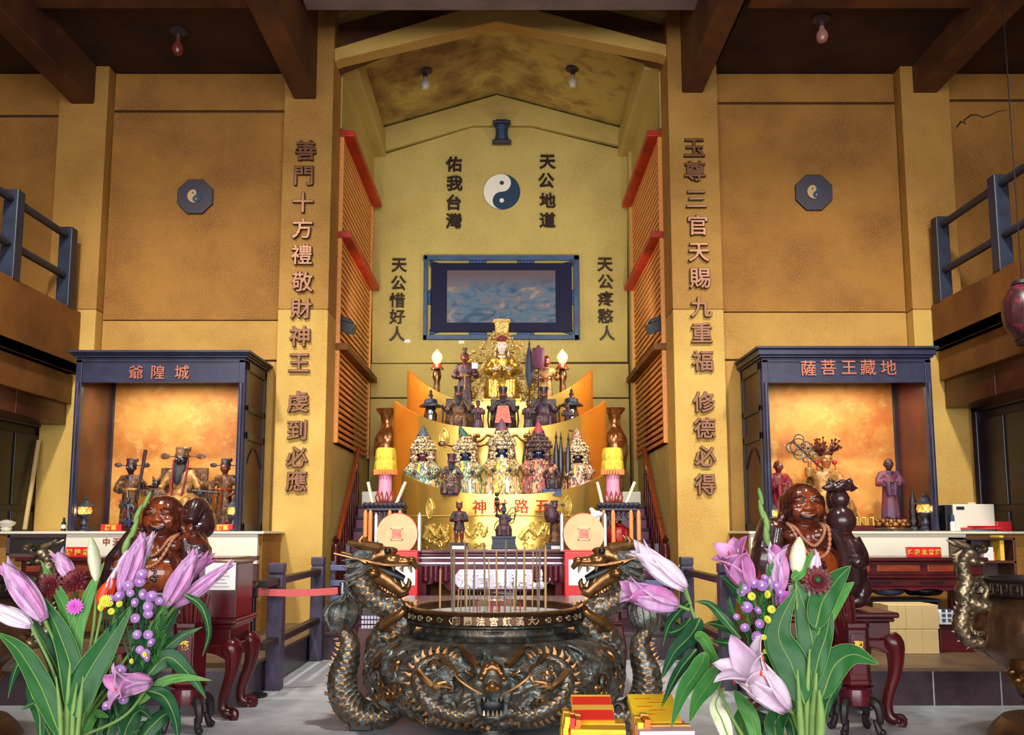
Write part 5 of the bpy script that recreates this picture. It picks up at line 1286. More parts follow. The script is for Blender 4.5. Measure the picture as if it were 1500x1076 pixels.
mb = MB(); mb.tube([(0, -.2*H, .58*H), (0, -.21*H, .42*H)], [.05*H, .05*H], 4, flat=.3); mb.build('tablet', M['wood_pl'], t)
for s in (-1, 1): mb = MB(); mb.tube([(s*.8*r, -.2*r, z), (s*.95*r, -.3*r, z-1.5*r), (s*.9*r, -.5*r, z-3.2*r)], [.12*r, .16*r, .1*r], 6); mb.build('crown_tassel', M['emb_crown'], t)
l, H = stand_on(680, 517, zT3+.002, 14.4)
t, hc, hr, hands, h_, zb = figure('attendant_statue', l, H, 'standing bronze attendant with topknot holding a box beside the golden deity, under the 佑 column', 'statue', 'attendants of the golden deity', 0, 'stand', 'face_rd', 'wood_pl', 'knot', None, 'hold_r', base='navy_dk', hatm='wood_pl', sash='robe_gold')
q = hands[1]; mb = MB(); mb.box(q.x-.05, q.x+.05, q.y-.05, q.y+.05, q.z-.02, q.z+.08); mb.build('held_box', M['sheen'], t, False, .008)
l, H = stand_on(801, 524, zT3+.002, 14.4)
figure('attendant_statue', l, H, 'standing attendant with orange shoulder beside the golden deity and the folded parasol', 'statue', 'attendants of the golden deity', 0, 'stand', 'face_rd', 'robe_gold', 'cap', None, 'hold_r', base='navy_dk', hatm='budai', sash='budai_hi')
banner(776, 494, 590, 14.36, 'tall dark folded parasol standing beside the golden deity', M['face_bl'] if False else mat('ink_blue_silk', h(36,38,66), .5), 12, zT3+.002, 0, None, 'folded_parasol')
p = at(789, 560, 14.25); z0 = zT3+.002; zt = at(789, 507, 14.25).z
t = empty('purple_scroll_banner', (p.x, 14.25, z0), 'plum rolled banner on a pole beside the folded parasol', 'banner')
mb = MB(); mb.tube([(0, 0, 0), (0, 0, zt-z0-.1)], .012, 8); mb.build('pole', M['dark'], t)
mb = MB(); loftz(mb, [(zt-z0-.36, .05, .04, 0), (zt-z0-.3, .08, .06, 0), (zt-z0-.05, .1, .06, 0), (zt-z0-.03, .1, .06, 0)], 14, .15, 5); mb.ell((0, 0, zt-z0-.01), (.03, .03, .03)); mb.build('cloth', M['robe_plum'] if False else mat('plum_velvet', h(98,36,72), .6), t)
# ---- flame lamps and pagoda lanterns on the tiers
def flame_lamp(px, s):
    Y = 14.45; p = at(px, 562, Y); z0 = zT3; s_ = Sp(540, Y)
    Z = lambda py: at(px, py, Y).z-z0
    t = empty('flame_lamp', (p.x, Y, z0), 'glowing flame lamp on a bronze jar, uppermost tier, towards the %s' % SIDE[s], 'lamp', 'flame lamps')
    mb = MB(); mb.lathe([(.05, 0), (.05, Z(566)), (4*s_, Z(560)), (6.5*s_, Z(552)), (6*s_, Z(545)), (3.5*s_, Z(541)), (3*s_, Z(540))], n=18); mb.build('jar', M['brass'], t)
    mb = MB(); mb.lathe([(3*s_, Z(541)), (10*s_, Z(541)), (10*s_, Z(539.5)), (7*s_, Z(536)), (6*s_, Z(533)), (4*s_, Z(532))], n=20); mb.build('collar', M['red_br'], t)
    mb = MB(); mb.lathe([(3.5*s_, Z(533)), (5.5*s_, Z(530)), (8*s_, Z(524)), (6.8*s_, Z(519)), (3.5*s_, Z(515)), (.004, Z(511))], n=20); mb.build('flame_bulb', M['glow'], t)
    point('flame_lamp_light', (p.x, Y-.15, z0+Z(522)), 6, (1, .7, .45), .08)
flame_lamp(640, -1); flame_lamp(824, 1)
def pagoda(loc, H, label, group, jar='chrome', glow=False, capm='rail'):
    t = empty('pagoda_lantern', loc, label, 'lantern', group); k = H
    if not glow:
        mb = MB(); mb.lathe([(.13*k, 0), (.13*k, .04*k), (.09*k, .08*k), (.15*k, .3*k), (.16*k, .42*k), (.11*k, .58*k), (.1*k, .6*k)], n=18); mb.build('jar', M[jar], t)
        mb = MB(); mb.lathe([(.1*k, .6*k), (.26*k, .6*k), (.26*k, .62*k), (.16*k, .68*k), (.14*k, .76*k), (.1*k, .78*k)], n=20); mb.build('cap', M[capm], t)
        mb = MB(); mb.lathe([(.06*k, .78*k), (.04*k, .82*k), (.06*k, .86*k), (.03*k, .9*k), (.04*k, .94*k), (.003, k)], n=12); mb.build('finial', M[jar], t)
    else:
        mb = MB(); mb.lathe([(.2*k, 0), (.2*k, .04*k), (.12*k, .07*k), (.09*k, .12*k), (.13*k, .2*k), (.08*k, .27*k), (.08*k, .34*k), (.16*k, .42*k), (.2*k, .46*k), (.2*k, .49*k)], n=18); mb.build('stem', M[capm], t)
        mb = MB(); mb.lathe([(.185*k, .49*k), (.2*k, .58*k), (.185*k, .69*k)], n=16); mb.build('lamp_glass', M['glow_or'], t)
        mb = MB()
        for j in range(10):
            a = 2*pi*j/10
            for d in (-1, 1): mb.tube([(.2*k*cos(a), .2*k*sin(a), .49*k), (.208*k*cos(a+d*.31), .208*k*sin(a+d*.31), .59*k), (.2*k*cos(a+d*.62), .2*k*sin(a+d*.62), .69*k)], .007*k, 4)
        mb.build('lattice', M['brass'], t)
        mb = MB(); mb.lathe([(.2*k, .69*k), (.3*k, .7*k), (.28*k, .73*k), (.18*k, .78*k), (.1*k, .88*k), (.05*k, .9*k), (.06*k, .94*k), (.004, k)], n=6, fn=lambda a, z: 1); mb.build('cap', M[capm], t, ang=30)
    return t
for px, py0, s in ((630, 570, -1), (838, 568, 1)):
    l, H = stand_on(px, py0, zT2, 13.85); pagoda(l, H, 'chrome jar lantern with black cap, middle tier, towards the %s' % SIDE[s], 'jar lanterns of the middle tier')
# ================================================================ shrine statues
ZK = CZ+.001
def onc(px, py0, Y): p = at(px, 775, Y); return Vector((p.x, Y, ZK)), at(px, py0, Y).z-ZK
l, H = onc(188, 676, 12.35)
t, hc, hr, hands, h_, zb = figure('rod_bearer_statue', l, H, 'standing black-faced official with winged cap and upright rod in the three-character shrine', 'statue', 'statues in the three-character shrine', .1, 'stand', 'face_dk', 'wood_br', 'wing', None, 'hold_r', base='red_lac', hatm='wood_dk', sash='robe_gold', bh=.09)
q = hands[1]; mb = MB(); mb.tube([q+Vector((-.03, 0, -.25)), q+Vector((0, 0, 0)), q+Vector((.05, 0, .42))], [.016, .02, .026], 8); mb.build('rod', M['wood_dk'], t)
l, H = onc(327, 676, 12.35)
t, hc, hr, hands, h_, zb = figure('brown_official_statue', l, H, 'standing red-brown-faced official with winged cap in the three-character shrine, beside a lattice lantern', 'statue', 'statues in the three-character shrine', -.1, 'stand', 'face_rd', 'wood_br', 'wing', None, 'akimbo', base='red_lac', hatm='wood_dk', sash='budai_hi', bh=.09)
l, H = onc(262, 661, 12.4)
t, hc, hr, hands, h_, zb = figure('city_god_statue', l, H, 'large seated deity with winged hat and long black beard in the three-character shrine', 'statue', 'statues in the three-character shrine', 0, 'sit', 'face_dk', 'robe_gold', 'wing', .3, 'wide', base='navy_dk', hatm='wood_br', flare=1.25, bh=.1)
for s in (-1, 1):
    mb = MB(); mb.tube(spline([(s*.85*hr, -.2*hr, hc.z), (s*.8*hr, -.7*hr, hc.z-2*hr), (s*.55*hr, -1.5*hr, hc.z-4.5*hr), (0, -1.9*hr, hc.z-5.4*hr)], 16), .016, 6); mb.build('red_cord', M['robe_red'], t)
chair(t, H, 'wood_br')
l, H = onc(291, 716, 12.0)
t, hc, hr, hands, h_, zb = figure('soldier_statue', l, H, 'small blue-black soldier raising a rod beside the large bearded deity in the three-character shrine', 'statue', 'statues in the three-character shrine', .2, 'stand', 'face_bl', 'face_dk', 'horns', None, 'raise_r', base='navy_dk', hatm='face_dk', tunic=False, sash='robe_plum', flare=1.3)
q = hands[1]; mb = MB(); mb.tube([q+Vector((-.25, 0, .03)), q+Vector((.1, 0, .0))], .018, 8); mb.ell(q+Vector((-.25, 0, .03)), .035); mb.build('rod', M['wood_dk'], t)
l, H = onc(186, 728, 11.98)
t, hc, hr, hands, h_, zb = figure('demon_statue', l, H, 'small dark demon with raised arm in front of the rod-bearing official in the three-character shrine', 'statue', 'statues in the three-character shrine', 0, 'stand', 'face_bl', 'face_dk', 'horns', None, 'raise_l', base='red_lac', hatm='face_dk', tunic=True, sash='robe_red', bh=.1)
l, H = onc(226, 700, 12.1)
figure('small_guard_statue', l, H, 'small brown guard beside the large bearded deity, towards the rod-bearing official', 'statue', 'statues in the three-character shrine', 0, 'stand', 'face_dk', 'wood_br', 'horns', None, 'raise_l', base='navy_dk', hatm='wood_br', sash='robe_red')
for px, lb in ((336, 'red name block with gilt characters under the brown official in the three-character shrine'), (172, 'red name block with gilt characters under the demon statue in the three-character shrine')):
    p = at(px, 773, 11.86); t = empty('name_block', (p.x-.09, 11.9, ZK), lb, 'name block', 'red name blocks'); mb = MB(); mb.box(-.13, .13, -.03, .03, 0, .085); mb.build('block', M['red'], t, False, .005)
    glyph_obj('character', '將軍', .075, M['char_gold'], (0, -.034, .043), t, .006, .002)
for (px, py0, Y), lb in (((123, 727, 12.0), 'dark pagoda lantern with amber lattice glass in the dark corner of the three-character shrine'), ((342, 728, 11.95), 'dark pagoda lantern with amber lattice glass beside the brown official in the three-character shrine'), ((1356, 722, 12.0), 'dark pagoda lantern with amber lattice glass beside the lotus monk in the five-character shrine'), ((1132, 734, 11.95), 'dark pagoda lantern at the post of the five-character shrine beside the red-robed monk')):
    l, H = onc(px, py0, Y); pagoda(l, H, lb, 'lattice pagoda lanterns', glow=True)
    point('lantern_light', l+Vector((0, -.16, H*.58)), 1.2, (1, .62, .3), .05)
l, H = onc(1339, 716, 12.2)
mb = MB(); mb.lathe([(.09, 0), (.09, .05), (.05, .07), (.07, .14), (.05, .18), (.06, .26), (.045, .3), (.05, .38), (.03, .42), (.03, H-.1), (.004, H)], n=8); tag(mb.build('pagoda_ornament', M['dark'], None, loc=l), 'slim dark pagoda ornament against the side wall of the five-character shrine', 'ornament')
# five-character shrine: bodhisattva and two monks
l, H = onc(1143, 674, 12.3)
figure('monk_statue', l, H, 'standing monk statue in crimson robe with clasped hands at the post of the five-character shrine', 'statue', 'monk statues', .15, 'stand', 'face_rd', 'robe_red', 'none', None, 'sleeves', base='lotus', basem='wood_br', bh=.12, sash='wood_dk')
l, H = onc(1306, 671, 12.25)
t, hc, hr, hands, h_, zb = figure('monk_statue', l, H, 'standing monk statue in plum robe praying on a bronze lotus base in the five-character shrine', 'statue', 'monk statues', -.1, 'stand', 'wood_dk', 'robe_plum', 'none', None, 'sleeves', base='lotus', basem='budai_hi' if False else 'bronze_w', bh=.16)
mb = MB(); w = .26*H; mb.lathe([(w*1.05, -.0), (w*1.1, .03), (w*.9, .05)], n=24, sy=.8); mb.build('foot_slab', M['wood_dk'], t)
l, H = onc(1213, 660, 12.35)
t, hc, hr, hands, h_, zb = figure('bodhisattva_statue', l, H, 'gilded bodhisattva with branching red crown and ringed staff in the five-character shrine', 'statue', None, .05, 'sit', 'face_gd', 'robe_gold', 'none', None, 'raise_l', base='red_lac', flare=1.35, bh=.08)
cp = MB(); cp.grid(lambda u, v: ((.16+.36*v)*H*sin((u-.5)*pi*1.1), .1-(.05+.2*v)*H*cos((u-.5)*pi*1.1)*(-.5), hc.z-1.3*hr-v*(hc.z-1.3*hr-.05)), 20, 12, thick=.015); cp.build('cape', M['robe_gold'], t)
cr = MB(); x, y, z = hc; r = hr; random.seed(4)
cr.lathe([(.75*r, z+.35*r), (.95*r, z+.7*r), (.85*r, z+.9*r)], (0, .02*r, 0), 18)
for k in range(46):
    a = random.uniform(0, 2*pi); e = random.uniform(.2, 1.3); L = random.uniform(1.1, 1.8)*r; d = Vector((cos(a)*cos(e)*1.15, sin(a)*cos(e)*.6, sin(e))); b0 = Vector((cos(a)*.5*r, .1*r+sin(a)*.4*r, z+.75*r))
    cr.tube([b0, b0+d*L*.6, b0+d*L+Vector((0, 0, .1*r))], [.1*r, .08*r, .05*r], 5); cr.ell(b0+d*L+Vector((0, 0, .12*r)), .15*r, nu=7, nv=5)
cr.build('branching_crown', M['budai'], t)
for s in (-1, 1):
    mb = MB(); mb.ell((s*1.05*r, -.1*r, z-.35*r), .3*r, nu=10, nv=7); mb.tube([(s*1.05*r, -.1*r, z-.5*r), (s*1.1*r, -.3*r, z-1.6*r)], [.08*r, .05*r], 6); mb.build('red_tassel', M['red'], t)
q = hands[-1]; stf = MB()
a_ = q+Vector((.5*H*.55, -.06, -.5*H*.8)); b_ = q+Vector((-.3*H*.62, .02, .3*H*.62))
stf.tube([q+(q-b_)*.85, b_], .013, 8); stf.build('staff', M['wood_dk'], t)
rg = MB(); d = (b_-q).normalized()
for k, (o1, o2, rr) in enumerate(((-.02, .075, .07), (-.02, -.075, .07), (-.15, .075, .065), (-.15, -.075, .065), (-.08, 0, .11), (-.26, .06, .035), (-.26, -.06, .035), (-.32, -.06, .03))):
    n = Vector((-d.z, 0, d.x)); c = b_+d*o1+n*o2; rg.tube([c+Vector((rr*cos(a), 0, rr*sin(a))) for a in [2*pi*i/18 for i in range(19)]], .01, 5)
rg.build('staff_rings', M['bronze'], t)
p = at(1262, 768, 11.9)
t = empty('gilt_letter_block', (p.x, 11.92, ZK), 'small red block with gilt standing frames before the bodhisattva', 'ornament'); mb = MB(); mb.box(-.16, .16, -.05, .05, 0, .07); mb.build('block', M['red_lac'], t, False, .006)
for k in range(3): mb = MB(); x_ = -.11+.1*k; mb.tube([(x_, 0, .07), (x_, 0, .17), (x_+.07, 0, .17), (x_+.07, 0, .07)], .012, 6); mb.build('gilt_frame', M['gold'], t)
# ================================================================ bronze censers
YCN = 7.7
SCN = Sp(950, YCN); XCN = (725-PX)*SCN
def scaly(mb, pts, rads, nseg=56, srow=.03, amp=.1, m0=0, m1=1, k=12, n=None):
    """a round body covered in pointed overlapping scales, following a path"""
    P = [Vector(p) for p in pts]; L = [0]
    for a, b in zip(P, P[1:]): L.append(L[-1]+(b-a).length)
    n = n or int(L[-1]/srow*5); u = Vector((0, 1, 0)); rings = []; hs = []
    for i in range(n+1):
        s = L[-1]*i/n; j = max(q for q in range(len(L)-1) if L[q] <= s+1e-9); f = (s-L[j])/max(1e-9, L[j+1]-L[j])
        c = P[j].lerp(P[j+1], f); r = rads[j]*(1-f)+rads[j+1]*f
        T = (P[min(j+2, len(P)-1)]-P[max(j-1, 0)]).normalized(); nn = u-T*u.dot(T); nn.normalize(); b = T.cross(nn); u = nn
        row = s/srow*.5; ring = []; hh = []
        for q in range(nseg):
            a = 2*pi*q/nseg; v = q/nseg*k*.5*2/2; fp_ = (row+v) % 1; fq = (row-v) % 1
            hgt = max(fp_, fq); hh.append(min(fp_, fq)); ring.append(c+(nn*cos(a)+b*sin(a))*r*(1+amp*(hgt-.5)))
        rings.append(ring); hs.append(hh)
    b0 = len(mb.f); mb.loft(rings, True, m0)
    for i in range(n):
        for q in range(nseg):
            if hs[i][q] > .5: mb.m[b0+i*nseg+q] = m1
    return P
def fins(mb, pts, rads, side, size, step, m=0, lean=.4):
    P = [Vector(p) for p in pts]; acc = 0; rg = []
    for i in range(1, len(P)-1): rg.append(P[i]+(P[i+1]-P[i-1]).normalized().cross(Vector((0, 1, 0))).normalized()*side*rads[i]*.88)
    mb.tube(rg, size*.14, 5, m)
    for i in range(1, len(P)-1):
        acc += (P[i]-P[i-1]).length
        if acc >= step:
            acc = 0; T = (P[i+1]-P[i-1]).normalized(); nn = T.cross(Vector((0, 1, 0))).normalized()*side
            b = P[i]+nn*rads[i]*.85
            mb.tube([b-nn*size*.1, b+nn*size*.5+T*size*.15*lean, b+nn*size+T*size*lean], [size*.36, size*.24, size*.03], 6, flat=.35, up=(0, 1, 0))
C = empty('bronze_censer', (XCN, YCN, 0), 'large round bronze incense censer with dragon handles, relief dragon face and grey ash', 'censer')
PROF = [(.0, .12), (.5, .1), (.66, .12), (.86, .2), (.97, .31), (1.0, .42), (1.0, .53), (.98, .62), (.91, .69), (.77, .74), (.66, .762), (.64, .775), (.655, .785), (.6, .795), (.6, .845), (.69, .852), (.725, .865), (.715, .88), (.7, .888), (.7, .948), (.73, .956), (.735, .972), (.715, .982), (.655, .982), (.645, .97), (.64, .9)]
def prof_r(z):
    pr = PROF[1:12]
    for (r0, z0), (r1, z1_) in zip(pr, pr[1:]):
        if z0 <= z <= z1_: return r0+(r1-r0)*(z-z0)/(z1_-z0)
    return .6 if z > .7 else .45
mb = MB(); nU, nV = 300, 46
def bod(u, v):
    a = 2*pi*u; z = .11+.65*v; r = prof_r(z)
    q = Vector((sin(a)*3.2, -cos(a)*3.2, z*4)); w = mnoise.noise_vector(q*1.2)*.9
    d = abs(mnoise.noise(q*2.1+w)); e = abs(mnoise.noise(q*4.3+w*1.5))
    k = min(1, max(0, (.72-z)/.06))*min(1, max(0, (z-.12)/.05))
    r += k*(.05*(1-min(1, d*3.5))+.026*(1-min(1, e*3.5)))
    return (r*sin(a), -r*cos(a), z)
mb.grid(bod, nU, nV); 
mb.lathe([(.45, .11), (.3, .09), (.0, .09)], n=40, caps=False)
body = mb.build('body', [M['bronze'], M['bronze_w']], C, ang=0)
mb = MB(); mb.lathe(PROF[8:19], n=96, caps=False); mb.build('neck', M['bronze'], C, ang=30)
mb = MB(); mb.lathe(PROF[14:], n=96, caps=False); rim = mb.build('rim', M['bronze_rim'], C, ang=30)
mb = MB(); mb.lathe([(.0, .936), (.2, .935), (.4, .93), (.6, .925), (.645, .92)], n=64, caps=False); mb.build('ash', M['ash'], C)
def surf(px, py, off=0):
    """where a pixel's ray meets the censer's round body (censer space)"""
    d = Vector(ray(px, py)).normalized(); o = Vector((0, 0, EYE))-C.location; t = 5.5; best = None
    while t < 8.2:
        p = o+d*t; r = sqrt(p.x*p.x+p.y*p.y); e = r-prof_r(max(.1, min(.78, p.z)))-off
        if best is None or abs(e) < best[0]: best = (abs(e), p.copy())
        if e <= 0: return p
        t += .01
    return best[1]
# characters and roundels on the rim band
for i, c in enumerate('廟闕法宮鎮溪大'):
    a = (-.42+.14*i)*1.0; R = .703; s_ = .052
    glyph_obj('character', c, .068, M['tooth'], (R*sin(a), -R*cos(a), .918), rim, .012, .0012, rz=a)
for s in (-1, 1):
    a = s*.5; mb = MB(); mb.tube([(.703*sin(a-s*.03), -.703*cos(a-s*.03), .945), (.705*sin(a), -.705*cos(a), .918), (.703*sin(a-s*.03), -.703*cos(a-s*.03), .892)], .006, 5); mb.build('bracket_mark', M['bronze_lt'], rim)
    for k in range(5):
        a = s*(.62+.16*k); mb = MB(); c = Vector((.705*sin(a), -.705*cos(a), .918)); R = Matrix.Rotation(a, 3, 'Z')
        mb.ell(c, (.03, .014, .027), M=R, nu=12, nv=8)
        for j in range(7): b = j*.9; mb.ell(c+R @ Vector((.02*cos(b), -.012, .018*sin(b))), .008, nu=6, nv=5)
        mb.build('roundel', M['bronze_lt'], rim)
mb = MB()
for a0 in (-.75, -.05, .65):
    for k in range(9):
        a = a0+k*.028-.07; z = .82; q = []
        for i in range(8): b = i*.8; q.append((.604*sin(a+.018*cos(b)*(1-.09*i)), -.604*cos(a), z+.014*sin(b)*(1-.09*i)))
        mb.tube(q, .004, 4)
mb.build('neck_scroll', M['bronze_lt'], C)
# relief: cloud spirals everywhere on the visible half
random.seed(12); mb = MB(); md = MB()
for k in range(210):
    a = random.uniform(-1.75, 1.75); z = random.uniform(.18, .69)
    if abs(a) < .3 and .2 < z < .66: continue
    rr = random.uniform(.03, .075); ph = random.uniform(0, 6); dr = random.choice((-1, 1)); q = []
    for i in range(14):
        b = ph+dr*i*.6; f = rr*(1-i/15); aa = a+f*cos(b)/.95; zz = z+f*sin(b); R = prof_r(max(.12, min(.74, zz)))+.04+.014*i/14; q.append((R*sin(aa), -R*cos(aa), zz))
    mb.tube(q, [.017-.0007*i for i in range(14)], 6, 0 if k % 3 else 1)
for s in (-1, 1):
    for k in range(14):      # hair-like locks beside the face
        a0 = s*(.16+.02*k); z0 = .6-.012*k; q = []
        for i in range(9): t_ = i/8; a = a0+s*.38*t_; z = z0+.05*sin(t_*5+k*.4)-.08*t_*(k/14); R = prof_r(max(.12, min(.74, z)))+.045-.012*t_; q.append((R*sin(a), -R*cos(a), z))
        mb.tube(q, [.021-.002*i for i in range(9)], 6)
mb.build('cloud_relief', [M['bronze'], M['bronze_w']], C)
# relief dragon body coils, claws, whiskers, face
for s in (-1, 1):
    X = lambda x: x if s < 0 else 1443-x
    cp = [surf(X(x), y, .03) for x, y in ((700,1040),(672,1046),(642,1036),(620,1018),(612,992),(622,970),(646,962),(668,972))]
    q = [Vector(p) for p in spline(cp, 60)]; r = [.03+.035*sin(pi*min(1, i/50+.1)) for i in range(61)]
    g = MB(); scaly(g, q, r, 40, .028, .14); g.build('relief_coil', [M['bronze'], M['bronze_w']], C, ang=0)
    f = MB(); fins(f, q, r, 1 if s < 0 else -1, .055, .035); f.build('relief_fin', M['bronze_w'], C)
    cl = MB(); q = [surf(X(x), y, .075) for x, y in ((612,982),(624,996),(634,1004))]; cl.tube(q, [.028, .024, .022], 8)
    for e in ((648,1000),(660,997),(664,1008),(652,1014),(640,1016)): cl.tube([q[2], (q[2]+surf(X(e[0]), e[1]-3, .08))/2, surf(X(e[0]), e[1], .05)], [.02, .016, .006], 6)
    cl.build('relief_claw', M['bronze_w'], C)
    w = MB(); w.tube(spline([surf(X(x), y, .07) for x, y in ((706,1016),(688,1006),(670,992),(664,978),(650,968),(640,958),(628,950))], 24), [.012]*18+[.009]*7, 6); w.build('relief_whisker', M['bronze_w'], C)
    hn = MB(); hn.tube([surf(X(x), y, .07) for x, y in ((700,975),(690,966),(681,958),(675,950))], [.03, .026, .02, .012], 8); hn.tube([surf(X(x), y, .06) for x, y in ((694,970),(686,958),(672,945),(664,947))], [.02, .018, .014, .008], 8); hn.build('relief_horn', M['bronze_w'], C)
    er = MB(); er.tube([surf(X(x), y, .05) for x, y in ((694,990),(684,983),(680,974))], [.022, .028, .006], 8, flat=.5); er.build('relief_ear', M['bronze_w'], C)
    ey = MB(); ey.ell(surf(X(705), 993, .1), .024, nu=10, nv=8); ey.build('relief_eye', M['bronze_w'], C)
fc = MB()
for px, py, off, r in ((721,984,.05,.075),(721,1000,.06,.07),(704,1000,.045,.055),(738,1000,.045,.055),(721,1012,.06,.06),(700,1016,.04,.04),(742,1016,.04,.04),(692,1003,.03,.045),(750,1003,.03,.045)): fc.ell(surf(px, py, off-.01), r*1.2)
fc.tube([surf(x, y, .05) for x, y in ((703,1012),(700,1026),(702,1042),(712,1050),(731,1050),(741,1042),(743,1026),(740,1012))], .024, 10)
fuse(fc, 'relief_face', M['bronze'], C, .011, 2)
fg = MB()
for px, py, off, r in ((721,976,.09,.036),(713,979,.09,.03),(729,979,.09,.03),(709,986,.09,.022),(734,986,.09,.022),(721,1004,.125,.028),(714,1008,.115,.024),(728,1008,.115,.024),(721,1010,.13,.02)): fg.ell(surf(px, py, off+.02), r*1.25)
fuse(fg, 'relief_brow', M['bronze_w'], C, .009, 2)
mo = MB(); mo.ell(surf(721, 1032, .045), (.085, .035, .062)); mo.build('relief_mouth', M['black'], C)
for y0, y1, o_ in ((1020, 1027, .085), (1047, 1040, .08)):
    te = MB()
    for x in (709, 715, 722, 728, 734): te.tube([surf(x, y0, o_), surf(x, y1, o_)], [.012, .003], 6)
    te.build('relief_teeth', M['tooth'], C)
# feet
for k in range(3):
    a = [0, 2.2, -2.2][k]; c = Vector((.5*sin(a), -.5*cos(a), 0)); mb = MB()
    mb.tube([c+Vector((0, 0, .2)), c*1.12+Vector((0, 0, .1)), c*1.1+Vector((0, 0, .02)), c*1.12], [.16, .12, .11, .13], 14); mb.build('foot', M['bronze'], C)
# the side dragons: necks and heads over the rim, tails rising outside
def side_dragon(s):
    mx = lambda x: x if s < 0 else 1450-x
    def q(px, py, y=0): p = at(mx(px), py, YCN)-C.location; return Vector((p.x, y, p.z))
    k_ = SCN
    sm = lambda l, n=40: [Vector(p) for p in spline(l, n)]
    path = sm([q(556,962), q(560,940), q(578,922), q(590,908), q(580,893), q(556,882), q(538,866), q(528,846), q(530,826), q(546,812)], 70)
    rr = [k_*(22+0*i) if i < 10 else k_*(21-3*sin((i-10)/60*pi)+(2 if i < 30 else 0)) for i in range(71)]
    g = MB(); scaly(g, path, rr, 60, .034, .12); dr = g.build('dragon_handle', [M['bronze'], M['bronze_w']], C, ang=0)
    f = MB(); fins(f, path[14:66], rr[14:66], -1 if s < 0 else 1, .075, .05); f.build('neck_fin', M['bronze_w'], dr)
    hd = MB()
    for px, py, a, y, b in ((560,812,18,.11,13),(548,815,17,.12,16),(575,820,16,.09,10),(592,822,13,.07,8),(540,826,16,.11,16)): hd.ell(q(px, py), (a*k_, y, b*k_))
    for e in (-1, 1): hd.ell(q(603,821,e*.035), (8*k_, .04, 6.5*k_)); hd.ell(q(566,806,e*.06), (17*k_, .045, 6*k_)); hd.ell(q(549,838,e*.09), (8.5*k_, .05, 7*k_))
    hd.tube([q(545,835), q(563,846), q(578,857), q(590,867), q(598,864)], [.085, .075, .06, .055, .04], 12)
    hd.tube([q(606,825), q(611,831), q(608,834)], [.03, .025, .012], 8)
    hd.tube([q(597,862), q(600,852), q(597,845)], [.03, .022, .008], 8)
    fuse(hd, 'dragon_head', M['bronze_w'], dr, .012, 2)
    mo = MB(); mo.tube([q(552,832), q(572,840), q(592,848)], [.06, .055, .03], 10); mo.build('mouth', M['black'], dr)
    for e in (-1, 1):
        ey = MB(); ey.ell(q(570,806,e*.1), .03, nu=10, nv=8); ey.build('eye', M['black'], dr)
        hn = MB(); hn.tube(sm([q(556,804,e*.07), q(542,800,e*.09), q(526,797,e*.1), q(512,794,e*.11)], 12), [.05-.0025*i for i in range(13)], 8); hn.tube([q(533,799,e*.095), q(530,790,e*.11), q(535,784,e*.12)], [.028, .022, .006], 6); hn.build('horn', M['bronze_w'], dr)
        wk = MB(); wk.tube(sm([q(600,826,e*.08), q(570,826,e*.14), q(540,820,e*.17), q(495,809,e*.18)], 14), [.014]*10+[.009]*5, 6); wk.build('whisker', M['bronze_w'], dr)
        er = MB(); er.tube([q(548,824,e*.12), q(538,822,e*.17), q(530,818,e*.19)], [.03, .035, .006], 6, flat=.5); er.build('ear', M['bronze_w'], dr)
        for (x0, y0, x1, y1) in ((600,828,603,839),(588,830,590,838),(576,829,578,836),(592,858,588,849),(580,852,577,844)):
            tt = MB(); tt.tube([q(x0,y0,e*.035), q(x1,y1,e*.035)], [.017, .002], 6); tt.build('tooth', M['tooth'], dr)
    mn = MB(); random.seed(8)
    for i in range(26):
        y = random.uniform(-.14, .14); a = random.uniform(0, 1); p0 = q(548-8*a, 806+26*a, y*.6); p2 = q(506+14*a*random.random(), 812+50*a+random.uniform(-4, 4), y*1.5)
        mn.tube(sm([p0, p0.lerp(p2, .5)+Vector((0, 0, .04*sin(i))), p2], 8), [.04, .042, .04, .036, .03, .025, .018, .01, .003], 6)
    mn.build('mane', M['bronze'], dr)
    bs = MB()
    for i in range(9): p0 = q(548+4*i, 846+2.4*i); bs.tube([p0, p0+Vector((.0, .0, -.03))+Vector((-s*-.015, 0, -.03))], [.022, .002], 5)
    bs.build('beard_spine', M['bronze_w'], dr)
    lg = MB(); lg.tube(sm([q(575,915,-.14), q(563,913,-.2), q(578,903,-.26), q(594,893,-.3), q(600,884,-.3)], 16), [.05, .045, .045, .045, .045, .045, .045, .042, .04, .04, .038, .036, .034, .032, .03, .03, .03], 10)
    for e in (-1, 0, 1): lg.tube([q(599,886,-.3+.05*e), q(604,879,-.3+.08*e), q(610,884,-.3+.09*e)], [.026, .024, .008], 6)
    lg.build('foreleg', M['bronze_w'], dr)
    tp = sm([q(585,1034), q(560,1046), q(528,1045), q(506,1022), q(502,990), q(510,962), q(512,940), q(502,918), q(500,900)], 80)
    tr = [k_*(15+7*sin(pi*min(1, i/55))-max(0, i-55)*.28) for i in range(81)]
    g = MB(); scaly(g, tp, tr, 60, .03, .12); tl = g.build('dragon_tail', [M['bronze'], M['bronze_w']], C, ang=0)
    f = MB(); fins(f, tp[10:76], tr[10:76], 1 if s < 0 else -1, .05, .045); f.build('tail_fin', M['bronze_w'], tl)
    tf = MB()
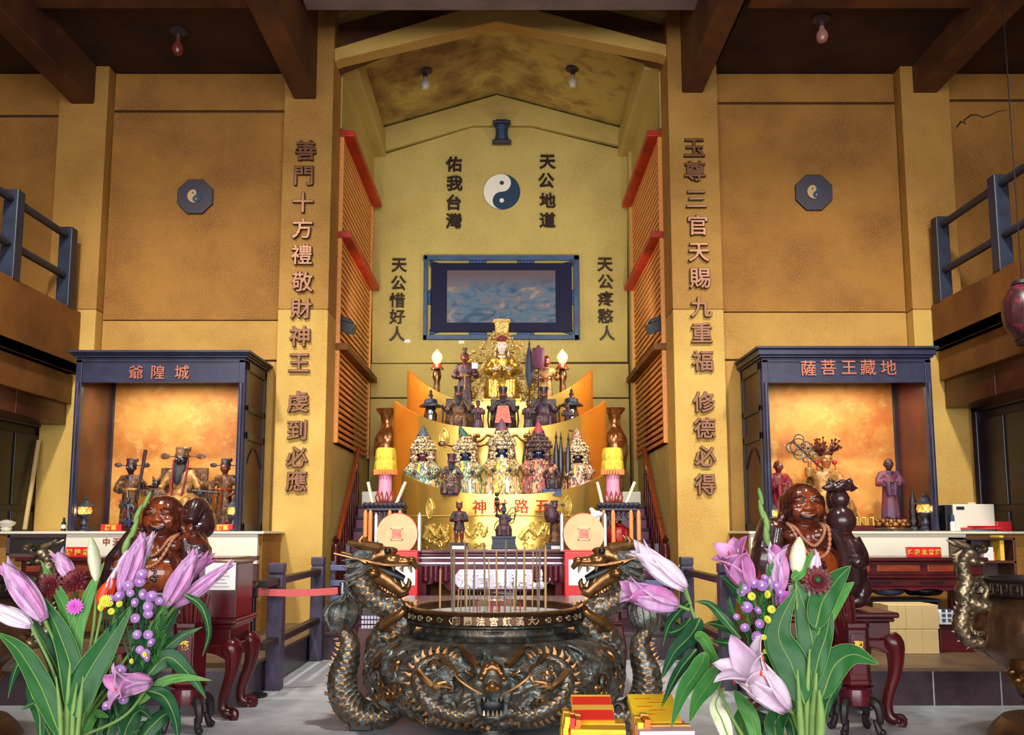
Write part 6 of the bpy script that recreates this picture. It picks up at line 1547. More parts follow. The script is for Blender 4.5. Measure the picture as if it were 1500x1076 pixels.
    for i in range(22):
        a = 2*pi*i/22*3.3; w = .02+.1*((i*7) % 11)/11
        tf.tube(sm([q(500,924)+Vector((.03*cos(a), .03*sin(a), 0)), q(500,903)+Vector((w*1.15*cos(a), w*sin(a), 0)), q(504,886)+Vector((w*1.0*cos(a), w*.8*sin(a), 0)), q(508,866+3*(i % 5))+Vector((.02*cos(a), .02*sin(a), 0))], 10), [.03, .04, .045, .045, .045, .042, .036, .03, .02, .012, .004], 6)
    tf.build('tail_tuft', M['bronze'], tl)
    for i in range(7): pass
    for (x, y, r, dr_) in ((550,1030,9,1),(568,1020,8,-1),(560,945,9,1),(548,958,8,-1),(572,1042,7,1)):
        c = q(x, y, -.16); sw = MB(); sw.tube([c+Vector((dr_*r*k_*(1-i/16)*cos(i*.6), -.02-.002*i, r*k_*(1-i/16)*sin(i*.6))) for i in range(15)], [.018-.0007*i for i in range(15)], 6); sw.build('cloud_swirl', M['bronze'], tl)
    ft = MB(); p = q(531,1055); ft.box(p.x-.09, p.x+.09, -.1, .1, 0, p.z+.05); ft.build('tail_foot', M['black'], tl, False, .01)
side_dragon(-1); side_dragon(1)
# joss sticks standing in the ash
random.seed(9)
ST_ = [(645,832,2,0),(661,800,2,1),(665,806,3,1),(672,862,1,0),(681,790,1,1),(684,800,1,0),(688,858,1,1),(695,822,2,1),(700,860,1,2),(709,792,2,1),(713,850,1,1),(716,815,1,0),(722,862,1,2),(727,806,2,0),(733,858,1,2),(741,790,2,1),(747,860,1,1),(752,848,1,0),(757,800,2,1),(762,862,1,2),(768,797,2,0),(771,858,1,1),(781,805,1,0),(786,800,1,1),(791,796,2,1),(799,800,3,0),(676,864,1,1),(738,866,1,2),(754,866,1,2),(704,866,1,1),(720,868,1,2),(729,868,1,2)]
for i, (px, pt, w, k) in enumerate(ST_):
    yy = YCN+random.uniform(-.4, .1); pb = at(px+random.uniform(-2, 2), 890, yy); zb = .905
    pt_ = at(px, pt, yy); b = Vector((pb.x, yy, zb))
    st = empty('incense_stick', b, 'thin incense stick standing in the grey ash of the big bronze censer', 'incense stick', 'incense sticks in the big censer')
    r = .0032+.0022*w; mb = MB(); v = pt_-b
    mb.tube([Vector((0, 0, 0)), v*.98, v], [r*.6, r*.6, r*.5], 6); mb.build('core', M['stick_red'] if k == 2 else M['bamboo'] if k == 0 else M['inc_grey'], st)
    mb = MB(); mb.tube([v*(.0 if k == 2 else .16), v*(.5 if k == 2 else .97)], r, 6); mb.build('paste', M['inc_red'] if k == 2 else M['bamboo'] if k == 0 else M['inc_grey'], st)
# ---------------- the two smaller tripod censers at the picture's sides
def tripod(s):
    Yt = 7.25; k_ = Sp(900, Yt); xc = (PX+s*805-PX)*k_+(0 if s > 0 else -.02)
    t = empty('tripod_censer', (xc, Yt, 0), 'brown bronze tripod censer with a dragon handle near the counter with the %s' % SIDE[s], 'censer', 'tripod censers')
    mb = MB(); mb.lathe([(.52, 0), (.53, .03), (.48, .1), (.42, .16), (.0, .16)], n=40); mb.build('stand', M['bronze_br'], t)
    pr = [(.0, .44), (.2, .46), (.4, .54), (.55, .68), (.6, .83), (.57, .97), (.5, 1.05), (.47, 1.08)]
    def bd(u, v):
        a = 2*pi*u; i = min(int(v*7), 6); f = v*7-i; r = pr[i][0]*(1-f)+pr[i+1][0]*f; z = pr[i][1]*(1-f)+pr[i+1][1]*f
        qv = Vector((sin(a)*2.5, cos(a)*2.5, z*3)); d = abs(mnoise.noise(qv*1.4)); r += .02*max(0, 1-d*5)*(1 if .1 < v < .8 else 0); return (r*sin(a), -r*cos(a), z)
    mb = MB(); mb.grid(bd, 120, 28); mb.build('body', M['bronze_br'], t, ang=0)
    mb = MB(); mb.lathe([(.46, 1.07), (.5, 1.09), (.52, 1.1), (.52, 1.2), (.54, 1.21), (.54, 1.225), (.46, 1.225), (.45, 1.1)], n=60, caps=False); rim = mb.build('rim', M['dark'], t, ang=30)
    mm_ = MB()
    for j in range(40):
        a = 2*pi*j/40; 
        for (a0, z0, a1, z1_) in ((0, 1.115, 0, 1.185), (0, 1.185, .1, 1.185), (.1, 1.185, .1, 1.14), (.1, 1.14, .05, 1.14)): mm_.tube([(.522*sin(a+a0), -.522*cos(a+a0), z0), (.522*sin(a+a1), -.522*cos(a+a1), z1_)], .006, 4)
    mm_.build('meander', M['bronze_lt'], rim)
    mb = MB(); mb.lathe([(.0, 1.17), (.45, 1.16)], n=30, caps=False); mb.build('ash', M['ash'], t)
    for j in range(3):
        a = [-s*1.05, s*1.05, pi][j]; c = Vector((sin(a)*.36, -cos(a)*.36, 0)); lg = MB()
        lg.tube(spline([c*1.15+Vector((0, 0, .62)), c*1.2+Vector((0, 0, .48)), c*1.0+Vector((0, 0, .34)), c*1.02+Vector((0, 0, .24)), c*1.08+Vector((0, 0, .165))], 16), [.11, .115, .12, .12, .11, .1, .09, .075, .065, .062, .065, .07, .08, .085, .085, .08, .075], 14)
        f = c.normalized(); sd = Vector((-f.y, f.x, 0))
        for e in (-1, 1): lg.ell(c*1.2+f*.1+sd*e*.05+Vector((0, 0, .55)), .03, nu=8, nv=6); lg.tube([c*1.2+f*.1+sd*e*.02+Vector((0, 0, .46+.02*i)) +sd*e*.02*i for i in range(5)], .016, 6)
        lg.ell(c*1.2+f*.12+Vector((0, 0, .5)), (.035, .035, .03)); lg.build('leg', M['brass'], t)
    for e in (-1, 1):
        def q(px, py): return Vector((e*(abs((px-PX)*k_)-805*k_)*-1, 0, at(0, py, Yt).z)) if False else Vector((e*(1547-px)*k_, 0, at(0, py, Yt).z))
        P = [Vector(p) for p in spline([q(1448,922), q(1438,940), q(1416,935), q(1406,915), q(1412,890), q(1420,868), q(1436,852), q(1448,862), q(1442,876)], 50)]
        P2 = [Vector(p) for p in spline([q(1448,890), q(1420,880), q(1412,868), q(1418,850), q(1414,836), q(1412,822)], 40)]
        r1 = [k_*(5+6*sin(pi*min(1, i/45+.08))) for i in range(51)]; r2 = [k_*(12-.06*i) for i in range(41)]
        g = MB(); scaly(g, P, r1, 32, .026, .14); scaly(g, P2, r2, 32, .026, .14); dr = g.build('dragon_handle', [M['bronze_lt'], M['bronze_lt']], t, ang=0)
        f = MB(); fins(f, P, r1, e, .045, .03); fins(f, P, r1, -e, .03, .04); f.build('fin', M['bronze_lt'], dr)
        hd = MB()
        for px, py, a, b, c_ in ((1424,808,12,.07,11),(1436,805,10,.06,8),(1446,803,7,.05,8),(1430,822,9,.05,6),(1442,824,6,.04,5),(1414,818,9,.06,10)): hd.ell(q(px, py), (a*k_, b, c_*k_))
        fuse(hd, 'dragon_head', M['bronze_lt'], dr, .012, 1)
        for y in (-1, 1):
            hn = MB(); hn.tube([q(1420,800)+Vector((0, y*.04, 0)), q(1408,796)+Vector((0, y*.05, 0)), q(1398,790)+Vector((0, y*.06, 0))], [.025, .022, .006], 6); hn.build('horn', M['bronze_lt'], dr)
            ey = MB(); ey.ell(q(1430,803)+Vector((0, y*.065, 0)), .02, nu=8, nv=6); ey.build('eye', M['black'], dr)
        mn = MB()
        for i in range(8): mn.tube([q(1414,806+3*i), q(1404,812+4*i), q(1398+i,812+5*i)], [.022, .02, .003], 6)
        mn.build('mane', M['bronze_lt'], dr)
tripod(-1); tripod(1)
# ================================================================ side altar tables, laughing buddhas, stick holders
def cabriole(mb, x, y, H, dx, dy):
    """a curved leg with a scrolled foot, leaning outward along (dx, dy)"""
    D = Vector((dx, dy, 0)); c = Vector((x, y, 0))
    pts = [c+D*.02+Vector((0, 0, H)), c+D*.07+Vector((0, 0, H*.86)), c+D*.06+Vector((0, 0, H*.6)), c-D*.0+Vector((0, 0, H*.3)), c+D*.0+Vector((0, 0, H*.12)), c+D*.06+Vector((0, 0, .045))]
    mb.tube(spline(pts, 20), [.075, .085, .09, .088, .08, .072, .066, .06, .056, .052, .05, .048, .046, .045, .045, .046, .048, .05, .05, .048, .04], 10)
    f = c+D*.07+Vector((0, 0, .05))
    mb.tube([f+D*(.05*(1-i/14)*cos(i*.55-1.5))+Vector((0, 0, .05*(1-i/14)*sin(i*.55-1.5))) for i in range(13)], [.035-.0015*i for i in range(13)], 8)
def side_table(name, x0, x1, y0, y1, zt, label, m='red_lac', grp=None):
    t = empty(name, ((x0+x1)/2, y0, 0), label, 'table', grp); W = (x1-x0)/2; D = y1-y0
    mb = MB(); mb.box(-W-.03, W+.03, -.03, D+.03, zt-.045, zt); mb.box(-W, W, 0, D, zt-.08, zt-.045); mb.build('top', M[m], t, False, .014)
    mb = MB(); mb.box(-W+.03, W-.03, .03, D-.03, zt-.22, zt-.08); mb.build('frieze', M[m], t, False, .01)
    ap = MB()
    pl = [(-W+.02, zt-.22), (W-.02, zt-.22), (W-.02, zt-.36), (W-.14, zt-.3), (W*.5, zt-.27), (W*.2, zt-.31), (0, zt-.28), (-W*.2, zt-.31), (-W*.5, zt-.27), (-W+.14, zt-.3), (-W+.02, zt-.36)]
    ap.prism(pl, .0, .04); ap.build('apron', M[m], t, False, .01)
    ap = MB(); ap.prism(pl, D-.04, D); ap.build('apron', M[m], t, False, .01)
    for sx in (-1, 1):
        sa = MB(); sa.box(sx*W-.02-sx*.02, sx*W+.02-sx*.02, 0.02, D-.02, zt-.33, zt-.22); sa.build('side_apron', M[m], t, False, .008)
        for yy, sy in ((.05, -1), (D-.05, 1)):
            lg = MB(); cabriole(lg, sx*(W-.07), yy, zt-.2, sx, sy*.25); lg.build('leg', M[m], t)
    return t
TZL, TZR = .84, .92
xl0, xl1 = at(150, 950, 8.05).x, at(342, 950, 8.05).x
side_table('altar_side_table', xl0, xl1, 8.02, 8.66, TZL, 'dark red altar table with scrolled feet under the laughing statue and dark red box')
xr0, xr1 = at(1120, 950, 7.85).x, at(1306, 950, 7.85).x
side_table('altar_side_table', xr0, xr1, 7.75, 8.5, TZR, 'dark red lacquered altar table with scrolled feet carrying the laughing statue with a gourd')
# dark red box with a white notice
p0, p1 = at(288, 903, 8.07), at(345, 903, 8.07)
t = empty('offering_box', ((p0.x+p1.x)/2, 8.08, TZL+.001), 'glossy dark red box with a white paper notice beside the laughing statue', 'box')
w = (p1.x-p0.x)/2; H = at(0, 822, 8.08).z-TZL
mb = MB(); mb.box(-w, w, 0, .5, 0, H-.02); mb.box(-w-.008, w+.008, -.008, .508, H-.02, H); mb.build('box', M['red_lac'], t, False, .006)
mb = MB(); mb.grid(lambda u, v: (-w+.06+(2*w-.07)*u, -.012-.006*sin(u*3), H*.5+.23*v), 6, 2, thick=.003); nt_ = mb.build('paper_notice', M['paper'], t)
for i in range(5): mb = MB(); mb.box(-w+.1, w-.06-.02*(i % 3), -.022, -.02, H*.55+.03*i, H*.55+.03*i+.006); mb.build('print_line', M['inc_grey'], nt_, False)
# ---------------- laughing statue
def budai(loc, label, sc, gourd):
    t = empty('laughing_buddha_statue', loc, label, 'statue', 'laughing statues', 0, sc)
    bd = MB()            # unit: head half-height .165, total about 1.09
    hz = .9
    HS = 0
    bd.ell((0, .01, hz+.005), (.182, .185, .19), nu=24, nv=16); bd.ell((0, -.03, hz-.075), (.175, .15, .105), nu=22, nv=12)
    bd.ell((0, -.06, hz-.135), (.11, .1, .06)); 
    for s in (-1, 1):
        bd.ell((s*.085, -.125, hz-.045), (.068, .055, .055)); bd.ell((s*.06, -.15, hz+.045), (.06, .03, .018), Matrix.Rotation(s*.25, 3, 'Y'))
        bd.ell((s*.178, .01, hz-.0), (.028, .05, .085)); bd.ell((s*.19, .0, hz-.115), (.034, .038, .06))
        bd.ell((s*.055, -.158, hz+.018), (.042, .018, .012))
        bd.ell((s*.032, -.185, hz-.04), (.022, .025, .018))
        bd.tube([(s*.045, -.175, hz-.03), (s*.085, -.168, hz-.065), (s*.09, -.15, hz-.11)], [.01, .013, .008], 6)
    bd.ell((0, -.18, hz-.03), (.03, .034, .034)); bd.ell((0, -.16, hz+.005), (.018, .03, .04))
    bd.tube([(-.085, -.135, hz-.075), (-.05, -.165, hz-.088), (0, -.178, hz-.092), (.05, -.165, hz-.088), (.085, -.135, hz-.075)], .012, 8)
    bd.tube([(-.07, -.135, hz-.098), (-.04, -.155, hz-.125), (0, -.162, hz-.134), (.04, -.155, hz-.125), (.07, -.135, hz-.098)], .014, 8)
    bd.tube([(0, .03, hz-.1), (0, .03, hz-.26)], [.13, .15], 16)
    bd.ell((0, .02, .6), (.27, .19, .17), nu=24, nv=14)
    for s in (-1, 1): bd.ell((s*.11, -.12, .63), (.105, .07, .075)); bd.ell((s*.26, .02, .66), (.12, .12, .12))
    bd.ell((0, -.08, .38), (.29, .25, .23), nu=28, nv=18); bd.ell((0, -.32, .36), (.022, .012, .018))
    for s in (-1, 1):
        bd.tube([(s*.12, 0, .3), (s*.2, -.1, .2), (s*.17, -.05, .06)], [.15, .13, .1], 14); bd.ell((s*.17, -.14, .03), (.07, .12, .03))
        for j in range(5): bd.ell((s*.17+(j-2)*.024, -.245+abs(j-2)*.008, .024), (.013, .022, .016), nu=8, nv=6)
    # arms
    sl = 1
    for s in (-1, 1):
        if s == sl:
            bd.tube([(s*.27, .02, .66), (s*.38, -.02, .58), (s*.3, -.1, .74)], [.1, .085, .055], 12); hand_geo(bd, (s*.29, -.11, .75), (-.15, -.2, 1), .055, 1.0, side=-s, up=(0, -1, 0))
        else:
            bd.tube([(s*.27, .02, .66), (s*.36, -.08, .5), (s*.28, -.27, .46)], [.1, .085, .055], 12); hand_geo(bd, (s*.275, -.28, .46), (-s*.6, -.5, -.2), .055, .7, side=s, up=(0, 0, 1))
    fuse(bd, 'body', [M['budai'], M['budai_hi']], t, .0085, 2, matfn=lambda c: 1 if (c.y < -.26 and c.z < .5) or (c.y < -.14 and c.z > hz-.1 and (c.z > hz+.07 or abs(abs(c.x)-.085) < .045 or abs(c.x) < .03)) else 0)  # highlights on forehead, cheeks, nose and belly painted in lighter amber
    rb = MB()
    for s in (-1, 1):
        rb.tube([(s*.1, .1, .72), (s*.27, .05, .68), (s*.33, -.03, .55), (s*.33, -.12, .4)], [.08, .13, .13, .12], 14)
        rb.tube(spline([(s*.35, -.06, .56), (s*.38, -.1, .42), (s*.4, -.06, .25), (s*.36, -.02, .1)], 12), [.1, .11, .12, .12, .12, .115, .11, .11, .11, .105, .1, .09, .07], 12)
        rb.tube([(s*.22, -.06, .68), (s*.27, -.14, .55), (s*.28, -.2, .42), (s*.24, -.27, .25)], [.05, .05, .045, .04], 8)
        for k in range(4): rb.tube(spline([(s*(.3+.02*k), -.12+.03*k, .62-.02*k), (s*(.4+.01*k), -.12+.05*k, .45), (s*(.43), -.1+.07*k, .2)], 10), .02, 6)
    loftz(rb, [(.02, .34, .27, .0), (.12, .33, .27, 0), (.22, .34, .27, 0), (.3, .31, .25, .03), (.34, .28, .2, .06)], 36, .1, 11)
    rb.ell((0, .14, .5), (.27, .12, .3))
    fuse(rb, 'robe', M['budai_r'], t, .0105, 2)
    mo = MB(); mo.tube(spline([(-.098, -.135, hz-.062), (-.06, -.163, hz-.098), (0, -.178, hz-.112), (.06, -.163, hz-.098), (.098, -.135, hz-.062)], 16), [.004+.019*sin(pi*i/16) for i in range(17)], 10); mo.build('mouth', M['face_dk'], t)
    th = MB(); th.tube(spline([(-.06, -.172, hz-.088), (0, -.192, hz-.1), (.06, -.172, hz-.088)], 8), [.003, .006, .008, .009, .009, .009, .008, .006, .003], 8); th.build('teeth', M['bead'], t)
    for s in (-1, 1):
        ey = MB(); ey.tube([(s*.025, -.174, hz+.016), (s*.055, -.178, hz+.026), (s*.09, -.158, hz+.012)], .006, 6); ey.build('eye', M['black'], t)
        br = MB(); br.tube([(s*.02, -.172, hz+.055), (s*.06, -.17, hz+.072), (s*.11, -.14, hz+.05)], [.006, .011, .004], 6); br.build('eyebrow', M['budai_r'], t)
    for k, (w_, z1_, y_) in enumerate(((.13, .545, -.275), (.165, .45, -.365))):
        nk = MB(); q = spline([(-.14, .02, .74), (-w_*.95, -.19, .69), (-w_*.6, y_+.03, z1_+.06), (0, y_, z1_), (w_*.6, y_+.03, z1_+.06), (w_*.95, -.19, .69), (.14, .02, .74)], 150)
        nk.tube(q, [.007+.011*abs(sin(i*pi/5)) for i in range(151)], 8); nk.build('prayer_beads', M['bead'], t, ang=0)
    pd = MB(); zc = .36; random.seed(2)
    for i in range(26): a = random.uniform(0, 6.3); r = .075*sqrt(random.random()); pd.ell((r*cos(a), -.325+r*r*2.5, .37+r*sin(a)), random.uniform(.012, .022), nu=7, nv=5)
    pd.build('belly_ornament', M['budai_r'], t)
    if gourd:
        g = MB(); g.lathe([(.0, -.2), (.08, -.19), (.125, -.12), (.13, -.06), (.095, .01), (.055, .04), (.075, .07), (.085, .12), (.06, .17), (.03, .19), (.025, .22), (0, .22)], (.32, -.04, .84), 26); g.build('gourd', M['budai_r'], t)
        cl = MB()
        for k in range(9): a = 2*pi*k/9; cl.ell((.32+.07*cos(a), -.04+.05*sin(a), 1.06+.02*sin(k*2)), (.05, .045, .04))
        for s in (-1, 1): cl.tube([(.32, -.05, 1.05), (.32+s*.1, -.06, 1.1), (.32+s*.13, -.05, 1.05), (.32+s*.09, -.06, 1.02)], [.03, .045, .04, .02], 8)
        cl.ell((.31, .06, .95), (.08, .06, .14)); fuse(cl, 'knotted_cloth', M['budai_r'], t, .012, 2)
        fl_ = MB(); fl_.tube(spline([(.4, -.08, .6), (.46, -.1, .45), (.4, -.18, .4), (.36, -.1, .5)], 16), .07, 10); fl_.tube(spline([(.4, 0, .35), (.47, -.02, .2), (.44, -.04, .08), (.36, -.05, .06)], 12), [.09]*8+[.08, .07, .06, .05, .04], 10); fuse(fl_, 'hanging_sleeve', M['budai_r'], t, .012, 2)
    else:
        sk = MB(); sk.tube(spline([(.26, -.06, .84), (.27, .05, .98), (.25, .16, .9), (.24, .2, .7)], 16), [.05, .06, .07, .075, .08, .09, .1, .12, .13, .15, .16, .17, .18, .18, .17, .15, .1], 12); fuse(sk, 'sack', M['budai_r'], t, .012, 2)
        bs = MB()
    b = MB(); b.lathe([(.36, 0), (.37, .012), (.35, .02)], n=28, sy=.85); b.build('base', M['dark'], t)
    return t
p = at(1181, 893, 8.12); budai(Vector((p.x, 8.12, TZR+.001)), 'laughing redwood statue carrying a gourd and knotted sack on his shoulder, on an altar table', (at(0, 708, 8.0).z-TZR)/1.08, True)
p = at(231, 905, 8.3); budai(Vector((p.x, 8.35, TZL+.001)), 'laughing redwood statue with a sack on his shoulder beside the dark red box', (at(0, 727, 8.3).z-TZL)/1.08, False)
# ---------------- fortune stick holders on little stands
def stick_holder(px, Y, label, ch, fan, chars):
    p = fl(px, 1074); p = Vector((at(px, 1000, Y).x, Y, 0)); s_ = Sp(950, Y)
    zt = at(0, 910, Y).z; zb = at(0, 1003, Y).z; r = 25*s_
    t = empty('fortune_stick_stand', p, label, 'stand', 'fortune stick stands')
    mb = MB(); mb.lathe([(r*.9, zb), (r*1.05, zb+.02), (r*1.05, zb+.05), (r, zb+.06), (r, zt-.05), (r*1.06, zt-.04), (r*1.06, zt), (r*.9, zt), (r*.88, zt-.15)], n=6, caps=False); mb.lathe([(0, zb+.02), (r*.95, zb+.02)], n=6, caps=False); mb.build('canister', M['red_lac'], t, False, .006)
    mb = MB(); mb.lathe([(r*1.0, zb-.14), (r*1.02, zb-.1), (r*.95, zb-.02), (r*1.1, zb), (0, zb)], n=24); mb.build('drum', M['red_lac2'], t)
    pl = MB(); ry = -r*.87-.008; pl.prism([(-r*.42, zb+.1), (r*.42, zb+.1), (r*.42, zt-.12), (r*.3, zt-.08), (-r*.3, zt-.08), (-r*.42, zt-.12)], ry-.006, ry+.006); pn = pl.build('plaque', M['red_lac2'], t, False, .004)
    for i, c in enumerate(chars): glyph_obj('character', c, .075, M['char_gold'], (0, ry-.012, zt-.17-.1*i), pn, .008, .002)
    for k in range(4):
        a = pi/4+k*pi/2; lg = MB(); d = Vector((cos(a), sin(a), 0))
        lg.tube(spline([d*r*.8+Vector((0, 0, zb-.1)), d*r*1.35+Vector((0, 0, zb-.14)), d*r*1.45+Vector((0, 0, zb-.26)), d*r*1.2+Vector((0, 0, .12)), d*r*1.45+Vector((0, 0, .03)), d*r*1.65+Vector((0, 0, .05))], 20), [.035, .04, .045, .045, .042, .038, .034, .03, .028, .026, .025, .024, .024, .025, .028, .03, .03, .03, .03, .028, .02], 8); lg.build('leg', M['dark'], t)
    random.seed(px)
    for i in range(40):
        a = random.uniform(0, 2*pi); q = r*.7*sqrt(random.random()); b = Vector((p.x+q*cos(a)*.6, Y+q*sin(a)*.6, zb+.2)); tp = Vector((q*cos(a)*.7+fan+random.uniform(-.03, .03), q*sin(a)*.7, zt-zb-.2+random.uniform(.14, .24)))
        mb = MB(); mb.tube([(0, 0, 0), tp], .0065, 4); o = mb.build('divination_stick', M['stick_red'], None, loc=b); tag(o, 'thin dark red divination stick in the canister %s' % ('near the dark red box' if len(ch) == 1 else 'before the laughing statue with the gourd'), 'stick', 'divination sticks in the canister lettered %s' % ch)
stick_holder(276, 7.62, 'dark red fortune stick canister on scroll legs lettered 籤 near the dark red box', '籤', 0, '籤')
stick_holder(1251, 7.55, 'dark red fortune stick canister on scroll legs lettered 聖籤 before the laughing statue with the gourd', '聖籤', -.07, '聖籤')
# ---------------- long tables before the counters
def long_table(s, x0, x1, Y, zt, zb, label):
    t = empty('offering_side_table', ((x0+x1)/2, Y, PLZ), label, 'table', 'tables before the side shrines'); W = (x1-x0)/2; H = zt-PLZ
    mb = MB(); mb.box(-W-.05, W+.05, -.05, .7, H-.045, H); mb.build('top', M['red_lac'], t, False, .012)
    mb = MB(); mb.box(-W, W, 0, .65, H-.2, H-.045); mb.build('frieze', M['red_lac'], t, False, .008)
    n = 4
    for i in range(n):
        a = -W+.06+i*(2*W-.12)/n; b = a+(2*W-.12)/n-.08; mb = MB(); mb.box(a, b, -.012, .01, H-.165, H-.075); mb.build('drawer_panel', M['red_br'], t, False, .01)
    mb = MB(); mb.box(-W-.03, W+.03, -.04, .66, H-.235, H-.2); mb.box(-W, W, -.02, .65, H-.33, H-.235); mb.build('waist', M['red_lac'], t, False, .01)
    for i in range(n-1):
        x = -W+(i+1)*2*W/n; mb = MB()
        for k in range(7): c = Vector((x-.12+.04*k, -.03, H-.285)); mb.tube([c+Vector((.02*cos(j*.7)*(1-j/10), 0, .018*sin(j*.7)*(1-j/10))) for j in range(9)], .006, 5)
        mb.build('carved_scroll', M['navy_dk'], t)
    for x in (-W+.3,):
        for k in range(4):
            for j in range(2): mb = MB(); mb.box(x+.045*k, x+.045*k+.03, -.028, -.018, H-.3+.04*j, H-.3+.04*j+.026); mb.build('gilt_inlay', M['gold'], t, False)
    pl = [(-W+.02, H-.33), (W-.02, H-.33), (W-.02, zb-PLZ-.06)]
    for i in range(25): u = 1-i/24*2; pl.append((u*(W-.06), zb-PLZ+.03*abs(sin(i*.8))))
    pl.append((-W+.02, zb-PLZ-.06)); mb = MB(); mb.prism(pl, -.03, .02); mb.build('apron', M['red_lac2'], t, False, .006)
    for sx in (-1, 1):
        for y in (0, .55): mb = MB(); mb.box(sx*(W-.07)-.05, sx*(W-.07)+.05, y, y+.1, 0, H-.3); mb.build('leg', M['red_lac'], t, False, .012)
    return t
YLt = 10.6
zt = at(0, 816, YLt).z; zb = at(0, 866, YLt).z
long_table(1, at(1130, 840, YLt).x, at(1440, 840, YLt).x, YLt, zt, zb, 'long dark red table with orange-brown panels carrying the red five-character sign')
long_table(-1, at(30, 840, YLt).x, at(335, 840, YLt).x, YLt, zt, zb, 'long dark red table with orange-brown panels carrying the red three-character sign')
def sign(px0, px1, text, label):
    p0, p1 = at(px0, 816, YLt), at(px1, 816, YLt); h_ = at(0, 801, YLt).z-zt; w = (p1.x-p0.x)/2
    t = empty('table_sign', ((p0.x+p1.x)/2, YLt+.04, zt+.001), label, 'sign', 'red table signs')
    R = Matrix.Rotation(-.12, 3, 'X'); mb = MB(); mb.cbox((0, 0, h_/2), (2*w, .03, h_), R); mb.build('board', M['red_sign'], t, False, .004)
    n = len(text)
    for i, c in enumerate(text): glyph_obj('character', c, 2*w/n*.72, M['char_gold'], (-w+(i+.5)*2*w/n, -.022, h_/2), t, .006, .004)
sign(1330, 1381, '地藏王菩薩', 'red sign with five gilt characters standing on the long table')
sign(94, 131, '城隍爺', 'red sign with three gilt characters standing on the long table')
for i, c in enumerate('中天宮'):
    p = at(156+15*i, 793, YC); glyph_obj('character', c, .1, M['char_dkred'], (p.x-counter_l.location.x, -.006, p.z-PLZ), counter_l, .008, .002)
# ---------------- things on and under the right counter and ledge
def boxthing(name, px0, px1, py0, py1, Y, D, m, label, cat, z0=None, parts=None, grp=None):
    p0, p1 = at(px0, py1, Y), at(px1, py0, Y); z = p0.z if z0 is None else z0
    t = empty(name, ((p0.x+p1.x)/2, Y, z), label, cat, grp); w = (p1.x-p0.x)/2; H = p1.z-z
    mb = MB(); mb.box(-w, w, 0, D, 0, H); mb.build('body', M[m], t, False, .008)
    return t, w, H
t, w, H = boxthing('cream_appliance', 1398, 1456, 738, 777, 11.7, .5, 'white', 'cream metal box with dark side on the counter beside the five-character shrine', 'box', CZ+.001)
mb = MB(); mb.box(-w-.09, -w-.002, .02, .5, 0, H-.01); mb.build('side_cover', M['black'], t, False, .006); mb = MB(); mb.box(-w+.04, -w+.14, -.006, 0, H-.07, H-.03); mb.build('tag', M['black'], t, False)
mb = MB(); mb.box(w-.28, w-.18, .1, .25, H, H+.025); mb.build('top_knob', M['carton'], t, False)
p = at(1396, 776, 11.66); t = empty('glue_bottle', (p.x, 11.66, CZ+.001), 'tiny white bottle with blue cap before the cream metal box', 'bottle'); mb = MB(); mb.lathe([(.03, 0), (.03, .1), (.015, .13)], n=12); mb.build('bottle', M['paper'], t); mb = MB(); mb.lathe([(.022, .12), (.026, .13), (.022, .2), (.005, .21)], n=12); mb.build('cap', M['blue'], t)
for k, (px, w_, rz, m, lb) in enumerate(((1436, .2, .2, 'greybag', 'grey folder at the bottom of the pile beside the cream metal box'), (1440, .24, -.15, 'red', 'red folder in the middle of the pile beside the cream metal box'), (1445, .2, .25, 'red_sign', 'red envelope on top of the pile beside the cream metal box'))):
    p = at(px, 775, 11.62); mb = MB(); mb.cbox((0, 0, .011), (w_*2, .2, .02), Matrix.Rotation(rz, 3, 'Z')); tag(mb.build('folder', M[m], None, False, .004, loc=(p.x, 11.62+.1, CZ+.001+.022*k)), lb, 'folder', 'folders on the counter')
t, w, H = boxthing('red_packet_box', 1461, 1482, 763, 775, 11.66, .2, 'red_sign', 'small red box on the counter beyond the pile of folders', 'box', CZ+.001)
# open shelf unit at the counter's end
p0, p1 = at(1417, 868, 11.2), at(1487, 787, 11.2); t = empty('open_shelf', (p0.x, 11.2, PLZ), 'brown open cubby shelf at the end of the counter holding a yellow book', 'shelf')
W = p1.x-p0.x; z0, z1_ = p0.z-PLZ, p1.z-PLZ
for x in (0, W-.03): mb = MB(); mb.box(x, x+.03, 0, .4, 0, z1_); mb.build('side', M['shrine_side'], t, False, .004)
for z in (z0, z0+.35, z1_-.03): mb = MB(); mb.box(0, W, 0, .4, z, z+.03); mb.build('board', M['shrine_side'], t, False, .004)
mb = MB(); mb.box(0, W, .38, .4, 0, z1_); mb.build('back', M['counter_brown'], t, False)
for k, (px, w_, h_, m, lb, dx) in enumerate(((1466, .05, .3, 'yellow', 'yellow book standing in the cubby shelf', 0), (1447, .12, .16, 'paper', 'white paper bundle in the cubby shelf', 0), (1430, .1, .26, 'navy', 'dark blue box in the cubby shelf', 0), (1455, .06, .1, 'joss_o', 'orange packet in the cubby shelf', 0))):
    p = at(px, 830, 11.3); mb = MB(); mb.box(-w_/2, w_/2, 0, .22, 0, h_); tag(mb.build(lb.split(' in ')[0].split(' standing')[0].replace(' ', '_'), M[m], None, False, .004, loc=(p.x, 11.24+.02*k, PLZ+z0+.381)), lb, 'book' if 'book' in lb else 'box')
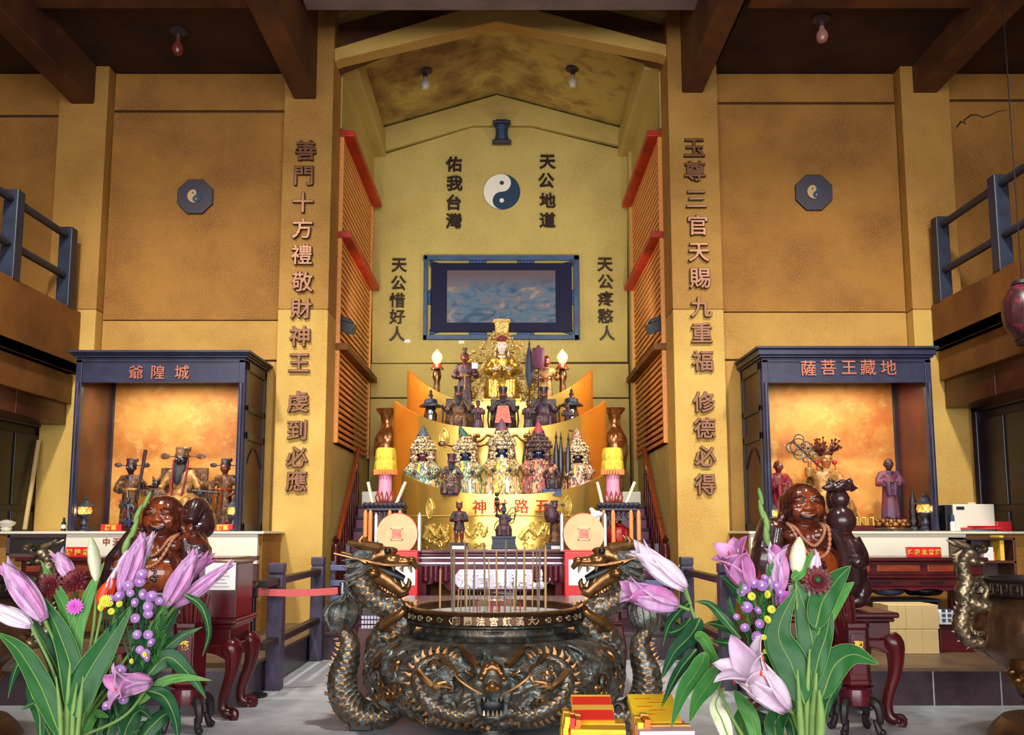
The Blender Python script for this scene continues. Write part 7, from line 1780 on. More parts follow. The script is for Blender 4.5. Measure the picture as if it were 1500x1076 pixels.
# cartons on the ledge
xs = [(1302, 1327), (1328, 1375)]
YX = 9.6
zled = PLZ+.001
z = zled
for r_, (py0, py1) in enumerate(((921, 952), (893, 920))):
    for c_, (a, b) in enumerate(xs):
        p0, p1 = at(a, py1, YX), at(b, py0, YX); w = (p1.x-p0.x)/2-.002; H = .245
        mb = MB(); mb.box(-w, w, 0, .4, 0, H); o = mb.build('carton', M['carton'], None, False, .006, loc=((p0.x+p1.x)/2, YX, z)); tag(o, '%s cream carton in the %s layer of the stack under the red five-character sign' % (('narrow', 'wide')[c_], ('lower', 'upper')[r_]), 'carton', 'cream cartons')
        mb = MB(); mb.box(-.002, .002, -.003, 0, 0, H); mb.box(-w, w, .18, .24, H, H+.002); mb.build('tape', M['carton2'], o, False)
    z += .247
boxthing('red_storage_box', 1378, 1428, 916, 948, 9.75, .3, 'red_lac2', 'crimson storage box beside the cream cartons', 'box', zled)
t, w, H = boxthing('printed_carton', 1376, 1402, 895, 915, 9.72, .25, 'paper', 'white carton with blue print on top of the crimson storage box', 'carton', zled+hpx(916, 948, 9.75)+.06)
for i in range(3):
    for j in range(3): mb = MB(); mb.box(-w+.03+.06*i, -w+.07+.06*i, -.006, 0, .03+.05*j, .06+.05*j); mb.build('print', M['blue'], t, False)
o = MB(); random.seed(6)
t = empty('low_shelf', (at(1300, 900, 10.7).x, 10.66, PLZ), 'black low shelf under the long table with the red five-character sign', 'shelf')
mb = MB(); mb.box(-.6, .6, 0, .5, .44, .47); mb.build('board', M['black'], t, False, .004)
for sx in (-.58, .58):
    mb = MB(); mb.box(sx-.02, sx+.02, 0, .5, 0, .44); mb.build('side', M['black'], t, False)
for (px, m, lb, r) in ((1305, 'greybag', 'blue-grey plastic bag on the black low shelf', (.2, .14, .13)), (1357, 'black', 'black bag slumped on the black low shelf', (.22, .16, .12)), (1268, 'joss_o', 'orange-red bag on the black low shelf', (.12, .12, .15))):
    mb = MB(); c = at(px, 885, 10.85)
    for k in range(7): mb.ell((random.uniform(-r[0], r[0])*.5, random.uniform(-.05, .05), r[2]*(.6+.3*random.random())), (r[0]*.6, r[1]*.7, r[2]*.62), Matrix.Rotation(random.uniform(-.5, .5), 3, 'Y'))
    mb.ell((0, 0, r[2]*.5), (r[0]*.95, r[1], r[2]*.5)); o = fuse(mb, 'plastic_bag', M[m], None, .016, 1, loc=(c.x, 10.9, PLZ+.49)); tag(o, lb, 'bag')
# low bench edge before the platform on the right
mb = MB(); p0, p1 = at(1310, 960, 9.0), at(1472, 960, 9.0); mb.box(0, 2.2, 0, .06, 0, .05)
# left counter bits
t = empty('white_pot', (at(9, 775, 11.7).x, 11.7, CZ+.001), 'small white lidded pot at the end of the counter near the leaning pole', 'pot'); mb = MB(); mb.lathe([(.05, 0), (.07, .03), (.06, .05), (.1, .08), (.11, .11), (.05, .13), (.01, .14)], n=18); mb.build('pot', M['white'], t)
a, b = at(36, 777, 12.3), at(57, 645, 12.6); mb = MB(); a.z = CZ+.02; mb.tube([(0, 0, 0), b-a], .03, 10); tag(mb.build('leaning_pole', M['carton2'], None, loc=a), 'pale wooden pole leaning on the wall beside the three-character shrine', 'pole')
p = at(93, 776, 11.9); t = empty('small_bottle', (p.x, 11.9, CZ+.001), 'small dark bottle on the counter by the post of the three-character shrine', 'bottle'); mb = MB(); mb.lathe([(.03, 0), (.03, .09), (.015, .13), (.015, .17)], n=12); mb.build('glass', M['black'], t); mb = MB(); mb.lathe([(.0305, .03), (.0305, .08)], n=12, caps=False); mb.build('label', M['paper'], t)
# dark round lantern hanging at the far side
c = at(1500, 458, 10.0); s_ = Sp(458, 10.0); t = empty('hanging_lantern', c, 'dark red round lantern hanging before the balcony, half out of view', 'lantern')
mb = MB(); mb.lathe([(.05, -.33), (.12, -.3), (.2, -.15), (.22, 0), (.2, .15), (.12, .3), (.05, .33)], n=24, fn=lambda a, z: 1+.03*cos(12*a)); mb.build('globe', M['lantern_d'], t)
mb = MB(); mb.lathe([(.1, .3), (.12, .32), (.1, .36), (.02, .38)], n=16); mb.build('cap', M['dark'], t); mb = MB(); mb.lathe([(.1, -.3), (.12, -.32), (.1, -.36), (.02, -.37)], n=16); mb.build('cap', M['dark'], t)
mb = MB(); mb.tube([(0, 0, .37), (0, 0, ZC-c.z)], .008, 6); mb.build('cord', M['dark'], t)
# ================================================================ foreground table with bouquets and joss paper
YFl = 2.25
TZ = .98
t = empty('offering_stand', (0, 1.75, 0), 'plain dark offering table under the bouquets and joss paper', 'table')
mb = MB(); mb.box(-1.7, 1.7, 0, .95, TZ-.05, TZ); mb.build('top', M['red_lac'], t, False, .01)
for sx in (-1, 1):
    for y in (.05, .82): mb = MB(); mb.box(sx*1.6-.05, sx*1.6+.05, y, y+.08, 0, TZ-.05); mb.build('leg', M['red_lac'], t, False, .01)
KF = Sp(950, YFl)
def fp(px, py, dy=0.0): return at(px, py, YFl+dy)
def petal_sheet(mb, base, axis, out, L, w, openv, curl, m=0, cup=.35, nu=6, nv=12, tipw=.02):
    """one petal: leaves base along axis, leans towards out, curls back at the tip"""
    axis = axis.normalized(); out = (out-axis*out.dot(axis)).normalized(); sd = axis.cross(out)
    def f(u, v):
        a = openv*v+curl*max(0, v-.5)**2*4
        # integrate a gently bending midline
        n = 12; p = Vector((0, 0, 0))
        k = int(n*v)
        for i in range(k+1):
            vv = i/n; aa = openv*vv+curl*max(0, vv-.5)**2*4; st = L/n*(1 if i < k else n*v-k)
            p += (axis*cos(aa)+out*sin(aa))*st
        ww = w*(sin(pi*min(1, v*.93+.07))**.75)*(1-.25*v)+tipw*w
        x = (u-.5)*2; nn = out*cos(a)-axis*sin(a)
        return base+out*w*.12+p+sd*(x*ww*.5)+nn*(cup*ww*.5*(-(x*x)) + .05*w*abs(sin(pi*x))*0)
    mb.grid(f, nu, nv, m=m, thick=.0012)
    return sd
def lily(px0, py0, px1, py1, wpx, label, m='petal', openv=.12, curl=.1, n=6, dy=0.0, tipdy=0.0, stemto=None, grp=None, stamen=False, lpx=None, calyx='bud'):
    b = fp(px0, py0, dy); tp = fp(px1, py1, dy+tipdy); ax = tp-b; L = ax.length if lpx is None else lpx*KF; w = wpx*KF
    t = empty('lily', b, label, 'flower', grp); axn = ax.normalized()
    u = axn.orthogonal().normalized(); v = axn.cross(u)
    for k in range(n):
        a = 2*pi*k/n+.3; o = u*cos(a)+v*sin(a); mb = MB(); e = .9 if k % 2 else 1.0
        petal_sheet(mb, axn*(.004*(k % 2)), ax, o, L*(1.0 if k % 2 else .96), w*(.86 if n > 3 else .9), openv*(1 if k % 2 else 1.15), curl, cup=.5)
        mb.build('petal', M[m if k % 3 else ('petal_d' if m == 'petal' else m)], t, ang=0)
    if stamen:
        for k in range(6):
            a = 2*pi*k/6; d = (axn+(u*cos(a)+v*sin(a))*.28).normalized(); mb = MB(); mb.tube([Vector((0, 0, 0)), d*L*.4, d*L*.72], [.0012, .001, .0009], 5); e = d*L*.72; mb.ell(e, (.003, .003, .007), nu=7, nv=5); mb.build('stamen', M['orange'] if k else M['bud'], t)
    if stemto:
        q = [Vector((0, 0, 0))]+[fp(x, y, dy+d_)-b for x, y, d_ in stemto]
        mb = MB(); mb.tube(spline(q, 16), [.0045]*3+[.0036]*14, 8); mb.build('stem', M['stem'], t)
    return t
def bud(px0, py0, px1, py1, wpx, label, m='bud', dy=0.0, stemto=None, grp=None):
    b = fp(px0, py0, dy); d = fp(px1, py1, dy)-b; t = empty('lily_bud', b, label, 'flower', grp); w = wpx*KF/2
    R = d.to_track_quat('Z', 'Y').to_matrix(); L = d.length; mb = MB()
    mb2 = MB(); mb2.lathe([(w*.3, 0), (w*.75, .15*L), (w, .45*L), (w*.85, .7*L), (w*.4, .92*L), (w*.1, L)], n=18, fn=lambda a, z: 1+.1*cos(3*a)); mb.merge(mb2, R); mb.build('bud', M[m], t)
    if stemto:
        q = [Vector((0, 0, 0))]+[fp(x, y, dy+d_)-b for x, y, d_ in stemto]; mb = MB(); mb.tube(spline(q, 16), .0036, 8); mb.build('stem', M['stem'], t)
    return t
def leaf(pts, wpx, label, m='leaf', dy=0.0, edge=True, grp=None, tilt=.5, twist=0.0, dep=0.06, bulge=.5):
    """one broad leaf along pixel points (base first), with its fold, pale edge and midrib"""
    P = [fp(x, y, dy+dep*i/(len(pts)-1)) for i, (x, y) in enumerate(pts)]; b = P[0].copy(); S = [Vector(p)-b for p in spline(P, 24)]
    w = wpx*KF/2; t = empty('leaf', b, label, 'leaf', grp)
    def f(u, v):
        i = min(24, int(v*24)); T = (S[min(24, i+1)]-S[max(0, i-1)]).normalized()
        view = Vector((0, -1, .1)); sd = T.cross(view).normalized(); nn = sd.cross(T).normalized()
        sd = (sd*cos(twist+tilt*.3*v)+nn*sin(twist+tilt*.3*v)).normalized(); nn = sd.cross(T).normalized()
        x = (u-.5)*2; prof = (sin(pi*min(1, max(0, v))**(.5+bulge*.35)))**.8*.97+.03*(1-v)
        if v < .12: prof = max(prof, .12)
        ww = w*prof
        return S[i]+sd*x*ww-nn*(abs(x)*ww*.28*tilt-.0)+nn*.0015*sin(14*v+x*3)*prof
    mb = MB(); mb.grid(f, 12, 24, thick=.0011, m=0)
    o = mb.build('blade', [M[m], M['leaf_e']], t, ang=0)
    if edge:
        n = 24; e = MB()
        for u in (0, 1): e.tube([f(u, v/n) for v in range(n+1)], [.0007]*n+[.0003], 5)
        e.build('pale_edge', M['leaf_e'], t)
    e = MB(); e.tube([f(.5, v/24)+Vector((0, -.0006, 0)) for v in range(25)], [.0022-.00006*v for v in range(25)], 6); e.build('midrib', M['stem'], t)
    return t
def mumflower(px, py, r, label, m='mum', c='mum_c', dy=0.0, grp=None, name='daisy', layers=2, root=None):
    b = fp(px, py, dy); R = r*KF; t = empty(name, b, label, 'flower', grp); random.seed(int(px*7+py))
    n = Vector((random.uniform(-.6, .6), -1, random.uniform(-.1, .7))).normalized(); u = n.orthogonal().normalized(); v = n.cross(u)
    mb = MB()
    for l_ in range(layers):
        k_ = 16 if layers < 4 else 14
        for k in range(k_):
            a = 2*pi*(k+.5*l_)/k_; el = (.12+.35*l_) if layers < 4 else .1+.32*l_; d = (u*cos(a)+v*sin(a))*cos(el)+n*sin(el)*.8; s_ = R*(1-.12*l_)
            w = R*.2; sd = d.cross(n).normalized()
            mb.tube([d*R*.12, d*s_*.6+n*R*.05, d*s_], [w*.55, w, w*.5], 6, flat=.35, up=n)
    mb.build('petals', M[m], t)
    if c: mb = MB(); mb.ell(n*R*.18, (R*.3, R*.3, R*.3), nu=12, nv=8); mb.build('eye', M[c], t)
    if root:
        q = fp(root[0], root[1], dy+.02)-b; mb = MB(); mb.tube(spline([Vector((0, 0, 0)), -n*R*.5, q*.5+Vector((0, .01, 0)), q], 10), .0016, 6); mb.build('stem', M['leaf_b'], t)
    return t
def vase(px, label):
    c = fp(px, 1110); t = empty('bouquet_vase', (c.x, YFl+.03, TZ+.001), label, 'vase'); mb = MB(); mb.lathe([(.05, 0), (.055, .01), (.05, .06), (.045, .1), (.055, .125), (.05, .125), (.04, .1), (.045, .06), (.048, .015), (0, .012)], n=28); mb.build('glass', M['budai_r'] if False else M['glass'], t); mb = MB(); mb.lathe([(0, .014), (.044, .02), (.042, .06), (0, .06)], n=20); mb.build('water', M['glass'], t); return t
vase(96, 'clear glass vase holding the bouquet with closed lilac lilies')
vase(1185, 'clear glass vase holding the bouquet with the wide-open pale lily')
G1, G2 = 'lilies of the bouquet before the altar table with the dark red box', 'lilies of the bouquet beside the joss paper'
r1 = (100, 1085, .03)
lily(66, 908, 3, 822, 44, 'pale lilac lily leaning outwards, topmost at the outer edge of the bouquet with closed lilies', 'petal', .16, .0, dy=-.03, stemto=[(85, 960, .02), r1], grp=G1)
lily(46, 916, -22, 884, 34, 'pale lily pointing out of view below the outer lilac lily', 'petal_w', .18, .05, dy=-.02, stemto=[(80, 990, .02), r1], grp=G1)
lily(108, 852, 82, 806, 30, 'lilac lily with spread tips above the maroon carnations', 'petal', .35, .25, dy=.05, stemto=[(112, 930, .03), r1], grp=G1, lpx=54)
bud(141, 850, 133, 786, 19, 'closed green-white lily bud standing in front of the red three-character sign', 'bud', .02, [(135, 930, .0), r1], G1)
lily(178, 868, 212, 782, 42, 'tall half-closed deep lilac lily in the middle of the bouquet', 'petal', .1, .0, dy=-.02, stemto=[(150, 960, .02), r1], grp=G1)
lily(190, 856, 226, 780, 22, 'slim whitish lily behind the tall half-closed lilac lily', 'petal_w', .06, .0, dy=.04, stemto=[(150, 960, .04), r1], grp=G1)
lily(242, 888, 289, 806, 40, 'half-closed lilac lily leaning towards the white paper notice', 'petal', .12, .05, dy=-.02, stemto=[(180, 970, .02), r1], grp=G1)
lily(248, 866, 312, 812, 24, 'lilac lily tucked behind the lily leaning towards the paper notice', 'petal_d', .2, .1, dy=.05, stemto=[(190, 970, .03), r1], grp=G1)
lily(256, 888, 341, 823, 28, 'long pale lilac lily bud across the white paper notice', 'petal', .06, .0, dy=.01, stemto=[(190, 975, .02), r1], grp=G1)
lily(222, 998, 172, 1004, 44, 'open pink lily with curled petals low in the bouquet with closed lilies', 'petal', .75, .9, dy=-.05, tipdy=-.05, stemto=[(180, 1050, .0), r1], grp=G1, stamen=True, lpx=66)
# gladiolus spike
def spike(pts, label, dy=0):
    P = [fp(x, y, dy) for x, y in pts]; b = P[0].copy(); t = empty('gladiolus_spike', b, label, 'flower'); S = [Vector(p)-b for p in spline(P, 30)]
    mb = MB(); mb.tube(S, [.0035-.00006*i for i in range(31)], 8); mb.build('stem', M['stem'], t)
    for i in range(13, 31, 3):
        mb = MB(); T = (S[min(30, i+2)]-S[i-2]).normalized(); R = T.to_track_quat('Z', 'Y').to_matrix(); k = 1-(i-13)/26; m2 = MB(); m2.lathe([(.003, -.012), (.0075*k+.002, 0), (.008*k+.002, .014), (.003, .034*k+.012), (.0003, .042*k+.012)], n=10); mb.merge(m2, R, S[i]+Vector((.003*(-1)**i, -.002, 0))); mb.build('bud', M['stem'] if i > 18 else M['mum_c'], t)
spike([(118, 1080), (140, 940), (158, 870), (182, 812), (199, 765), (219, 721)], 'pale green gladiolus bud spike rising past the laughing statue beside the dark red box')
spike([(1178, 1080), (1150, 960), (1131, 872), (1126, 800), (1119, 758), (1110, 718)], 'pale green gladiolus bud spike rising past the laughing statue with the gourd')
for px, py, r, lb in ((74, 858, 21, 'maroon carnation under the spread lilac lily, towards the outer edge'), (109, 852, 21, 'maroon carnation under the spread lilac lily, towards the white bud'), (58, 893, 15, 'small maroon carnation beside the outer lilac lily')):
    mumflower(px, py, r, lb, 'maroon', None, .03, 'maroon carnations', 'carnation', 5, (100, 1040))
mumflower(1197, 850, 22, 'maroon carnation with green heart between the broad leaves', 'maroon', 'leaf', -.02, 'maroon carnations', 'carnation', 5, (1185, 1000))
mumflower(110, 888, 12, 'magenta bloom between the green leaves below the maroon carnations', 'magenta', None, -.01, None, 'carnation', 4, (105, 1000))
mumflower(1146, 876, 14, 'magenta bloom among the daisies beside the broadest leaf', 'magenta', None, -.01, None, 'carnation', 4, (1160, 1000))
lily(150, 892, 168, 842, 36, 'flame-orange bract flower beside the mauve daisies', 'orange', .1, .05, n=3, dy=.0, stemto=[(135, 960, .02), r1])
lily(1109, 866, 1113, 836, 12, 'small red bract behind the open pink lily', 'red', .1, .0, n=3, dy=.06, stemto=[(1150, 1000, .02)])
D1 = [(208,841,9),(205,852,8),(188,857,8),(191,868,6),(210,870,8),(222,873,9),(175,873,9),(161,877,7),(198,882,7),(217,888,8),(233,880,6),(198,905,7),(217,899,7),(201,929,7),(217,929,7),(222,941,7),(205,951,6),(213,957,7),(216,963,6),(151,983,7),(160,992,5),(176,982,9),(181,1024,7),(156,1033,7)]
for x, y, r in D1: mumflower(x, y, r, 'small mauve daisy in the bouquet with closed lilac lilies', 'mum', 'mum_c', -.04, 'mauve daisies of the bouquet with closed lilies', 'daisy', 2, (205-(y-840)*.2, 1000 if y < 960 else 1075))
D2 = [(1092,861,8),(1104,854,9),(1116,857,9),(1136,857,7),(1086,867,7),(1094,889,9),(1110,894,6),(1113,913,7),(1108,933,9),(1091,919,7),(1142,868,7),(1138,1007,8),(1105,976,7),(1120,846,6),(1079,903,5)]
for x, y, r in D2: mumflower(x, y, r, 'small mauve daisy in the bouquet beside the joss paper', 'mum', 'mum_c', -.04, 'mauve daisies of the bouquet beside the joss paper', 'daisy', 2, (1140, 990 if y < 960 else 1075))
for g, pts, rt in (('bouquet with closed lilac lilies', [(155,880,9),(148,889,6),(175,884,5),(161,884,5),(163,895,5),(212,958,4),(193,968,4)], (150, 1010)), ('bouquet beside the joss paper', [(1101,873,6),(1124,870,6),(1130,892,6),(1124,907,6),(1138,946,6),(1121,954,4),(1151,988,6),(1119,933,4),(1160,986,4)], (1150, 1040))):
    for x, y, r in pts: mumflower(x, y, r, 'small yellow button bloom in the %s' % g, 'mum_y', None, -.045, 'yellow button blooms of the %s' % g, 'button_bloom', 3, rt)
# ---- leaves
GL = 'broad green leaves of the bouquet with closed lilies'; GR = 'broad green leaves of the bouquet beside the joss paper'
LV = [([(103,1040),(104,980),(82,915),(50,862)], 34, 'broad leaf left of the thick pale stems, standing upright', 'leaf', -.06),
 ([(108,990),(112,925),(130,870),(153,822)], 22, 'upright leaf between the white bud and the maroon carnations', 'leaf_l', -.03),
 ([(105,960),(100,905),(82,862),(59,820)], 20, 'narrow leaf curving up before the maroon carnations', 'leaf_l', -.02),
 ([(112,1050),(122,1000),(155,945),(195,884)], 46, 'broadest leaf of this bouquet, sweeping up beside the mauve daisies', 'leaf', -.08),
 ([(90,1080),(62,1010),(30,955),(-4,926)], 34, 'long leaf sweeping down past the tripod censer', 'leaf', -.06),
 ([(98,1050),(85,985),(58,930),(34,888)], 24, 'dark leaf in the shade beside the outer lilies', 'leaf_b', .03),
 ([(200,1020),(214,975),(240,925),(268,876)], 30, 'dark leaf rising below the lily that leans to the notice', 'leaf_b', .03),
 ([(200,1030),(228,968),(260,935),(296,918)], 22, 'leaf pointing at the fortune stick canister', 'leaf_b', .0),
 ([(270,870),(295,888),(306,925),(297,960)], 12, 'narrow leaf hanging before the fortune sticks', 'leaf_b', -.02),
 ([(215,990),(245,962),(275,985),(302,1022)], 26, 'drooping leaf before the canister stand', 'leaf_b', -.02),
 ([(205,1030),(235,1000),(270,992),(310,996)], 13, 'thin leaf lying level before the canister stand', 'leaf_l', -.03),
 ([(215,1010),(240,1020),(256,1050),(262,1090)], 22, 'lowest drooping leaf beside the open low lily', 'leaf_b', -.03),
 ([(55,990),(34,965),(20,990),(12,1022)], 14, 'small leaf hanging before the tripod censer foot', 'leaf_b', -.0),
 ([(100,1085),(80,1030),(60,1000),(40,995)], 16, 'short dark leaf low by the vase', 'leaf_b', -.0),
 ([(140,1085),(150,1040),(150,1000),(140,960)], 20, 'dark inner leaf behind the broadest leaf', 'leaf_b', .05),
 ([(180,1088),(188,1060),(205,1040),(222,1052)], 26, 'dark leaf under the open low lily', 'leaf_b', .02),
 ([(60,1085),(58,1050),(50,1030),(30,1040)], 16, 'dark low leaf beside the vase rim', 'leaf_b', .02),
 ([(155,1090),(165,1050),(180,1030),(190,1000)], 24, 'dark leaf behind the low lily and daisies', 'leaf_b', .06),
 ([(120,1090),(128,1060),(140,1045),(160,1050)], 18, 'short leaf curling beside the thick stems', 'leaf_l', -.02)]
for pts, w, lb, m, dy in LV: leaf(pts, w, lb.replace('left of the thick', 'beside the thick')+', bouquet with closed lilies', m, dy, m == 'leaf' or m == 'leaf_l', GL)
RV = [([(1178,1030),(1160,975),(1140,925),(1166,862)], 50, 'broad rounded leaf at the front', 'leaf', -.09, 0),
 ([(1188,1030),(1192,960),(1180,895),(1162,842)], 42, 'tall broad leaf behind the maroon carnation', 'leaf', -.06, 0),
 ([(1194,920),(1205,880),(1225,850),(1246,828)], 38, 'upper leaf pointing to the red canister', 'leaf', -.05, 0),
 ([(1198,930),(1212,895),(1232,868),(1251,852)], 30, 'lower of the two leaves pointing to the red canister', 'leaf_l', -.03, 0),
 ([(1188,1010),(1200,960),(1212,920),(1216,878)], 26, 'narrow upright leaf before the canister', 'leaf', -.07, 0),
 ([(1203,1022),(1222,975),(1250,958),(1287,972)], 40, 'leaf arching over the canister stand', 'leaf', -.07, 0),
 ([(1160,848),(1172,838),(1182,822),(1191,806)], 15, 'small leaf tip beside the white petal', 'leaf_l', -.04, 0),
 ([(1100,885),(1085,868),(1070,855),(1056,843)], 20, 'short leaf under the open pink lily', 'leaf_b', .02, 0),
 ([(1085,935),(1060,905),(1040,885),(1018,880)], 14, 'long thin leaf reaching past the timber post', 'leaf_b', .0, 0),
 ([(1085,940),(1065,920),(1050,914),(1034,912)], 16, 'leaf below the long thin leaf', 'leaf_b', .02, 0),
 ([(1090,948),(1070,942),(1055,940),(1040,936)], 12, 'lowest of the thin leaves reaching to the post', 'leaf_b', .02, 0),
 ([(1026,905),(1012,930),(988,955),(968,996)], 27, 'lily leaf hanging beside the bronze dragon tail', 'leaf_b', -.03, 0),
 ([(1034,955),(1020,985),(1000,1015),(983,1066)], 26, 'lily leaf hanging over the yellow joss paper', 'leaf_l', -.05, 0),
 ([(1020,950),(1000,975),(985,1000),(968,1038)], 16, 'narrow lily leaf hanging beside the yellow joss paper', 'leaf_b', -.02, 0),
 ([(1055,975),(1040,1000),(1022,1025),(1010,1058)], 27, 'lily leaf hanging between the joss paper and pale stems', 'leaf_l', -.06, 0),
 ([(1012,880),(995,895),(980,915),(971,945)], 14, 'upper lily leaf hanging beside the tail tuft', 'leaf_b', -.01, 0),
 ([(1018,930),(1030,935),(1045,960),(1060,985)], 16, 'pale lily leaf lying along the stem', 'leaf_l', -.05, 0),
 ([(1012,905),(998,920),(980,925),(972,910)], 12, 'small leaf at the lily stem top', 'leaf_b', .0, 0),
 ([(1070,1090),(1058,1055),(1048,1030),(1062,1005)], 24, 'pale yellow-green leaf low beside the joss paper', 'bud', -.02, 0),
 ([(1110,1090),(1100,1050),(1085,1025),(1075,1010)], 22, 'green leaf below the wide-open pale lily', 'leaf_l', .0, 0),
 ([(1140,1090),(1135,1060),(1150,1040),(1165,1040)], 30, 'dark rounded leaf under the wide-open pale lily', 'leaf', .02, 0),
 ([(1205,1060),(1212,1030),(1220,1010),(1215,985)], 14, 'small dark leaf before the canister stand', 'leaf_b', .0, 0),
 ([(1130,1000),(1128,960),(1135,930),(1150,905)], 12, 'thin stalk leaf among the daisies', 'leaf_b', .02, 0),
 ([(1165,1090),(1160,1060),(1150,1045),(1135,1050)], 22, 'dark leaf beside the pale stems', 'leaf_b', .04, 0),
 ([(1095,1090),(1085,1060),(1090,1040),(1105,1030)], 20, 'yellow-green leaf under the curled pale petal', 'leaf_l', .05, 0)]
for pts, w, lb, m, dy, _ in RV: leaf(pts, w, lb+', bouquet beside the joss paper', m, dy, m == 'leaf' or m == 'leaf_l', GR)
def stem(pts, r, label, g, m='stem', dy=0, tap=True):
    P = [fp(x, y, dy) for x, y in pts]; b = P[0].copy(); mb = MB(); mb.tube([Vector(p)-b for p in spline(P, 14)], [r*KF*(1-.75*max(0, i-7)/7) if tap else r*KF for i in range(15)], 10); tag(mb.build('flower_stem', M[m], None, loc=b), label, 'stem', g)
for i, (pts, r) in enumerate((([(97,1100),(99,1040),(103,970)], 5), ([(106,1100),(108,1040),(113,1000)], 4), ([(90,1100),(88,1040),(82,990)], 3.5), ([(112,1100),(118,1030),(122,990)], 3.5))): stem(pts, r, 'thick pale green stem in the glass vase, bouquet with closed lilies', 'pale stems of the bouquet with closed lilies', dy=-.06-.01*i)
for i, (pts, r) in enumerate((([(1182,1100),(1182,1030),(1186,950)], 5), ([(1190,1100),(1192,1040),(1196,985)], 6), ([(1175,1100),(1172,1050),(1168,980)], 5), ([(1200,1100),(1202,1050),(1200,1010)], 7))): stem(pts, r, 'thick pale green stem in the glass vase, bouquet beside the joss paper', 'pale stems of the bouquet beside the joss paper', dy=-.075-.01*i)
stem([(1095,1090),(1062,1030),(1035,950),(1016,900),(1000,858)], 2.6, 'long green lily stem carrying the pair of lilies before the bronze dragon', 'lily stalk', dy=.01, tap=False)
# ---- lilies of this bouquet
lily(1004, 861, 928, 799, 46, 'pale lilac lily before the bronze dragon, upper of the pair', 'petal_w', .22, .1, dy=-.04, tipdy=-.03, stemto=[(1012, 885, .0)], grp=G2)
lily(992, 886, 912, 862, 52, 'lilac lily with spread petals before the bronze dragon, lower of the pair', 'petal', .3, .25, dy=-.05, tipdy=-.04, stemto=[(1010, 893, .0)], grp=G2)
lily(1096, 858, 1066, 796, 56, 'open pink lily with curled petals at the top of the bouquet beside the joss paper', 'petal_d', .6, .45, dy=-.02, tipdy=-.05, stemto=[(1130, 960, .02), (1175, 1085, .03)], grp=G2, stamen=True, lpx=78)
lily(1140, 868, 1138, 796, 44, 'lilac lily with one arching petal beside the white bud', 'petal', .3, .55, dy=.0, stemto=[(1155, 960, .02), (1178, 1085, .03)], grp=G2)
bud(1165, 840, 1171, 786, 24, 'closed white lily bud before the belly of the laughing statue with the gourd', 'bud', -.01, [(1170, 930, .0), (1180, 1085, .03)], G2)
lily(1190, 848, 1197, 806, 24, 'single white lily petal showing above the maroon carnation', 'petal_w', .05, .0, n=3, dy=.02, stemto=[(1188, 930, .02), (1184, 1085, .03)], grp=G2)
t = lily(1152, 1038, 1088, 972, 64, 'wide-open pale lily with long curled petals low in the bouquet beside the joss paper', 'petal_w', .5, .85, dy=-.1, tipdy=-.06, stemto=[(1165, 1050, .03), (1178, 1090, .08)], grp=G2, stamen=True, lpx=128)
# ---- joss paper bundles
def pack(cx, cy, w, d, hh, z, rz, m, label, top=None, rx=0.0, ry=0.0, printed=False):
    t = empty('joss_paper_bundle', (cx, cy, z), label, 'joss paper', 'joss paper bundles'); R = Matrix.Rotation(rz, 3, 'Z') @ Matrix.Rotation(rx, 3, 'X') @ Matrix.Rotation(ry, 3, 'Y')
    n = max(3, int(hh/.008)); random.seed(int(cx*999+z*77))
    mb = MB()
    for i in range(n): e = random.uniform(-.0015, .0015); mb.cbox((e, e, (i+.5)*hh/n), (w, d, hh/n*.96), Matrix.Identity(3))
    m2 = MB(); m2.merge(mb, R); m2.build('sheets', M[m], t, False)
    if top:
        mb = MB(); mb.cbox((0, -.0*d, hh+.001), (w*.98, d*.8, .003)); m2 = MB(); m2.merge(mb, R); m2.build('cover', M[top], t, False)
    if printed:
        for i in range(5): mb = MB(); mb.cbox((-w*.2+.03*(i % 2), d*(.3-.14*i), hh+.001), (w*.35, .003, .0012)); m2 = MB(); m2.merge(mb, R); m2.build('print', M['joss_o'], t, False)
    else:
        mb = MB(); mb.cbox((0, d*.02, hh/2), (w+.004, .02, hh+.006)); m2 = MB(); m2.merge(mb, R); m2.build('band', M['joss_k'], t, False)
    return t
YJ = 2.3
def J(px): return at(px, 1060, YJ).x
zt_ = at(0, 1058, YJ).z
hh = (zt_-TZ-.005)/2
pack(J(872), YJ+.02, .135, .13, hh-.002, TZ+.001, .05, 'joss_y', 'bottom yellow joss paper bundle of the stack in front of the censer')
pack(J(876), YJ+.02, .13, .13, hh-.004, TZ+hh+.002, -.06, 'joss_y', 'middle yellow joss paper bundle under the red-covered one')
pack(J(872), YJ+.075, .1, .12, .02, zt_+.002, .0, 'joss_y', 'tilted joss paper bundle with red cover on the stack in front of the censer', 'joss_r', .42)
for k, (px, m, lb) in enumerate(((818, 'joss_y', 'yellow joss paper bundle standing on edge beside the red-covered stack, outermost'), (826, 'joss_r', 'red joss paper bundle standing on edge beside the red-covered stack'), (834, 'joss_o', 'orange joss paper bundle standing on edge touching the red-covered stack'))):
    H = at(0, 1046+2*k, YJ).z-TZ; mb = pack(J(px), YJ+.03, .012, .12, H, TZ+.001, .0, m, lb, None, 0, .12)
pack(J(968), YJ+.02, .14, .13, hh-.002, TZ+.001, -.04, 'joss_r', 'bottom red joss paper bundle under the yellow printed one')
pack(J(970), YJ+.0, .13, .12, hh-.004, TZ+hh+.002, .04, 'pinkp', 'pale pink printed joss paper bundle under the yellow printed one')
pack(J(966), YJ+.09, .115, .12, .02, zt_+.002, .04, 'joss_y', 'tilted yellow printed joss paper bundle before the dragon tail', None, .4, 0, True)
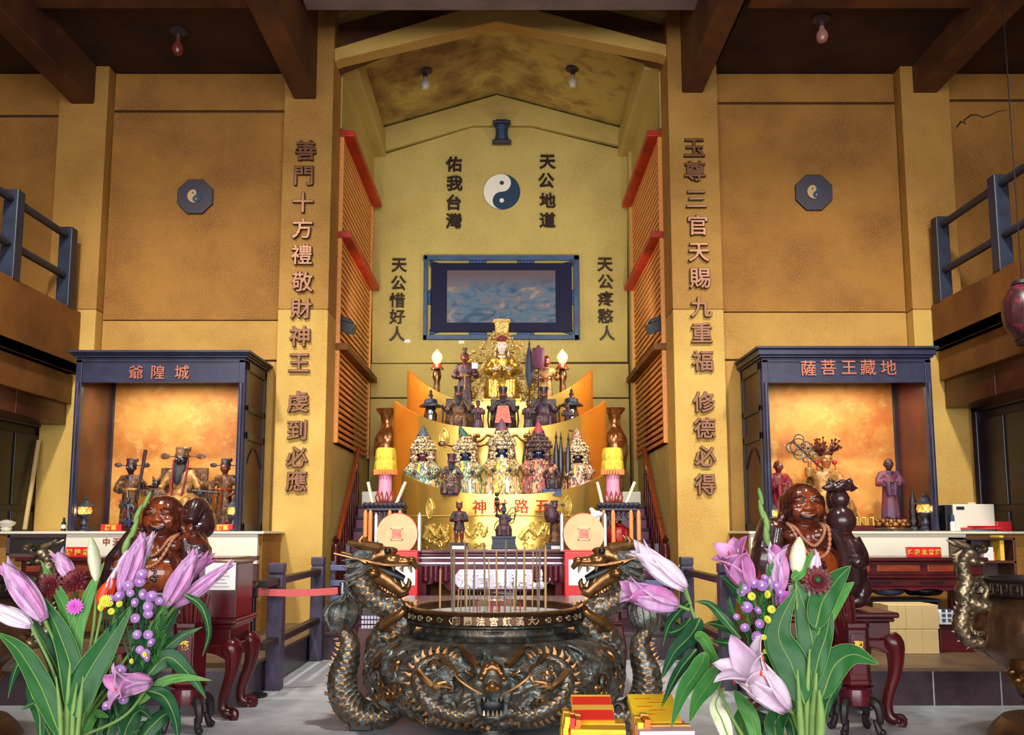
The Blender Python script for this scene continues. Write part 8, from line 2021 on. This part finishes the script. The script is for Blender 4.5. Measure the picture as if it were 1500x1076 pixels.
for k, (px, m, lb) in enumerate(((925, 'joss_y', 'yellow joss paper bundle standing on edge beside the printed stack, outermost'), (934, 'joss_o', 'orange joss paper bundle standing on edge beside the printed stack'))):
    H = at(0, 1054-4*k, YJ).z-TZ; pack(J(px), YJ+.03, .014, .12, H, TZ+.001, .0, m, lb, None, 0, .12)

# feathery daisy foliage: one sprig, then copies of it and of its parts
def sprig(px, py, label, g):
    b = fp(px, py, .0); t = empty('foliage_sprig', b, label, 'foliage', g); random.seed(4); mb = MB(); S = [Vector(p) for p in spline([(0, 0, 0), (.01, 0, .04), (.0, .0, .085), (.012, -.01, .125)], 16)]; mb.tube(S, [.0018-.00008*i for i in range(17)], 6); mb.build('stem', M['leaf_b'], t)
    mb = MB()
    for i in range(2, 17):
        for e in (-1, 1):
            for k in range(2):
                d = Vector((e*.018*(1.1-i/22), random.uniform(-.012, .008), .016+.006*k)); p = S[i]; mb.tube([p, p+d*.5+Vector((0, -.002, 0)), p+d], [.0008, .003, .0004], 5, flat=.3)
    mb.build('needle_leaves', M['leaf_l'], t); return t
sp0 = None
for g, pts in (('bouquet with closed lilies', [(196,900,.1),(210,915,-.2),(222,930,.3),(190,945,-.4),(205,975,.2),(216,990,-.1),(185,1000,.3),(170,1010,-.5),(200,1030,.5),(160,930,-.2),(178,915,0),(176,1045,-.2),(222,965,.6)]), ('bouquet beside the joss paper', [(1100,915,-.3),(1112,925,.1),(1125,935,.3),(1130,960,-.1),(1115,975,-.4),(1140,990,.3),(1125,1010,-.2),(1140,1030,.2),(1098,945,-.5),(1118,900,0)])):
    for x, y, a in pts:
        lb = 'feathery green daisy foliage in the '+g; gr = 'foliage sprigs of the '+g
        if sp0 is None: sp0 = sprig(x, y, lb, gr); c = sp0
        else: c = dup(sp0, fp(x, y+12, random.uniform(-.03, .05)), lb, None, gr, random.uniform(.7, 1.05))
        c.rotation_euler = (random.uniform(-.3, .1), a, random.uniform(-1, 1))
for pts, w in (([(125,1085),(135,1010),(150,950),(172,915)], 30), ([(90,1085),(95,1000),(75,940),(90,900)], 26), ([(150,1090),(190,1020),(215,1000),(235,970)], 28), ([(80,1090),(60,1045),(45,1010),(52,980)], 26), ([(120,1090),(105,1050),(120,1000),(138,975)], 30), ([(200,1090),(225,1060),(245,1045),(262,1050)], 26), ([(170,1095),(200,1070),(225,1072),(240,1090)], 26)):
    leaf(pts, w, 'dark leaf deep inside the bouquet with closed lilies', 'leaf_b', .07, False, 'inner leaves of the bouquet with closed lilies')
for pts, w in (([(1170,1090),(1150,1030),(1128,990),(1120,950)], 28), ([(1185,1090),(1205,1030),(1225,1000),(1235,985)], 28), ([(1150,1095),(1120,1060),(1095,1050),(1080,1040)], 28), ([(1180,1090),(1165,1000),(1150,950),(1140,900)], 30)):
    leaf(pts, w, 'dark leaf deep inside the bouquet beside the joss paper', 'leaf_b', .07, False, 'inner leaves of the bouquet beside the joss paper')
# ================================================================ light
w = bpy.data.worlds.new('daylight'); SC.world = w; w.use_nodes = True
bg = w.node_tree.nodes['Background']; bg.inputs['Color'].default_value = (.86, .93, 1, 1); bg.inputs['Strength'].default_value = .4
area('open_front_daylight', (0, -13, 4.2), (0, 12, 2.2), 22, 9, 3500, (1, .97, .94))
for x in (-4.4, 4.4):
    spot('added_fill_spot', (x, 6.4, 8.15), (x, 12.7, 1.3), 2000, (1, .93, .8), 78, 1, .25)  # unseen spots added to brighten the lower side walls
spot('added_fill_spot', (0, 5.6, 8.6), (0, 11.5, .6), 2200, (1, .95, .86), 70, 1, .25)  # one more unseen spot, added as fill for altar and censer
for sx in (-1, 1):
    p = at(511 if sx < 0 else 955, 480, 13.6)
    spot('altar_floodlight', p+Vector((-sx*.14, .05, -.08)), (0, 14.6, 2.0), 90, (1, .88, .68), 100, .8, .12)
    spot('apse_floodlight', p+Vector((-sx*.14, .05, .16)), (sx*-.3, 16.6, 6.0), 120, (1, .93, .72), 130, .9, .12)
for c in (-1, 1):
    x = (Xp(235, 600, 12.2) if c < 0 else Xp(1240, 600, 12.2))
    area('shrine_lamp', (x, 12.2, 3.5), (x, 12.5, 1.6), 1.5, .2, 18, (1, .78, .5))
SC.view_settings.view_transform = 'Standard'; SC.view_settings.look = 'None'; SC.view_settings.gamma = 1
SC.view_settings.exposure = 0.36; SC.view_settings.use_curve_mapping = False
SC.cycles.max_bounces = 6; SC.cycles.diffuse_bounces = 4; SC.cycles.glossy_bounces = 3; SC.cycles.transmission_bounces = 4
SC.cycles.use_denoising = True
SC.cycles.sample_clamp_indirect = 6
SC.cycles.caustics_reflective = False; SC.cycles.caustics_refractive = False

for o in list(bpy.data.objects):        # keep every label within sixteen words
    q = o.get('label')
    while q and len(q.replace('-', '').split()) > 16 and ' the ' in q: q = q.replace(' the ', ' ', 1); o['label'] = q
